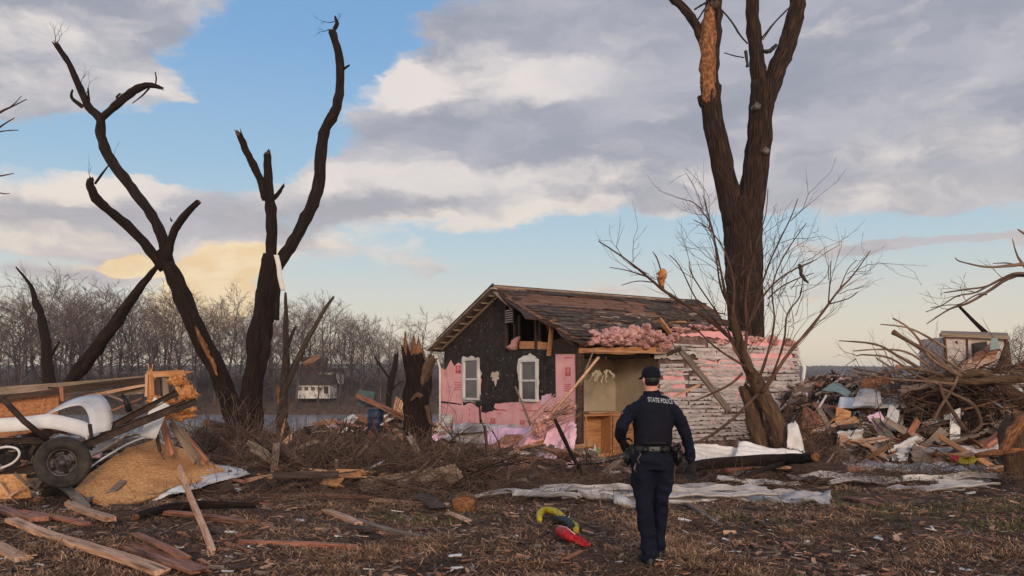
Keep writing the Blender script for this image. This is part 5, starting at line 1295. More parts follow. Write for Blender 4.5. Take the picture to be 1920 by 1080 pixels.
# ------------------------------------------------------------------ debris helpers
def frame_of(x, up):
    y = Vector(up).cross(x)
    if y.length < 1e-3: y = Vector((0, 1, 0.2)).cross(x)
    y.normalize(); z = x.cross(y); return Matrix((x, y, z)).transposed().to_4x4()
def board(p0, p1, w, t, m, label, name='board', cat='board', up=(0, 0, 1), group=None, splint=.5, warp=.01, seed=None, parent=None):
    p0 = Vector(p0); p1 = Vector(p1); d = p1 - p0; L = d.length; x = d / L
    rg = random.Random(hash((round(p0.x, 3), round(p0.y, 3), round(L, 3))) if seed is None else seed)
    n = max(3, int(L / .25)); mb = MB(); vs = []
    ph = rg.uniform(0, 6)
    for i in range(n + 1):
        s_ = -L / 2 + L * i / n; wob = warp * math.sin(i / n * 3.1 + ph) * L
        ww = w * (1 + rg.uniform(-.06, .04)); k = 1
        for (a, b) in ((-1, -1), (1, -1), (1, 1), (-1, 1)):
            e = 0
            if i in (0, n) and splint: e = (1 if i else -1) * rg.uniform(-.1, 1.0) * splint * w
            vs.append(Vector((s_ + e, a * ww / 2 + wob * .4 + rg.uniform(-.03, .03) * w, b * t / 2 + wob)))
    fs = [(0, 3, 2, 1), (4 * n, 4 * n + 1, 4 * n + 2, 4 * n + 3)]
    for i in range(n):
        for k in range(4): fs.append((i * 4 + k, i * 4 + (k + 1) % 4, (i + 1) * 4 + (k + 1) % 4, (i + 1) * 4 + k))
    mb.add(vs, fs)
    if splint:      # a few long splinters at the ends
        for e in (-1, 1):
            for q in range(rg.randint(0, 3)):
                y_ = rg.uniform(-.4, .4) * w; a = Vector((e * L / 2 * .98, y_, rg.uniform(-.3, .3) * t)); mb.beam(a, a + Vector((e * rg.uniform(.05, .22), rg.uniform(-.03, .03), rg.uniform(-.02, .04))), w * .12, t * .3)
    o = mb.build(name, M[m], parent, origin=(0, 0, 0)); Mx = frame_of(x, up); Mx.translation = (p0 + p1) / 2
    if parent is not None: Mx.translation = Mx.translation - parent.location
    o.matrix_basis = Mx
    if parent is None: tag(o, label, cat, group)
    return o
def sheet(c, m, label, name='panel', cat='panel', nx=24, ny=16, corr=0.0, ncorr=4, crum=.03, fs=2.0, th=.012, group=None, edge=.0, seed=0, bend=None, parent=None):
    """c: four world corners (p00, p10, p11, p01); bilinear patch with corrugation along u and crumpling"""
    a, b, cc, d = [Vector(q) for q in c]; vs = []; nrm = (b - a).cross(d - a).normalized()
    rg = random.Random(seed + 1)
    eu = [rg.uniform(-edge, edge) for _ in range(2 * (nx + ny) + 8)]
    for j in range(ny + 1):
        for i in range(nx + 1):
            u, v_ = i / nx, j / ny
            uu = u; vv = v_
            if edge:
                if i == 0: uu = abs(eu[j])
                if i == nx: uu = 1 - abs(eu[ny + j])
                if j == 0: vv = abs(eu[2 * ny + i])
                if j == ny: vv = 1 - abs(eu[2 * ny + nx + i])
            p = a.lerp(b, uu).lerp(d.lerp(cc, uu), vv)
            h = crum * noise.noise(Vector((p.x * fs + seed, p.y * fs, p.z * fs))) * 1.6 + crum * .5 * noise.noise(Vector((p.x * fs * 3 + seed, p.y * fs * 3, p.z * fs * 3)))
            if corr: h += corr * (abs(((v_ * ncorr) % 1) * 2 - 1) - .5) * 2
            if bend: h += bend(u, v_)
            vs.append(p + nrm * h)
    f_ = [(j * (nx + 1) + i, j * (nx + 1) + i + 1, (j + 1) * (nx + 1) + i + 1, (j + 1) * (nx + 1) + i) for j in range(ny) for i in range(nx)]
    mb = MB() if parent is None else MBL(); mb.add(vs, f_); o = mb.build(name, M[m], parent, smooth=True)
    s_ = o.modifiers.new('thickness', 'SOLIDIFY'); s_.thickness = th; s_.offset = 0
    if parent is None: tag(o, label, cat, group)
    return o
def gl(px, py, lift=0.0):
    q = G(px, py); return q + Vector((0, 0, lift))
def bd(x0, y0, x1, y1, w, t, m, label, l0=.03, l1=.03, **k): return board(gl(x0, y0, l0), gl(x1, y1, l1), w, t, m, label, **k)
class Mound:
    def __init__(s, gs): s.g = [((px - 960) / F * Y, Y, rx, ry, h) for (px, Y, rx, ry, h) in gs]
    def __call__(s, x, y):
        h = 0
        for (cx, cy, rx, ry, a) in s.g:
            q = ((x - cx) / rx) ** 2 + ((y - cy) / ry) ** 2
            if q < 1: h = max(h, a * (1 - q) ** .7)
        return h
    def box(s): return (min(g_[0] - g_[2] for g_ in s.g), max(g_[0] + g_[2] for g_ in s.g), min(g_[1] - g_[3] for g_ in s.g), max(g_[1] + g_[3] for g_ in s.g))
    def z(s, x, y): return ground_h(x, y) + bumps(x, y) + s(x, y)
def mound(name, label, mo, n, seed, smin=.04, smax=.28, mats=None, matidx=None, drop=0.0):
    rg = random.Random(seed); x0, x1, y0, y1 = mo.box(); mb = MB(); st = .16
    nx, ny = int((x1 - x0) / st) + 1, int((y1 - y0) / st) + 1; idx = {}
    for j in range(ny + 1):
        for i in range(nx + 1):
            x, y = x0 + i * st, y0 + j * st; h = mo(x, y)
            z = ground_h(x, y) + bumps(x, y) + (h * .96 + .16 * noise.noise(Vector((x * 2.5, y * 2.5, 3))) + .1 * noise.noise(Vector((x * 7, y * 7, 3))) if h > 0 else -.3)
            idx[(i, j)] = len(mb.v); mb.v.append((x, y, z))
    for j in range(ny):
        for i in range(nx):
            ks = [(i, j), (i + 1, j), (i + 1, j + 1), (i, j + 1)]
            if any(mo(x0 + a * st, y0 + b * st) > 0 for a, b in ks): mb.f.append([idx[k] for k in ks]); mb.m.append(0); mb.uv.append([(0, 0)] * 4)
    ml = mats or ['rubble', 'wooddark', 'woodgrey', 'woodred', 'white', 'twigdark', 'lavender', 'woodpale']; wts = matidx or [30, 22, 14, 9, 8, 8, 2, 5]
    for k in range(n):
        x, y = rg.uniform(x0, x1), rg.uniform(y0, y1); h = mo(x, y)
        if h <= 0: continue
        e = .06; nv = Vector((mo(x - e, y) - mo(x + e, y), mo(x, y - e) - mo(x, y + e), 2 * e)).normalized()
        q = Vector((rg.gauss(0, 1), rg.gauss(0, 1), rg.gauss(0, .5))); q = (q - nv * q.dot(nv) * .7).normalized(); up = (nv + Vector((rg.gauss(0, .5), rg.gauss(0, .5), rg.gauss(0, .5)))).normalized()
        L = rg.uniform(smin, smax) * (2.2 if rg.random() < .25 else 1); c = Vector((x, y, mo.z(x, y) + rg.uniform(-.05, .12)))
        mi = rg.choices(range(len(ml)), wts)[0] + 1
        mb.beam(c - q * L / 2, c + q * L / 2, L * rg.uniform(.08, .6), L * rg.uniform(.03, .14), up=up, m=mi)
    o = mb.build(name, [M['rubbled']] + [M[k] for k in ml]); tag(o, label, 'rubble', None, 'stuff'); return o
def tangle(name, label, mo, n, seed, ln=(.3, .9), r=(.003, .009), hgt=.35, mats=('twig', 'twigdark'), up=.25, cat='brush'):
    rg = random.Random(seed); x0, x1, y0, y1 = mo.box(); mb = MB()
    for k in range(n):
        x, y = rg.uniform(x0, x1), rg.uniform(y0, y1); h = mo(x, y)
        if h <= 0: continue
        p = Vector((x, y, mo.z(x, y) + rg.uniform(-.1, 1) * hgt * (h / max(g_[4] for g_ in mo.g)) ** .5 )); d = Vector((rg.gauss(0, 1), rg.gauss(0, 1), rg.gauss(up, .45))).normalized()
        L = rg.uniform(*ln); pts = [p]
        for i in range(3): d = (d + Vector((rg.gauss(0, .3), rg.gauss(0, .3), rg.gauss(-.03, .2)))).normalized(); pts.append(pts[-1] + d * L / 3)
        r0 = rg.uniform(*r) * (1.8 if rg.random() < .06 else 1); mb.tube(pts, [r0, r0 * .85, r0 * .65, r0 * .3], sides=3, caps=False, m=0 if rg.random() < .55 else 1)
    o = mb.build(name, [M[mats[0]], M[mats[1]]]); tag(o, label, cat, None, 'stuff'); return o
def pile_pieces(mo, n, seed, where, group, zmax=1.0, sizes=(.5, 2.2), kinds=(('woodgrey', 5), ('wooddark', 4), ('woodred', 3), ('woodpale', 3), ('woodorange', 2)), flat=.35, pxr=None):
    rg = random.Random(seed); x0, x1, y0, y1 = mo.box(); c = 0; tries = 0
    word = {'woodgrey': 'weathered grey', 'wooddark': 'dark stained', 'woodred': 'reddish raw', 'woodpale': 'pale split', 'woodorange': 'orange brown'}
    while c < n and tries < 9000:
        tries += 1; x, y = rg.uniform(x0, x1), rg.uniform(y0, y1)
        if mo(x, y) <= .12: continue
        if pxr and not (pxr[0] < 960 + x / y * F < pxr[1]): continue
        if y > (y0 + y1) / 2 + .3: continue
        L = rg.uniform(*sizes); q = Vector((rg.gauss(0, 1), rg.gauss(0, .6), rg.gauss(0, flat))).normalized(); p = Vector((x, y, mo.z(x, y) + rg.uniform(.02, .22)))
        mt = rg.choices([k for k, _ in kinds], [w_ for _, w_ in kinds])[0]
        board(p - q * L / 2, p + q * L / 2, rg.choice((.09, .14, .14, .19, .25)), rg.choice((.02, .035, .04)), mt, word[mt] + ' splintered board lying in ' + where, up=(rg.gauss(0, .5), rg.gauss(-.5, .5), 1), group=word[mt] + ' boards in ' + group, seed=seed * 100 + c)
        c += 1
def scraps(mo, n, seed, where, mt, word, cat='sheet', size=(.4, 1.1), crum=.07, corr=0.0, pxr=None, name='sheet_scrap', th=.008):
    rg = random.Random(seed); x0, x1, y0, y1 = mo.box(); c = 0; tries = 0
    while c < n and tries < 9000:
        tries += 1; x, y = rg.uniform(x0, x1), rg.uniform(y0, (y0 + y1) / 2 + .4)
        if mo(x, y) <= .1: continue
        if pxr and not (pxr[0] < 960 + x / y * F < pxr[1]): continue
        L = rg.uniform(*size); a = rg.uniform(0, 6.28); q = Vector((math.cos(a), math.sin(a) * .5, rg.gauss(0, .3))).normalized(); s_ = Vector((-q.y, q.x * .4 + .3, rg.uniform(.2, 1.0))).normalized() * L * rg.uniform(.3, .8)
        p = Vector((x, y, mo.z(x, y) + .1)); A = p - q * L / 2 - s_ / 2
        sheet((A, A + q * L, A + q * L + s_ * rg.uniform(.7, 1.1), A + s_), mt, word + ' in ' + where, name=name, cat=cat, nx=14, ny=12, crum=crum, corr=corr, ncorr=3, edge=.12, seed=seed + c, group=word + ' in ' + where, th=th); c += 1

# ------------------------------------------------------------------ left: wrecked shed floor, upturned trailer
ml = Mound([(400, 14.3, 1.5, .9, .30), (250, 14.2, 1.6, 1.0, .35), (40, 15.6, 3.2, 2.0, .75), (260, 15.8, 2.0, 1.8, .6), (-200, 15, 3, 2, .8)])
mound('rubble', 'small dark rubble under the upturned trailer and shed floor', ml, 1500, 51)
YW = 15.0
t = thing('wall_section', Wp(60, 790, YW), 'long torn wall section of brown beams with orange particle board lying on the left heap', 'wall')
def B(par, name, a, b, w_, t_, m_, up=(0, 0, 1)):
    board(a, b, w_, t_, m_, None, name=name, up=up, parent=par)
B(t, 'top_beam', Wp(-80, 742, YW), Wp(272, 708, YW + .6), .12, .14, 'woodgrey', (0, 0, 1)); B(t, 'lower_beam', Wp(115, 731, YW - .2), Wp(275, 714, YW + .4), .05, .12, 'wooddark'); B(t, 'lower_beam', Wp(-60, 757, YW - .2), Wp(110, 731, YW - .2), .05, .09, 'wooddark')
B(t, 'stud', Wp(116, 728, YW - .22), Wp(118, 752, YW - .22), .06, .06, 'woodred', (0, 1, 0)); B(t, 'lower_beam', Wp(160, 742, YW), Wp(275, 722, YW + .4), .04, .05, 'woodpale')
sheet((Wp(-60, 792, YW - .1), Wp(110, 775, YW - .1), Wp(112, 732, YW), Wp(-60, 755, YW)), 'osbdark', None, name='board_panel', crum=.01, parent=t, th=.02)
sheet((Wp(-30, 830, YW - .6), Wp(110, 800, YW - .6), Wp(110, 772, YW - .2), Wp(-30, 785, YW - .2)), 'osbdark', None, name='board_panel', crum=.01, parent=t, th=.02)
sheet((Wp(118, 752, YW + .2), Wp(270, 738, YW + .5), Wp(270, 722, YW + .5), Wp(118, 738, YW + .2)), 'woodgrey', None, name='board_panel', crum=.01, parent=t, th=.02)
# chunk of broken framing with orange foam at the top of the heap
YK = 14.6
t = thing('framing_block', Wp(310, 790, YK), 'broken block of studs and orange spray foam sticking up from the left heap', 'framing')
for i, (a, b, c_, d, w_, mt) in enumerate(((282, 700, 284, 745, .12, 'woodorange'), (296, 698, 300, 748, .06, 'wooddark'), (310, 702, 312, 742, .10, 'woodgrey'), (276, 702, 275, 742, .05, 'woodpale'), (330, 702, 336, 740, .08, 'woodorange'), (290, 702, 345, 699, .10, 'woodorange'))):
    B(t, 'stud', Wp(a, b, YK - .02 * i), Wp(c_, d, YK - .02 * i), w_, .05, mt, (0, 1, 0))
fo = fluff('foam_lump', [(Wp(334, 715, YK - .1) - t.location, (.16, .10, .10)), (Wp(352, 738, YK - .1) - t.location, (.15, .12, .13)), (Wp(348, 765, YK - .1) - t.location, (.18, .12, .10)), (Wp(300, 752, YK) - t.location, (.25, .12, .08)), (Wp(335, 780, YK) - t.location, (.25, .12, .1))], t, M['foam'], 5)
# planks leaning down to the right of it
for i, (a, b, c_, d, w_, mt, l) in enumerate(((302, 780, 322, 850, .10, 'woodred', 'short reddish stud leaning under the foam block'), (322, 792, 368, 862, .14, 'woodgrey', 'grey plank leaning down beside the strand board sheet'), (348, 818, 388, 865, .09, 'woodred', 'narrow reddish plank leaning behind the tip of the strand board sheet'), (290, 800, 300, 845, .05, 'wooddark', 'short dark stake leaning under the foam block'))):
    board(Wp(a, b, 14.1), Wp(c_, d, 13.9), w_, .04, mt, l, up=(0, 1, .3))
# upturned trailer
YT2 = 12.6
g = gl(118, 915)
t = thing('trailer', g, 'overturned small trailer chassis of dark steel rails with one muddy wheel facing out', 'trailer')
def rail(a, b, h=.11, w_=.05):
    mb = MBL(); mb.beam(a, b, w_, .012); d = (b - a).normalized(); up = Vector((0, -1, 0)).cross(d).normalized()
    mb = MBL(); side = Vector((0, -1, 0))
    for s_ in (1, -1): mb.beam(a + up * h / 2 * s_, b + up * h / 2 * s_, w_, .010, up=up)
    mb.beam(a + side * -w_ * .5, b + side * -w_ * .5, .010, h - .012, up=up); mb.build('chassis_rail', M['steel'], t)
rail(Wp(-40, 905, YT2 + .15), Wp(78, 872, YT2 + .25), .13); rail(Wp(150, 838, YT2 + .2), Wp(350, 756, YT2 + .6), .11); rail(Wp(185, 812, YT2 + .9), Wp(332, 736, YT2 + 1.1), .09); rail(Wp(-40, 826, YT2 + .3), Wp(92, 826, YT2 + .3), .08)
rail(Wp(330, 768, YT2 + .45), Wp(368, 752, YT2 + .5), .09)
m = MBL(); m.tube([Wp(4, 746, YT2 - .1), Wp(45, 790, YT2), Wp(88, 824, YT2 + .1)], [.045, .045, .05], 10, rough=.2); m.tube([Wp(0, 753, YT2), Wp(6, 745, YT2), Wp(16, 741, YT2)], [.01, .02, .01], 6); m.build('drawbar', M['steel'], t)
m = MBL(); m.tube([Wp(100, 862, YT2 + .9), Wp(114, 866, YT2 + .1)], [.035, .035], 12); m.build('axle', M['steel'], t)
m = MBL(); m.beam(Wp(168, 795, YT2 + .2), Wp(172, 822, YT2 + .2), .05, .03, up=(0, 1, 0)); m.beam(Wp(58, 852, YT2 + .3), Wp(66, 835, YT2 + .3), .06, .06, up=(0, 1, 0)); m.build('bracket', M['steel'], t)
# wheel
wc = Wp(118, 867, YT2); wr = .395; axv = Vector((.28, -1, .05)).normalized()
wq = axv.to_track_quat('Z', 'Y').to_matrix()
def ringmesh(prof, n=48, tread=0.0):
    mb = MBL(); vs = []
    for i in range(n):
        a = 2 * math.pi * i / n
        for (r_, z_) in prof:
            rr = r_ - (tread if (i % 2 and r_ > .36) else 0); vs.append(wc + wq @ Vector((math.cos(a) * rr, math.sin(a) * rr, z_)))
    k = len(prof); fs = []
    for i in range(n):
        for j in range(k - 1): fs.append((i * k + j, ((i + 1) % n) * k + j, ((i + 1) % n) * k + j + 1, i * k + j + 1))
    mb.add(vs, fs); return mb
wheel = bpy.data.objects.new('wheel', None); scene.collection.objects.link(wheel); wheel.parent = t
ty = ringmesh([(.205, -.07), (.23, -.10), (.30, -.115), (.36, -.10), (.385, -.085), (.395, -.03), (.395, .03), (.385, .085), (.36, .10), (.345, .104), (.34, .102), (.30, .115), (.24, .112), (.235, .105), (.215, .09), (.205, .07), (.20, 0), (.205, -.07)], 72, .008)
ty.build('tyre', M['rubber'], wheel, smooth=True)
rm = ringmesh([(.205, .075), (.195, .085), (.185, .04), (.17, -.02), (.13, .0), (.10, .02), (.06, .03), (.045, .05), (.04, .08), (.0, .085)], 48); rm.build('rim', M['rim'], wheel, smooth=True)
m = MBL()
for k in range(5):
    a = 2 * math.pi * k / 5 + .3; c = wc + wq @ Vector((math.cos(a) * .085, math.sin(a) * .085, .02)); m.tube([c, c + axv * .03], [.012, .012], 6)
for k in range(5):
    a = 2 * math.pi * k / 5; m.beam(wc + wq @ Vector((math.cos(a) * .12, math.sin(a) * .12, .012)), wc + wq @ Vector((math.cos(a) * .175, math.sin(a) * .175, .0)), .05, .03, up=axv)
m.build('lug', M['steel'], wheel)
# white curled vinyl strip, in two runs
def ribbon(pts, wv, label, matname='white', name='vinyl_strip', th=.008, cat='strip'):
    P = [Wp(*p) for p in pts]; Q = []
    for i in range(len(P) - 1):
        a = P[max(i - 1, 0)]; b = P[i]; c = P[i + 1]; d = P[min(i + 2, len(P) - 1)]
        for k in range(6):
            tt = k / 6; Q.append((0.5 * ((2 * b) + (c - a) * tt + (2 * a - 5 * b + 4 * c - d) * tt * tt + (3 * b - a - 3 * c + d) * tt ** 3), (i + tt) / (len(P) - 1)))
    Q.append((P[-1], 1)); mb = MB(); vs = []
    for (q, tt) in Q:
        w_ = Vector(wv(tt)); 
        for j in range(4): vs.append(q + w_ * (j / 3 - .5) + Vector((0, 0, 0)))
    fs = [(i * 4 + j, i * 4 + j + 1, (i + 1) * 4 + j + 1, (i + 1) * 4 + j) for i in range(len(Q) - 1) for j in range(3)]
    mb.add(vs, fs); o = mb.build(name, M[matname], smooth=True); s_ = o.modifiers.new('thickness', 'SOLIDIFY'); s_.thickness = th; return tag(o, label, cat)
ribbon([(-40, 800, 13.4), (40, 795, 13.4), (90, 790, 13.3), (130, 797, 13.2), (158, 805, 13.2), (166, 813, 13.2)], lambda t_: (0.0, .10, .22), 'white vinyl strip lying low along the trailer, ending above the wheel')
ribbon([(70, 790, 14.0), (110, 765, 13.9), (145, 753, 13.8), (172, 752, 13.7), (186, 770, 13.5), (190, 795, 13.4), (185, 812, 13.3)], lambda t_: (0.10 + .12 * t_, .35, .24 - .16 * t_), 'broad white curled strip arching above the trailer rails')
sheet((Wp(262, 818, 13.4), Wp(292, 822, 13.3), Wp(318, 760, 13.6), Wp(290, 745, 13.8)), 'white', 'pale flat panel standing between the trailer rails', crum=.01)
m = MB(); m.tube([Wp(-10, 842, 12.4), Wp(14, 838, 12.4), Wp(32, 842, 12.4), Wp(36, 854, 12.4), Wp(24, 868, 12.4), Wp(2, 878, 12.4)], [.018] * 6, 8, smooth=5, caps=True)
tag(m.build('hose', M['white']), 'thin white hose looped beside the trailer wheel', 'hose')
for i, (a, b, c_, d) in enumerate(((75, 800, 130, 815), (90, 812, 160, 806), (96, 820, 140, 790), (210, 770, 262, 748), (215, 800, 300, 772), (200, 740, 240, 755))):
    board(Wp(a, b, 13.6), Wp(c_, d, 13.7), .07, .03, ('woodred', 'wooddark', 'woodgrey')[i % 3], ('reddish', 'dark', 'grey')[i % 3] + ' lath scrap lodged behind the trailer rails', group=('reddish', 'dark', 'grey')[i % 3] + ' lath scraps behind the trailer')
m = MB(); m.tube([Wp(243, 772, 13.5), Wp(236, 750, 13.5), Wp(229, 740, 13.5)], [.05, .04, .03], 8, rough=.5, jag=.03); tag(m.build('charred_post', M['black']), 'short black bent post poking up behind the trailer rails', 'post')
# strand board sheet and white siding under its tip
FLp, FRp, BTp = Wp(150, 944, 12.3), Wp(412, 882, 13.9), Wp(288, 826, 14.6)
nP = (FRp - FLp).cross(BTp - FLp).normalized()
def onp(px, py):
    d = Vector(((px - 960) / F, 1, (HOR - py) / F)); c_ = Vector((0, 0, EYE)); return c_ + d * ((FLp - c_).dot(nP) / d.dot(nP))
pix = [(138, 918), (196, 953), (300, 931), (352, 911), (422, 880), (352, 846), (292, 823), (236, 842), (170, 886)]
outl = jag([onp(*q) for q in pix], .16, .004, 77, (0, 2)); o_c = sum(outl, Vector()) / len(outl); mb = MB(); nring = 6; nn = len(outl); vs = [o_c]
for k in range(1, nring + 1):
    for p in outl:
        q = o_c.lerp(p, k / nring); q = q + nP * (.012 * noise.noise(q * 1.1)) * (1 if nP.z > 0 else -1); vs.append(q)
fs = [(0, 1 + i, 1 + (i + 1) % nn) for i in range(nn)]
for k in range(nring - 1):
    for i in range(nn): fs.append((1 + k * nn + i, 1 + (k + 1) * nn + i, 1 + (k + 1) * nn + (i + 1) % nn, 1 + k * nn + (i + 1) % nn))
mb.add(vs, fs); o = mb.build('strand_board_sheet', M['osb']); s_ = o.modifiers.new('thickness', 'SOLIDIFY'); s_.thickness = .035; tag(o, 'big orange brown sheet of strand board sloping beside the trailer wheel', 'board sheet')
sheet((Wp(345, 924, 13.0), Wp(472, 889, 13.9), Wp(455, 878, 14.3), Wp(392, 874, 14.1)), 'metal', 'white metal siding strip under the tip of the strand board sheet', name='siding_strip', cat='siding', corr=.012, ncorr=4, crum=.03, edge=.03)
sheet((Wp(270, 948, 12.6), Wp(352, 922, 13.0), Wp(346, 908, 13.3), Wp(272, 932, 12.9)), 'white', 'small white crumpled siding scrap under the front edge of the strand board sheet', name='siding_strip', cat='siding', crum=.06, edge=.1)
ribbon([(165, 880, 13.1), (200, 855, 13.3), (240, 832, 13.9), (275, 820, 14.3), (300, 826, 14.3), (310, 834, 14.2)], lambda t_: (0, .03, .035), 'narrow white trim bent over the top edge of the strand board sheet', th=.01)
sheet((Wp(165, 870, 13.5), Wp(210, 832, 13.8), Wp(270, 812, 14.4), Wp(180, 835, 14.0)), 'metal', 'crushed grey corrugated sheet between the wheel and the strand board', name='metal_sheet', cat='metal sheet', corr=.02, crum=.06)

mb = MB(); pc = jag([onp(*q) + nP * (.03 if nP.z > 0 else -.03) for q in ((176, 938), (200, 955), (246, 952), (296, 934), (262, 931), (222, 926))], .08, .006, 5, (0, 2)); mb.prism(pc, nP * .02)
tag(mb.build('strand_board_piece', M['osb']), 'broken off corner of strand board lying along the lower edge of the big sheet', 'board sheet')
mb = MB(); up_ = nP if nP.z > 0 else -nP
for k, (a_, b_) in enumerate((((226, 926), (262, 931)), ((262, 931), (300, 927)), ((300, 927), (330, 914)))): mb.beam(onp(*a_) + up_ * .022, onp(*b_) + up_ * .022, .018, .008, up=up_)  # thin raised strips stand in for the dark crack line in the sheet
mb.beam(onp(196, 938) + up_ * .03, onp(232, 906) + up_ * .04, .10, .03, up=up_)
tag(mb.build('crack_and_lath', [M['woodgrey']]), 'thin strips standing in for a crack, and a lath, on the strand board sheet', 'lath')
# foreground boards, each where it lies
bd(20, 985, 128, 1022, .13, .05, 'woodpale', 'pale board at the lower left, upper half of a broken pair laid end to end', l0=.05, l1=.06)
bd(128, 1022, 300, 1082, .14, .05, 'woodpale', 'long pale board running off the bottom edge at the lower left', l0=.06, l1=.03)
bd(-20, 1025, 42, 1052, .14, .04, 'woodpale', 'short pale board cut by the left edge near the bottom')
bd(240, 1020, 370, 1088, .20, .03, 'woodred', 'wide reddish plank at the bottom edge beside the long pale board', l0=.02, l1=.07)
bd(255, 1022, 350, 1060, .09, .03, 'woodred', 'short reddish board lying across the wide plank at the bottom', l0=.10, l1=.07)
bd(52, 972, 160, 990, .10, .04, 'woodred', 'short reddish board lying above the pale pair at the left', l0=.08, l1=.04)
bd(132, 962, 206, 988, .12, .06, 'woodpale', 'short pale split block of timber in front of the strand board', l0=.14, l1=.08)
board(gl(102, 925, .22), gl(158, 958, .06), .14, .04, 'woodgrey', 'short weathered grey plank below the trailer wheel')
board(gl(160, 955, .06), gl(205, 925, .22), .07, .03, 'woodgrey', 'small grey lath resting on the lower corner of the strand board')
board(gl(342, 946, .52), gl(391, 1042, .06), .075, .04, 'woodpale', 'narrow pale stake leaning up from the grass in front of the strand board', up=(0, 1, 0))
bd(303, 968, 462, 988, .12, .05, 'woodred', 'orange red plank lying behind the leaning stake', l0=.05, l1=.05)
bd(485, 930, 700, 942, .12, .05, 'woodred', 'long reddish plank lying across the middle of the yard', l0=.04, l1=.06)
bd(700, 943, 836, 950, .11, .04, 'woodpale', 'pale end plank continuing the long reddish one toward the round log', l0=.05, l1=.03)
bd(614, 966, 672, 992, .10, .05, 'woodpale', 'short pale splintered board, upper of two laid in line in the mid yard', l0=.05, l1=.05)
bd(668, 985, 800, 1014, .09, .04, 'woodgrey', 'grey splintered board, lower of two laid in line in the mid yard', l0=.06, l1=.03)
bd(450, 1022, 665, 1033, .08, .04, 'woodred', 'thin reddish board lying nearest the bottom edge in the middle', l0=.04, l1=.03)
bd(842, 966, 876, 980, .10, .02, 'woodpale', 'small pale chip lying beside the round log end')
bd(-20, 962, 70, 985, .20, .05, 'woodred', 'broad reddish board at the left edge above the grass', l0=.12, l1=.06)
bd(-20, 940, 70, 950, .10, .06, 'woodred', 'dark red beam at the left edge below the trailer', l0=.18, l1=.12)
bd(560, 972, 690, 1000, .16, .03, 'wooddark', 'dark flat plank behind the paired boards in the mid yard', l0=.01, l1=.02)
board(gl(790, 938, .10), gl(822, 958, .04), .26, .02, 'wooddark', 'small dark square shingle over the end of the pale plank')
bd(1350, 958, 1440, 992, .10, .03, 'wooddark', 'dark lath in front of the metal sheeting behind the officer'); bd(1285, 950, 1350, 985, .08, .03, 'woodgrey', 'grey lath in front of the metal sheeting, just right of the officer')
bd(1465, 935, 1560, 950, .22, .02, 'woodgrey', 'weathered grey curved board lying in the grass right of the officer')
bd(1590, 938, 1650, 950, .12, .03, 'woodred', 'reddish split board lying beside the green grass at the right')
for i in range(16):
    rg = random.Random(900 + i); px, py = rg.uniform(380, 1700), rg.uniform(930, 1060)
    if 1150 < px < 1300: continue
    q = G(px, py); a = rg.uniform(0, 3.1); L = rg.uniform(.12, .4); d = Vector((math.cos(a), math.sin(a), 0)) * L / 2 + Vector((0, 0, .02))
    board(q - d + Vector((0, 0, .04)), q + d + Vector((0, 0, .02)), rg.uniform(.02, .06), .015, rg.choice(('woodpale', 'woodred')), 'small splinter of raw wood lying loose in the grass', name='wood_splinter', cat='splinter', group='loose splinters in the grass')
# round log end
t = thing('log', gl(872, 962, 0), 'short round orange log end lying in the grass', 'log')
m = MBL(); c = gl(872, 962, .12); m.tube([c + Vector((-.05, .25, 0)), c + Vector((0, -.03, 0))], [.15, .165], 18, rough=.35, capm=0); m.build('bark', M['barktan'], t)
m = MBL(); m.tube([c + Vector((0, -.02, 0)), c + Vector((0, -.06, .0))], [.15, .13], 16, rough=.5); m.build('cut_face', M['rawwood'], t)
# wooden box scrap by the left edge
t = thing('crate', gl(30, 925, 0), 'battered tan wooden crate side with two battens at the left edge', 'crate')
sheet((Wp(-10, 938, 11.9), Wp(60, 934, 11.9), Wp(50, 890, 12.1), Wp(-10, 892, 12.1)), 'osb', None, name='side_panel', crum=.03, parent=t, th=.02)
B(t, 'batten', Wp(-5, 900, 11.85), Wp(20, 934, 11.8), .04, .03, 'woodpale', (0, 1, 0)); B(t, 'batten', Wp(14, 932, 11.8), Wp(42, 914, 11.8), .04, .03, 'woodpale', (0, 1, 0)); B(t, 'batten', Wp(28, 888, 11.9), Wp(50, 908, 11.9), .04, .03, 'woodgrey', (0, 1, 0))

# ------------------------------------------------------------------ logs and brush, left to middle
def log(pts, label, m_='bark', sides=14, rough=.3):
    mb = MB(); P = []; Rr = []
    for (px, py, r_, lift) in pts:
        q = gl(px, py, lift); P.append(q); Rr.append(r_ / F * q.y)
    mb.tube(P, Rr, sides=sides, rough=rough, ridge=.15, smooth=4, seed=pts[0][0], capm=1, jag=.04); return tag(mb.build('fallen_log', [M[m_], M['rawwood']]), label, 'log')
log([(1095, 930, 4, .05), (1150, 925, 8, .12), (1260, 918, 9, .35), (1380, 912, 10, .45), (1470, 912, 11, .5), (1530, 918, 9, .55)], 'long bare fallen trunk lying across the yard behind the officer', 'bark')
log([(1270, 925, 3, .15), (1360, 925, 4, .2), (1440, 915, 5, .35), (1500, 905, 4, .45)], 'thin curved bough lying under the long fallen trunk', 'bark', 9)
log([(255, 985, 7, .10), (310, 968, 9, .10), (380, 964, 8, .12), (480, 962, 5, .10)], 'dark curved bough in the grass right of the strand board', 'bark', 10)
log([(540, 928, 3, .15), (620, 922, 5, .2), (690, 918, 5, .22), (760, 930, 4, .15), (830, 940, 2, .12)], 'thin wavy bough lying across the brush before the stump', 'barktan', 8)
log([(380, 855, 14, .7), (450, 860, 13, .6), (520, 878, 12, .35), (590, 905, 9, .1)], 'thick grey fallen trunk slanting out of the left brush', 'barktan')
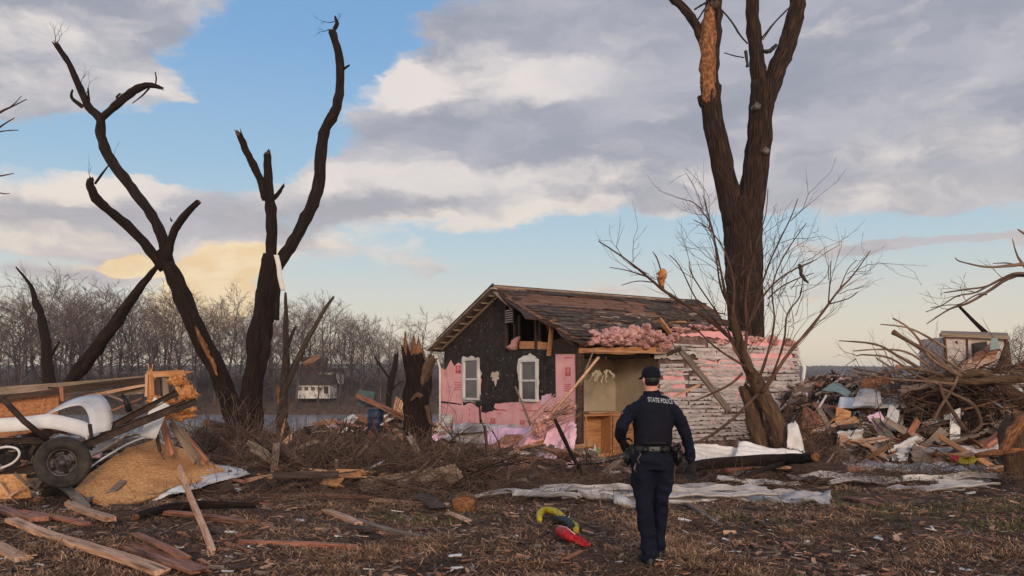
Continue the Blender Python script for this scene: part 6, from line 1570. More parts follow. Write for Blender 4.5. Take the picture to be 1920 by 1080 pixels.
log([(430, 835, 12, .3), (480, 830, 10, .4), (540, 850, 8, .3)], 'second fallen trunk behind the slanting one in the left brush', 'bark')
log([(388, 845, 8, .95), (440, 842, 7, .75), (500, 850, 6, .6), (560, 866, 4, .4)], 'thin grey limb above the slanting fallen trunk', 'barkgrey', 9)
mb1 = Mound([(430, 18.5, 2.0, 2.4, .6), (560, 18.3, 2.2, 1.8, .4), (680, 17.2, 1.6, 1.5, .5), (780, 17.0, .9, .9, .45), (850, 16.5, 1.6, 1.2, .22), (620, 15.6, 2.8, 1.5, .42), (760, 15.2, 2.2, 1.3, .32), (430, 16.5, 1.8, 1.5, .30)])
scraps(mb1, 7, 401, 'the brush left of the stump', 'white', 'small white scrap', size=(.15, .45), crum=.05); scraps(mb1, 5, 402, 'the brush left of the stump', 'woodgrey', 'small grey panel scrap', size=(.3, .7), crum=.05, name='plywood_scrap', cat='plywood', th=.02)
pile_pieces(mb1, 44, 403, 'the brush left of the stump', 'the brush', sizes=(.4, 1.8), kinds=(('wooddark', 3), ('woodgrey', 5), ('woodred', 3), ('woodpale', 1)))
def sticks(mo, n, seed, where, Lr=(.8, 2.4), rr=(.012, .035), up=.25, pxr=None, matn=('bark', 'barktan', 'barkgrey')):
    rg = random.Random(seed); x0, x1, y0, y1 = mo.box(); c = 0; tries = 0
    while c < n and tries < 9000:
        tries += 1; x, y = rg.uniform(x0, x1), rg.uniform(y0, (y0 + y1) / 2 + .6)
        if mo(x, y) <= .06 or (pxr and not pxr[0] < 960 + x / y * F < pxr[1]): continue
        L_ = rg.uniform(*Lr); d = Vector((rg.gauss(0, 1), rg.gauss(0, .6), rg.gauss(up, .3))).normalized(); p = Vector((x, y, mo.z(x, y) + rg.uniform(0, .25))) - d * L_ * .4; P = [p]; r_ = rg.uniform(*rr)
        for k in range(4): d = (d + Vector((rg.gauss(0, .16), rg.gauss(0, .16), rg.gauss(0, .12)))).normalized(); P.append(P[-1] + d * L_ / 4)
        mb = MB(); mb.tube(P, [r_ * (1 - .18 * k) for k in range(5)], 7, rough=.4, smooth=3, jag=.02, capm=1)
        for k in range(rg.randint(1, 4)):
            j = rg.randint(1, 3); e = (d + Vector((rg.gauss(0, .8), rg.gauss(0, .8), rg.gauss(.1, .6)))).normalized(); mb.tube([P[j], P[j] + e * L_ * .15, P[j] + e * L_ * .3 + Vector((0, 0, .03))], [r_ * .45, r_ * .35, r_ * .15], 5, caps=False)
        tag(mb.build('snapped_branch', [M[rg.choice(matn)], M['rawwood']]), 'snapped bare branch lying in ' + where, 'branch', 'snapped branches in ' + where); c += 1
sticks(mb1, 46, 404, 'the brush left of the stump')
mound('rubble', 'low dark heap of soil and bits under the brush left of the stump', mb1, 900, 52, mats=['twigdark', 'twig', 'wooddark', 'woodgrey', 'white'], matidx=[30, 20, 20, 6, 2])
tangle('brush', 'tangled brown brush heaped round the jagged stump and left trees', mb1, 12000, 61, ln=(.25, 1.0), r=(.003, .010), hgt=.38)
mb2 = Mound([(1000, 17.2, 3.8, 2.2, .10), (1300, 15.8, 2.5, 1.6, .12), (1480, 16.2, 2.6, 1.6, .22), (1700, 16.2, 3.0, 1.4, .16), (760, 14.0, 4.5, 2.2, .10), (1120, 14.5, 2.4, 1.6, .12)])
tangle('twig_litter', 'low litter of dark twigs over the middle of the yard', mb2, 15000, 62, ln=(.15, .6), r=(.002, .006), hgt=.10, up=.05)
mb3 = Mound([(900, 11, 9.0, 3.5, .03)]); tangle('twig_litter', 'thin twigs scattered over the front of the yard', mb3, 4500, 63, ln=(.08, .35), r=(.0015, .004), hgt=.04, up=.0)
sticks(mb2, 34, 406, 'the middle of the yard', Lr=(.5, 1.6), rr=(.008, .02), up=.03); pile_pieces(Mound([(1000, 17.2, 3.8, 2.2, .14), (1320, 16.0, 2.5, 1.6, .14), (1480, 16.2, 2.6, 1.6, .2), (640, 14.2, 2.8, 1.5, .14)]), 34, 407, 'the middle of the yard', 'the middle of the yard', sizes=(.3, 1.1), flat=.05)
mh = Mound([(1000, 18.6, 1.8, 1.2, .28), (1110, 18.0, 1.5, 1.0, .22), (900, 18.8, 1.5, 1.3, .34), (1210, 18.6, 1.3, 1.0, .2)])
mound('rubble', 'low strewn bits in front of the house corner', mh, 900, 57, matidx=[26, 20, 18, 14, 8, 10, 4, 8]); tangle('brush', 'low brown brush in front of the house corner', mh, 2600, 69, ln=(.2, .7), r=(.003, .007), hgt=.25)
pile_pieces(mh, 30, 408, 'the low rubble in front of the house', 'the low rubble before the house', sizes=(.3, 1.3), flat=.12); sticks(mh, 16, 409, 'the low rubble in front of the house', Lr=(.5, 1.6), rr=(.008, .02)); scraps(mh, 5, 410, 'the low rubble in front of the house', 'lavender', 'pale pink wrap scrap', size=(.2, .6))
# upright bare shoots around the snags and stump
mb = MB(); rg = random.Random(70)
for k in range(30):
    px = rg.uniform(380, 640) if k < 24 else rg.uniform(740, 860); Y = rg.uniform(17, 21); x = (px - 960) / F * Y; p = Vector((x, Y, ground_h(x, Y) + .3)); tw = ([], [])
    grow(mb, tw, p, Vector((rg.gauss(0, .5), rg.gauss(0, .3), rg.uniform(.4, 1.2))).normalized(), rg.uniform(.6, 1.2), rg.uniform(.008, .02), 2, rg, 5, spread=.5, upb=.02, twn=2, twl=.25, tww=.003, kids=(2, 3))
    if tw[0]: mb.add(tw[0], tw[1], 0)
o = mb.build('shoots', [M['twig']]); tag(o, 'bare upright shoots and snapped saplings among the left brush', 'shrubbery', None, 'stuff')

# ------------------------------------------------------------------ rubble by the river, behind the stump
mm = Mound([(640, 29, 2.2, 2.5, 1.0), (700, 28, 1.8, 2.0, 1.2), (750, 27, 1.5, 2.0, 1.3), (560, 30, 2, 2, .4), (800, 25, 1.4, 2.2, .8)])
mound('rubble', 'heap of broken house bits between the stump and the river', mm, 1500, 53, matidx=[30, 16, 14, 12, 14, 6, 6, 6])
pile_pieces(mm, 22, 81, 'the heap behind the stump', 'the heap behind the stump', sizes=(.4, 1.6))
scraps(mm, 6, 82, 'the heap behind the stump', 'white', 'white crumpled scrap'); scraps(mm, 4, 83, 'the heap behind the stump', 'lavender', 'pale pink wrap scrap')
YM_ = 26.5
board(Wp(672, 742, YM_), Wp(762, 786, YM_ - 1), .16, .12, 'woodred', 'thick reddish beam slanting down to the stump from the left'); board(Wp(690, 752, YM_), Wp(745, 778, YM_ - .8), .06, .04, 'woodpale', 'thin pale lath under the thick reddish beam by the stump')
for k in range(5): board(Wp(738 + k * 4, 772, YM_ - .6), Wp(744 + k * 4, 745 + k * 3, YM_ - .6), .05, .03, 'woodpale', 'thin pale upright lath standing left of the stump', group='pale laths left of the stump', up=(0, 1, 0))
def barrel(c, r_, h_, mt, label):
    t_ = thing('barrel', c, label, 'barrel'); m_ = MBL(); P = [c + Vector((0, 0, h_ * k)) for k in (0, .04, .33, .35, .37, .66, .68, .70, .96, 1)]
    m_.tube(P, [r_ * k for k in (.95, 1, 1, 1.04, 1, 1, 1.04, 1, 1, .95)], 20); m_.build('body', M[mt], t_)
    m_ = MBL(); m_.tube([c + Vector((0, 0, h_)), c + Vector((0, 0, h_ + .03))], [r_ * .97, r_ * .97], 20); m_.tube([c + Vector((r_ * .5, 0, h_ + .03)), c + Vector((r_ * .5, 0, h_ + .06))], [.04, .04], 10); m_.build('lid', M[mt], t_)
barrel(Wp(705, 806, 26.2), .26, .62, 'blue', 'dark blue plastic barrel standing in the heap left of the stump')
t = thing('cabinet', Wp(690, 770, 27), 'faded teal box cabinet tipped in the heap left of the stump', 'cabinet')
m = MBL(); rot = Matrix.Rotation(R(8), 3, 'Y'); m.box(Wp(688, 748, 27), (.5, .4, .5), rot); m.build('body', M['teal'], t, bevel=.01); m = MBL(); m.box(Wp(688, 748, 26.78), (.44, .02, .42), rot); m.build('door', M['teal'], t, bevel=.01)

# ------------------------------------------------------------------ far bank houses
def far_house(px0, px1, pyb, pyw, pyr, Y, wall, roof, label, n=5, depth=7, ruin=False):
    a = Wp(px0, pyb, Y); b = Wp(px1, pyb, Y); h_ = (pyb - pyw) / F * Y; hr = (pyw - pyr) / F * Y; L = b.x - a.x
    t_ = thing('far_house', ((a.x + b.x) / 2, Y, a.z), label, 'house'); 
    m_ = MB(); m_.box((0, depth / 2, h_ / 2 - .5), (L, depth, h_ + 1)); m_.build('wall', M[wall], t_)
    if not ruin:
        m_ = MB(); m_.prism([(-L / 2 - .4, -.5, h_ + .01), (-L / 2 - .4, depth + .5, h_ + .01), (-L / 2 - .4, depth / 2, h_ + hr)], (L + .8, 0, 0)); m_.build('roof', M[roof], t_)
    for k in range(n):
        m_ = MB(); x = -L / 2 + L * (k + .5) / n; 
        if k == n - 1: m_.box((x, -.05, h_ * .42), (.9, .1, h_ * .84)); m_.build('door', M['wooddark'], t_)
        else: m_.box((x, -.05, h_ * .55), (.8, .1, h_ * .38)); m_.build('window', M['glass'], t_)
far_house(556, 618, 738, 722, 702, 170, 'white', 'shingle', 'long low white house with a grey roof across the river')
far_house(598, 636, 712, 698, 690, 188, 'white', 'shingle', 'smaller white roofless house behind the long one across the river', 2, 5)
far_house(566, 606, 694, 676, 668, 196, 'deck', 'deck', 'torn red house wreck on the rise across the river', 2, 5)
sheet((Wp(566, 680, 60), Wp(596, 665, 60), Wp(600, 672, 60.5), Wp(570, 686, 60.5)), 'woodpale', 'pale plank lodged in the thin splintered tree limbs', crum=.05)

# ------------------------------------------------------------------ in front of the gable wall
mg = Mound([(880, 22.3, 1.6, 1.8, .15), (960, 21.0, 1.6, 1.4, .22), (1030, 20.3, 1.2, 1.2, .50), (1075, 20.4, .9, 1.0, .35), (1140, 20.0, 1.4, .9, .15)])
mound('rubble', 'broken bits heaped along the foot of the pink gable wall', mg, 1300, 54, matidx=[24, 16, 14, 12, 8, 8, 10, 8])
pile_pieces(mg, 18, 91, 'the heap under the pink gable wall', 'the heap under the gable wall', sizes=(.3, 1.1), flat=.12)
scraps(mg, 5, 92, 'the heap under the pink gable wall', 'pink', 'pink foam shard', size=(.3, .8), name='foam_scrap')
sheet((Wp(826, 822, 23.6), Wp(925, 838, 22.4), Wp(920, 802, 22.8), Wp(838, 806, 24.4)), 'metal', 'white metal awning sheet fallen against the left of the pink wall', name='metal_sheet', cat='metal sheet', corr=.02, ncorr=4, crum=.05)
sheet((Wp(850, 812, 23.3), Wp(972, 806, 22.2), Wp(972, 797, 22.6), Wp(846, 797, 24.2)), 'metal', 'long white gutter sheet lying along the foot of the pink wall', name='metal_sheet', cat='metal sheet', corr=.03, ncorr=3, crum=.04)
sheet((Wp(828, 800, 24.6), Wp(850, 800, 24.4), Wp(848, 778, 24.6), Wp(828, 776, 24.9)), 'metal', 'small white ribbed panel standing at the left foot of the pink wall', name='metal_sheet', cat='metal sheet', corr=.03, ncorr=4, crum=.02)
sheet((Wp(905, 830, 22.3), Wp(985, 862, 20.8), Wp(998, 800, 21.5), Wp(918, 803, 22.8)), 'lavender', 'lilac pink house wrap sheet draped over the heap', name='house_wrap', cat='wrap', crum=.06)
sheet((Wp(895, 852, 21.5), Wp(935, 862, 21.0), Wp(985, 816, 21.2), Wp(950, 816, 21.8)), 'woodred', 'brown plywood panel tipped on the pink wrap', crum=.03)
sheet((Wp(950, 858, 20.2), Wp(984, 862, 20.0), Wp(1030, 790, 20.6), Wp(1003, 782, 21.0)), 'pink', 'long bent pink foam board leaning in the middle of the heap', name='foam_board', cat='foam board', crum=.06, bend=lambda u, v: -.25 * math.sin(v * 2.6))
sheet((Wp(1010, 850, 20.1), Wp(1048, 868, 19.8), Wp(1086, 800, 20.4), Wp(1040, 778, 20.9)), 'lavender', 'crumpled lilac wrap hanging beside the corner of the house', name='house_wrap', cat='wrap', crum=.14, fs=3, edge=.08)
sheet((Wp(1040, 868, 19.9), Wp(1074, 872, 19.8), Wp(1083, 806, 20.2), Wp(1062, 798, 20.4)), 'lavender', 'narrow lilac wrap strip draped lowest by the house corner', name='house_wrap', cat='wrap', crum=.12, fs=3, edge=.08)
sheet((Wp(1030, 850, 20.3), Wp(1050, 852, 20.3), Wp(1053, 805, 20.6), Wp(1036, 808, 20.6)), 'redpl', 'dark red board scrap showing through the lilac wrap', crum=.06)
fl = fluff('insulation_clump', [(Wp(1045, 770, 20.5), (.35, .2, .14)), (Wp(1060, 760, 20.6), (.25, .2, .14)), (Wp(1025, 785, 20.4), (.25, .2, .16)), (Wp(1010, 800, 20.4), (.2, .2, .2))], None, M['pinkfluff'], 12); tag(fl, 'clump of pink insulation on top of the heap by the house corner', 'insulation')
for i in range(16):
    rg = random.Random(300 + i); p = Wp(rg.uniform(1010, 1065), rg.uniform(765, 800), 20.2 + rg.uniform(0, .5)); L = rg.uniform(.4, 1.0); d = Vector((.6, rg.uniform(-.3, .3), .5 + rg.uniform(-.3, .2))).normalized()
    board(p - d * L / 2, p + d * L / 2, rg.uniform(.03, .1), .015, rg.choice(('woodred', 'woodpale', 'woodgrey')), 'splintered lath in the fan of strips on the pink heap', group='splintered laths on the pink heap', name='lath', cat='lath')
m = MB(); m.tube([Wp(1035, 775, 20.2), Wp(1080, 722, 20.3), Wp(1123, 669, 20.5)], [.035, .035, .035], 8, rough=.3, jag=.02); tag(m.build('pole', M['woodpale']), 'long pale pole leaning across the corner of the open room', 'pole')
m = MB(); m.tube([Wp(1088, 724, 20.6), Wp(1100, 690, 20.7), Wp(1115, 652, 20.9)], [.025, .022, .016], 8, rough=.3); tag(m.build('pole', M['woodgrey']), 'thin grey pole standing behind the long pale one at the room corner', 'pole')
m = MB(); m.tube([Wp(966, 724, 22.0), Wp(980, 758, 22.0), Wp(996, 800, 21.8)], [.022, .03, .03], 8, rough=.4); tag(m.build('pole', M['woodgrey']), 'grey stick leaning on the black sheathing left of the second window', 'pole')
log([(1040, 905, 3, 2.0 * .62), (1062, 905, 4, .75), (1085, 905, 4, .3), (1100, 905, 3, .05)], 'thin dark limb propped before the house corner', 'bark', 8)
for i, (a, b, c_, d, w_, mt, l) in enumerate(((822, 842, 862, 862, .10, 'woodgrey', 'grey plank pointing down at the left of the pink wall'), (830, 830, 878, 868, .08, 'woodpale', 'pale plank beside the grey one at the left of the pink wall'), (880, 856, 985, 866, .06, 'woodred', 'reddish sill board lying along the front of the heap'), (1020, 862, 1046, 880, .07, 'woodpale', 'pale board end at the front of the heap'))):
    board(Wp(a, b, 20.8), Wp(c_, d, 19.6), w_, .04, mt, l)
barrel(gl(1098, 895), .16, .30, 'wooddark', 'small dark drum on the ground before the house corner')

# ------------------------------------------------------------------ metal sheets in front of the house and at the right
sheet((Wp(1292, 874, 16.2), Wp(1400, 876, 16.2), Wp(1396, 840, 16.7), Wp(1300, 830, 16.7)), 'white', 'big white crumpled metal panel in front of the siding wall, left one of two', name='metal_sheet', cat='metal sheet', corr=.02, ncorr=5, crum=.06, nx=40, ny=20, edge=.04)
sheet((Wp(1378, 858, 16.0), Wp(1500, 872, 15.8), Wp(1508, 846, 16.2), Wp(1385, 830, 16.5)), 'white', 'big white crumpled metal panel in front of the siding wall, right one of two', name='metal_sheet', cat='metal sheet', corr=.02, ncorr=4, crum=.08, nx=40, ny=16)
sheet((Wp(1474, 842, 16.4), Wp(1512, 848, 16.3), Wp(1492, 786, 16.6), Wp(1476, 794, 16.7)), 'white', 'white torn flap of vinyl standing up at the foot of the leaning tree', name='vinyl_flap', cat='flap', crum=.10, edge=.15)
def groundsheet(x0, y0, x1, y1, dy, mt, label, corr=.03, nc=4, crum=.05, lift=.03, seed=0):
    a, b = gl(x0, y0, lift), gl(x1, y1, lift); c, d = gl(x1, y1 - dy, lift + .05), gl(x0, y0 - dy, lift + .05)
    sheet((a, b, c, d), mt, label, name='metal_sheet', cat='metal sheet', corr=corr * 1.4, ncorr=6, crum=crum * 1.4, nx=44, ny=24, edge=.05, seed=seed)
groundsheet(1080, 945, 1200, 938, 8, 'metal', 'white metal sheet lying just left of the officer behind his legs', seed=2, lift=.08)
groundsheet(1150, 952, 1205, 956, 22, 'metal', 'crushed white ribbed metal scrap beside the officer', corr=.03, crum=.08, nc=6, seed=3)
groundsheet(1250, 946, 1450, 944, 7, 'metal', 'long white metal sheet lying right of the officer', seed=4, corr=.03, nc=3); groundsheet(1255, 933, 1440, 932, 6, 'metal', 'second white metal sheet lying behind the long one right of the officer', seed=5, lift=.08)
groundsheet(1430, 942, 1560, 950, 9, 'metal', 'thin grey metal strip trailing off to the right of the long sheet', seed=6, crum=.07)
groundsheet(1530, 896, 1700, 892, 8, 'metal', 'narrow white metal strip at the foot of the right heap', seed=7, lift=.16); groundsheet(1655, 900, 1850, 904, 9, 'metal', 'long white ribbed metal sheet in front of the right heap', corr=.04, nc=3, seed=9, lift=.14)
def strips(n, seed, x0, x1, y0, y1, where, Lr=(.8, 2.4), lift=.10):
    rg = random.Random(seed)
    for k in range(n):
        px, py = rg.uniform(x0, x1), rg.uniform(y0, y1); c_ = gl(px, py, lift * rg.uniform(.3, 1.4)); a_ = rg.gauss(0, .22); L_ = rg.uniform(*Lr); d = Vector((math.cos(a_), math.sin(a_), rg.gauss(0, .03))) * L_ / 2; w_ = Vector((-d.y, d.x, 0)).normalized() * rg.uniform(.09, .2) + Vector((0, 0, rg.uniform(.0, .10)))
        sheet((c_ - d, c_ + d, c_ + d + w_, c_ - d + w_), 'metal', 'bent white vinyl siding strip lying ' + where, name='siding_strip', cat='siding', nx=26, ny=9, corr=.03, ncorr=3, crum=.05, edge=.06, seed=seed + k, group='siding strips lying ' + where, th=.005)
strips(11, 500, 1590, 1850, 892, 930, 'in front of the right heap'); strips(9, 530, 1110, 1470, 918, 946, 'behind and beside the officer'); strips(4, 560, 960, 1100, 938, 948, 'in the yard before the pink wall', (.5, 1.4)); strips(7, 570, 1500, 1600, 884, 915, 'left of the yellow bag', (.5, 1.4))
sheet((Wp(1680, 852, 18.6), Wp(1886, 850, 18.4), Wp(1888, 840, 18.7), Wp(1684, 838, 18.9)), 'metal', 'long white fascia strip lying across the front of the right heap', name='metal_sheet', cat='metal sheet', corr=.03, ncorr=3, crum=.03, nx=40)
# ------------------------------------------------------------------ right heap
mb4 = Mound([(1470, 18.6, 1.0, .8, .9), (1500, 17.6, 1.2, .8, .3)]); tangle('brush', 'dark thicket of twigs round the foot of the leaning scrubby tree', mb4, 1800, 67, ln=(.3, .9), r=(.003, .008), hgt=.5, up=.6, mats=('twigdark', 'twig'))
mb5 = Mound([(1130, 14.7, 1.4, .5, .12), (1350, 14.2, 1.8, .5, .10), (1640, 15.6, 2.4, .6, .10), (1780, 15.4, 1.4, .6, .10)]); tangle('twig_litter', 'twigs and straw lying over the flattened metal sheets', mb5, 4200, 68, ln=(.15, .6), r=(.002, .006), hgt=.15, up=.0)
mr = Mound([(1552, 26, 2.0, 3.2, 2.45), (1620, 24.5, 2.2, 3.2, 2.35), (1720, 23.5, 2.2, 3.0, 2.4), (1820, 22, 2.0, 2.6, 2.4), (1900, 22, 2.0, 2.6, 2.4), (2010, 22, 2.4, 3, 2.2), (1520, 20.5, 1.6, 1.6, .5), (1640, 19.8, 2.2, 1.4, .45), (1800, 19.4, 2.6, 1.4, .5)])
mound('rubble', 'small broken bits filling the big debris heap at the right', mr, 9000, 55, matidx=[30, 20, 14, 11, 9, 8, 2, 6])
sticks(mr, 60, 405, 'the big heap at the right', Lr=(1, 3))
pile_pieces(mr, 150, 95, 'the big heap at the right', 'the big heap at the right', sizes=(.5, 2.2))
scraps(mr, 32, 96, 'the big heap at the right', 'white', 'white crumpled siding scrap', size=(.5, 1.3), corr=.02); scraps(mr, 5, 97, 'the big heap at the right', 'woodred', 'brown buckled plywood scrap', cat='plywood', size=(.6, 1.2), name='plywood_scrap', crum=.05, th=.02)
scraps(mr, 5, 98, 'the big heap at the right', 'woodgrey', 'grey buckled panel scrap', cat='plywood', size=(.6, 1.3), name='plywood_scrap', crum=.06, th=.02)
YQ = 20.3
S = lambda c, mt, label, **k: sheet([Wp(*q) for q in c], mt, label, **k)
S([(1570, 765, 21.5), (1700, 765, 21.0), (1690, 745, 21.6), (1575, 745, 22)], 'white', 'white flat slab panel lying high in the left part of the right heap', crum=.03)
S([(1595, 762, 21), (1655, 765, 20.8), (1650, 740, 21.2), (1612, 728, 21.6)], 'metal', 'pale ribbed panel tipped on the white slab', crum=.06, corr=.02)
S([(1540, 730, 22.5), (1590, 745, 22), (1596, 735, 22.4), (1565, 715, 23)], 'green', 'pale green metal sheet behind the white slab', crum=.04)
S([(1500, 800, 20.4), (1535, 815, 20.2), (1540, 780, 20.4), (1508, 758, 20.7)], 'woodred', 'rusty brown plywood standing right of the house corner', crum=.04)
S([(1565, 800, 20.5), (1592, 800, 20.4), (1596, 772, 20.5), (1568, 762, 20.6)], 'woodorange', 'tan door panel leaning in the left part of the right heap', crum=.02)
S([(1655, 806, 20.2), (1680, 812, 20.0), (1688, 770, 20.3), (1668, 752, 20.6)], 'white', 'white pink triangular drywall shard leaning in the right heap', crum=.03, edge=.15)
S([(1622, 780, 20.3), (1655, 815, 20.0), (1668, 800, 20.2), (1650, 770, 20.6)], 'lavender', 'pale pink drywall piece beside the triangular shard', crum=.03, edge=.1)
S([(1780, 838, 19.6), (1800, 838, 19.6), (1800, 765, 19.9), (1782, 772, 19.9)], 'white', 'upright narrow white door panel in the right heap', crum=.01, th=.03)
S([(1688, 742, 20.6), (1745, 725, 20.4), (1768, 716, 20.8), (1690, 722, 21.2)], 'woodpale', 'pale ribbed plank sheet in the middle of the right heap', crum=.05, corr=.02)
S([(1640, 738, 21.2), (1700, 725, 21), (1720, 714, 21.4), (1660, 722, 21.8)], 'wooddark', 'dark red brown roof panel behind the pale ribbed sheet', crum=.05)
S([(1790, 700, 20.2), (1868, 676, 20), (1872, 655, 20.6), (1800, 682, 20.8)], 'woodpale', 'cream torn roofing sheet sloping below the shed box', crum=.08, edge=.1)
S([(1820, 680, 20.5), (1878, 650, 20.3), (1862, 640, 20.8), (1830, 660, 21)], 'woodred', 'tan buckled panel under the shed eave', crum=.08, edge=.1)
S([(1856, 655, 20.2), (1876, 652, 20.2), (1870, 630, 20.5), (1858, 634, 20.5)], 'green', 'small pale green scrap caught on the shed wall', crum=.03)
S([(1888, 775, 20.6), (1930, 778, 20.4), (1930, 715, 20.8), (1892, 712, 20.9)], 'white', 'white panel standing behind the branches at the right edge', crum=.02)
board(Wp(1645, 790, 20.2), Wp(1700, 855, 19.4), .22, .04, 'woodgrey', 'broad grey plank slanting down the front of the right heap'); board(Wp(1650, 815, 19.6), Wp(1722, 856, 18.8), .25, .05, 'woodgrey', 'wide weathered plank pointing down at the foot of the right heap')
board(Wp(1618, 842, 19), Wp(1662, 878, 18.2), .07, .05, 'woodpale', 'pale thin post leaning at the foot of the right heap'); board(Wp(1535, 768, 20.6), Wp(1562, 815, 20), .14, .04, 'woodgrey', 'grey plank leaning left of the tan door panel')
board(Wp(1690, 840, 19.5), Wp(1720, 790, 19.9), .16, .04, 'woodred', 'reddish plank leaning against the middle of the right heap', up=(0, 1, 0)); board(Wp(1700, 812, 20), Wp(1782, 790, 20), .22, .05, 'wooddark', 'dark red beam lying beside the upright white door panel')
board(Wp(1845, 838, 18.8), Wp(1925, 782, 19), .26, .10, 'woodred', 'thick splintered orange timber slanting up at the right edge')
board(Wp(1535, 765, 20.8), Wp(1549, 742, 21), .05, .02, 'white', 'small white trim stick standing by the white slab', up=(0, 1, 0))
fluff_o = fluff('plastic_sheet', [(Wp(1572, 858, 18.7), (.32, .2, .22)), (Wp(1590, 868, 18.5), (.2, .15, .16)), (Wp(1555, 850, 18.8), (.2, .2, .12))], None, M['woodgrey'], 21); tag(fluff_o, 'crumpled grey cloth bundle at the foot of the right heap', 'cloth')
t = thing('bag', gl(1806, 890, 0), 'crumpled yellow plastic bag with a red patch below the long white strip', 'bag')
sheet((Wp(1772, 860, 18.0), Wp(1822, 878, 17.8), Wp(1836, 858, 18.1), Wp(1790, 852, 18.4)), 'yellow', None, name='body', crum=.06, fs=4, edge=.1, parent=t, th=.03)
sheet((Wp(1780, 860, 17.9), Wp(1796, 866, 17.85), Wp(1798, 857, 18.0), Wp(1784, 854, 18.1)), 'redpl', None, name='patch', crum=.03, parent=t, th=.02)
mk = Mound([(1520, 21.0, 1.2, 1.6, .9), (1570, 20.2, 1.4, 1.6, .85), (1630, 19.8, 1.4, 1.4, .7)])
mound('rubble', 'small broken bits between the house corner and the right heap', mk, 900, 56); pile_pieces(mk, 34, 601, 'the low rubble beside the house corner', 'the rubble beside the house corner', sizes=(.4, 1.4)); scraps(mk, 9, 602, 'the low rubble beside the house corner', 'white', 'white crumpled scrap', size=(.3, .9), corr=.02); scraps(mk, 5, 603, 'the low rubble beside the house corner', 'woodorange', 'tan buckled plywood scrap', cat='plywood', size=(.4, .9), name='plywood_scrap', crum=.05, th=.02)
# small litter over the yard
mb = MB(); rg = random.Random(808)
for k in range(6500):
    y = 7 * (1 / (1 - rg.random() * .64)); x = rg.uniform(-.7, .7) * y; z = ground_h(x, y) + bumps(x, y) + .02; a = rg.uniform(0, 6.28); L_ = rg.uniform(.02, .14) * (1 + (y - 7) * .06); d = Vector((math.cos(a), math.sin(a), rg.gauss(0, .15))) * L_ / 2; c_ = Vector((x, y, z))
    mb.beam(c_ - d, c_ + d, L_ * rg.uniform(.1, .4), L_ * .08, up=(rg.gauss(0, .3), rg.gauss(0, .3), 1), m=rg.choices(range(5), (52, 16, 18, 7, 3))[0])
tag(mb.build('litter', [M['wooddark'], M['woodred'], M['woodgrey'], M['woodpale'], M['white']]), 'small wood chips and scraps littering the yard', 'litter', None, 'stuff')
# shed box on top of the heap
YH = 21.2
sb = Wp(1826, 700, YH)
t = thing('shed', sb, 'small white boarded shed box with a flat plank roof standing atop the right heap', 'shed')
def shp(px, py, dy=0.0): return Wp(px, py, YH + dy)
m = MBL(); m.prism([shp(1772, 700), shp(1885, 700), shp(1887, 634), shp(1770, 632)], (0, 1.3, 0)); m.build('wall', M['sidingw'], t)
m = MBL(); m.beam(shp(1763, 628, -.1), shp(1889, 633, -.1), .10, .09, up=(0, 0, 1)); m.prism([shp(1764, 625, -.05), shp(1890, 630, -.05), shp(1890, 624, 1.5), shp(1764, 620, 1.5)], (0, 0, -.03)); m.build('roof', M['woodgrey'], t)
m = MBL(); m.beam(shp(1771, 634, -.02), shp(1776, 700, -.02), .05, .05, up=(0, 1, 0)); m.beam(shp(1886, 636, -.02), shp(1888, 700, -.02), .06, .05, up=(0, 1, 0)); m.beam(shp(1813, 636, -.02), shp(1815, 690, -.02), .04, .03, up=(0, 1, 0)); m.build('corner_trim', M['wooddark'], t)
m = MBL(); m.prism([shp(1822, 644, -.02), shp(1850, 640, -.02), shp(1858, 668, -.02), shp(1825, 680, -.02)], (0, .015, 0)); m.prism([shp(1790, 640, -.02), shp(1796, 639, -.02), shp(1795, 645, -.02)], (0, .015, 0)); m.build('broken_opening', M['black'], t)
m = MBL(); m.prism([shp(1868, 700, -.1), shp(1900, 712, -.1), shp(1892, 640, -.05), shp(1884, 650, -.05)], (0, .3, 0)); m.build('torn_tarp', M['wooddark'], t)
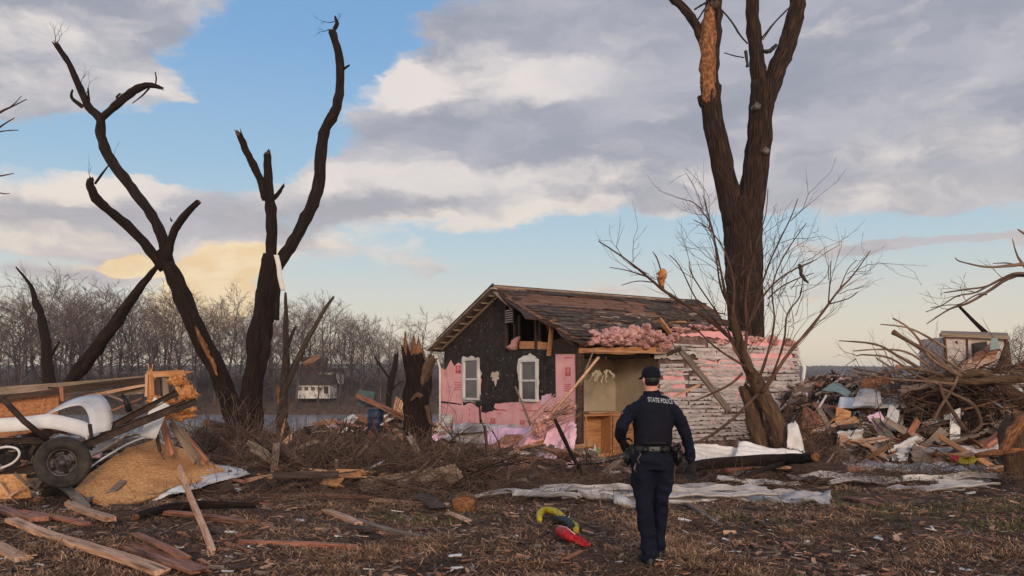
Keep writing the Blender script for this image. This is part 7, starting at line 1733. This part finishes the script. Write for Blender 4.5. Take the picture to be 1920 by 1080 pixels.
# fallen tree in the right heap: roots, limbs pointing left
g = gl(1700, 880)
t = thing('fallen_tree', g, 'fallen tree with long bare limbs pointing left over the right heap', 'tree')
YF = 20.0
m = MBL(); limb(m, [(1930, 760, 12), (1880, 725, 11), (1840, 700, 9), (1800, 705, 8), (1760, 708, 6)], YF, 12); limb(m, [(1930, 710, 9), (1870, 712, 8), (1820, 716, 7), (1770, 712, 5), (1710, 716, 3)], YF - .2, 9); m.build('trunk', [M['barktan'], M['rawwood']], t)
m = MBL()
for pts in ([(1800, 705, 5), (1770, 685, 4.5), (1740, 660, 4), (1705, 640, 3), (1674, 622, 5)], [(1790, 700, 4), (1745, 672, 3.2), (1725, 640, 2.6), (1700, 612, 2), (1674, 597, 1.4)], [(1773, 652, 2.5), (1740, 632, 2), (1700, 614, 1.8), (1651, 608, 1)],
            [(1770, 705, 3.5), (1725, 690, 3), (1680, 665, 2.4), (1640, 645, 2), (1573, 639, 1)], [(1760, 700, 3), (1700, 690, 2.5), (1660, 700, 2), (1600, 690, 1)], [(1740, 685, 2.5), (1700, 660, 2), (1650, 655, 1.5), (1600, 658, 1)],
            [(1760, 720, 3), (1720, 705, 2.5), (1670, 672, 2), (1620, 665, 1.4), (1606, 668, .8)], [(1790, 720, 3), (1735, 715, 2.5), (1670, 710, 2), (1590, 695, 1)], [(1810, 700, 3), (1780, 680, 2), (1762, 668, 1.5), (1744, 654, 1)],
            [(1800, 820, 4), (1838, 800, 4), (1826, 760, 3.5), (1790, 740, 3), (1762, 728, 3)], [(1870, 915, 3), (1852, 870, 4), (1830, 830, 4), (1798, 790, 4), (1770, 745, 3.5), (1760, 715, 3)], [(1750, 790, 3), (1765, 760, 3), (1790, 720, 3), (1800, 690, 2)]):
    limb(m, pts, YF - .3, 7)
for k in range(30):
    px, py = rt.uniform(1600, 1850), rt.uniform(660, 740); twigs_from(m, [(px, py, rt.uniform(-1, .3), rt.uniform(-.2, .6), rt.uniform(.4, .9))], YF - .3 + rt.uniform(-.3, .5), rt, .010, ln=.4)
m.build('branch', [M['twig'], M['rawwood']], t)
mt_ = Mound([(1790, 21, 2.2, 1.6, 2.0), (1890, 20.4, 1.8, 1.6, 2.0), (1700, 21.4, 1.4, 1.4, 1.5)])
tangle('brush', 'dark tangle of snapped branches over the right heap', mt_, 1500, 66, ln=(.4, 1.5), r=(.005, .014), hgt=.7, mats=('twig', 'twigdark'))
# pole standing behind the shed
m = MB(); m.tube([Wp(1850, 626, 23), Wp(1825, 602, 23), Wp(1798, 574, 23)], [.07, .05, .035], 8, rough=.4, jag=.05); tag(m.build('broken_limb', [M['bark']]), 'dark broken limb rising slantwise behind the shed box roof', 'branch')
# stump with bark at the right edge
g = gl(1905, 905)
t = thing('tree_stump', g, 'torn shaggy stump of split brown wood cut by the right edge', 'stump')
m = MBL(); limb(m, [(1925, 915, 42), (1915, 860, 36), (1908, 820, 30), (1918, 785, 24)], g.y, 22, ridge=.4, rough=.4, jag=.1); m.build('trunk', [M['barktan'], M['rawwood']], t)
m = MBL(); limb(m, [(1880, 850, 8), (1900, 810, 12), (1935, 770, 8)], g.y - .6, 10, rough=.5, jag=.05); limb(m, [(1830, 855, 5), (1870, 848, 6), (1925, 842, 4)], g.y - .6, 8, rough=.5); m.build('split_wood', [M['rawwood']], t)

# ------------------------------------------------------------------ yellow and black tool, red plastic part
c0 = gl(1045, 992, .05)
t = thing('chainsaw_toy' if False else 'plastic_tool', c0, 'yellow and black plastic tool lying in the straw behind the red piece', 'tool')
Yt = c0.y
def tl(px, py, dz=.06): q = gl(px, py, dz); return q
m = MBL(); m.tube([tl(1012, 982, .03), tl(1012, 974, .07), tl(1024, 970, .09), tl(1040, 974, .10), tl(1052, 980, .09)], [.03, .045, .05, .045, .04], 10, smooth=3); m.tube([tl(1066, 990, .07), tl(1078, 996, .06), tl(1080, 1002, .03)], [.04, .045, .03], 10, smooth=3); m.build('shell', M['yellow'], t)
m = MBL(); m.tube([tl(1038, 986, .06), tl(1052, 988, .08), tl(1068, 994, .07), tl(1074, 1000, .05)], [.05, .055, .055, .04], 10, smooth=2); m.build('grip', M['black'], t)
m = MBL()
for k in range(4): q = tl(1042 + k * 8, 980 + k * 3, .12); m.tube([q, q + Vector((.008, -.008, .012))], [.012, .009], 8)
m.build('stud', M['letter'], t)
t = thing('plastic_scoop', tl(1072, 1018, 0), 'bright red plastic scoop lying nearest the officer in the straw', 'scoop')
m = MBL(); m.tube([tl(1044, 1000, .04), tl(1050, 1006, .06), tl(1062, 1014, .06), tl(1076, 1020, .05)], [.02, .05, .055, .04], 12, smooth=3); m.build('bowl', M['redpl'], t)
m = MBL(); a, b = tl(1078, 1020, .05), tl(1100, 1030, .04); m.beam(a, b, .10, .02); m.beam(a + Vector((0, .05, .02)), b + Vector((0, .05, .02)), .012, .05); m.beam(a + Vector((0, -.05, .02)), b + Vector((0, -.05, .02)), .012, .05); m.build('blade', M['redpl'], t, bevel=.004)
m = MBL(); m.tube([tl(1046, 1005, .11), tl(1062, 1010, .12), tl(1078, 1018, .09)], [.006, .008, .006], 6); m.build('ridge', M['pink'], t)
# cloth strip in the fork of the second snag
ribbon([(518, 478, 19.5), (523, 500, 19.5), (525, 520, 19.4), (531, 545, 19.4)], lambda t_: (.11, .02, .0), 'pale cloth strip hanging in the fork of the tall dark snag', matname='woodgrey' if False else 'white', name='cloth_strip', cat='cloth')
# timber scraps against the siding wall
board(Wp(1270, 652, 20.6), Wp(1366, 768, 19.6), .16, .05, 'woodgrey', 'long grey timber hanging diagonally in front of the siding wall', up=(.5, -1, 0)); board(Wp(1262, 745, 20), Wp(1315, 720, 20.2), .06, .03, 'woodpale', 'pale stick crossing low in front of the siding wall', up=(0, 1, 0))
board(Wp(1252, 664, 20.4), Wp(1275, 655, 20.4), .10, .03, 'wooddark', 'short dark board at the top of the diagonal timber', up=(0, 1, 0))

# ------------------------------------------------------------------ air
hz = MB(); hz.box((0, 1195, 29), (9000, 3700, 82)); hm = bpy.data.materials.new('haze'); hm.use_nodes = True
nt = hm.node_tree; nt.nodes.clear(); pv = nt.nodes.new('ShaderNodeVolumePrincipled'); ou = nt.nodes.new('ShaderNodeOutputMaterial'); nt.links.new(pv.outputs[0], ou.inputs['Volume'])
pv.inputs['Color'].default_value = (.86, .89, .95, 1); pv.inputs['Density'].default_value = .00022; pv.inputs['Anisotropy'].default_value = 0.0
ho = hz.build('haze', hm, origin=(0, 0, 0)); tag(ho, None, None, None, 'stuff')
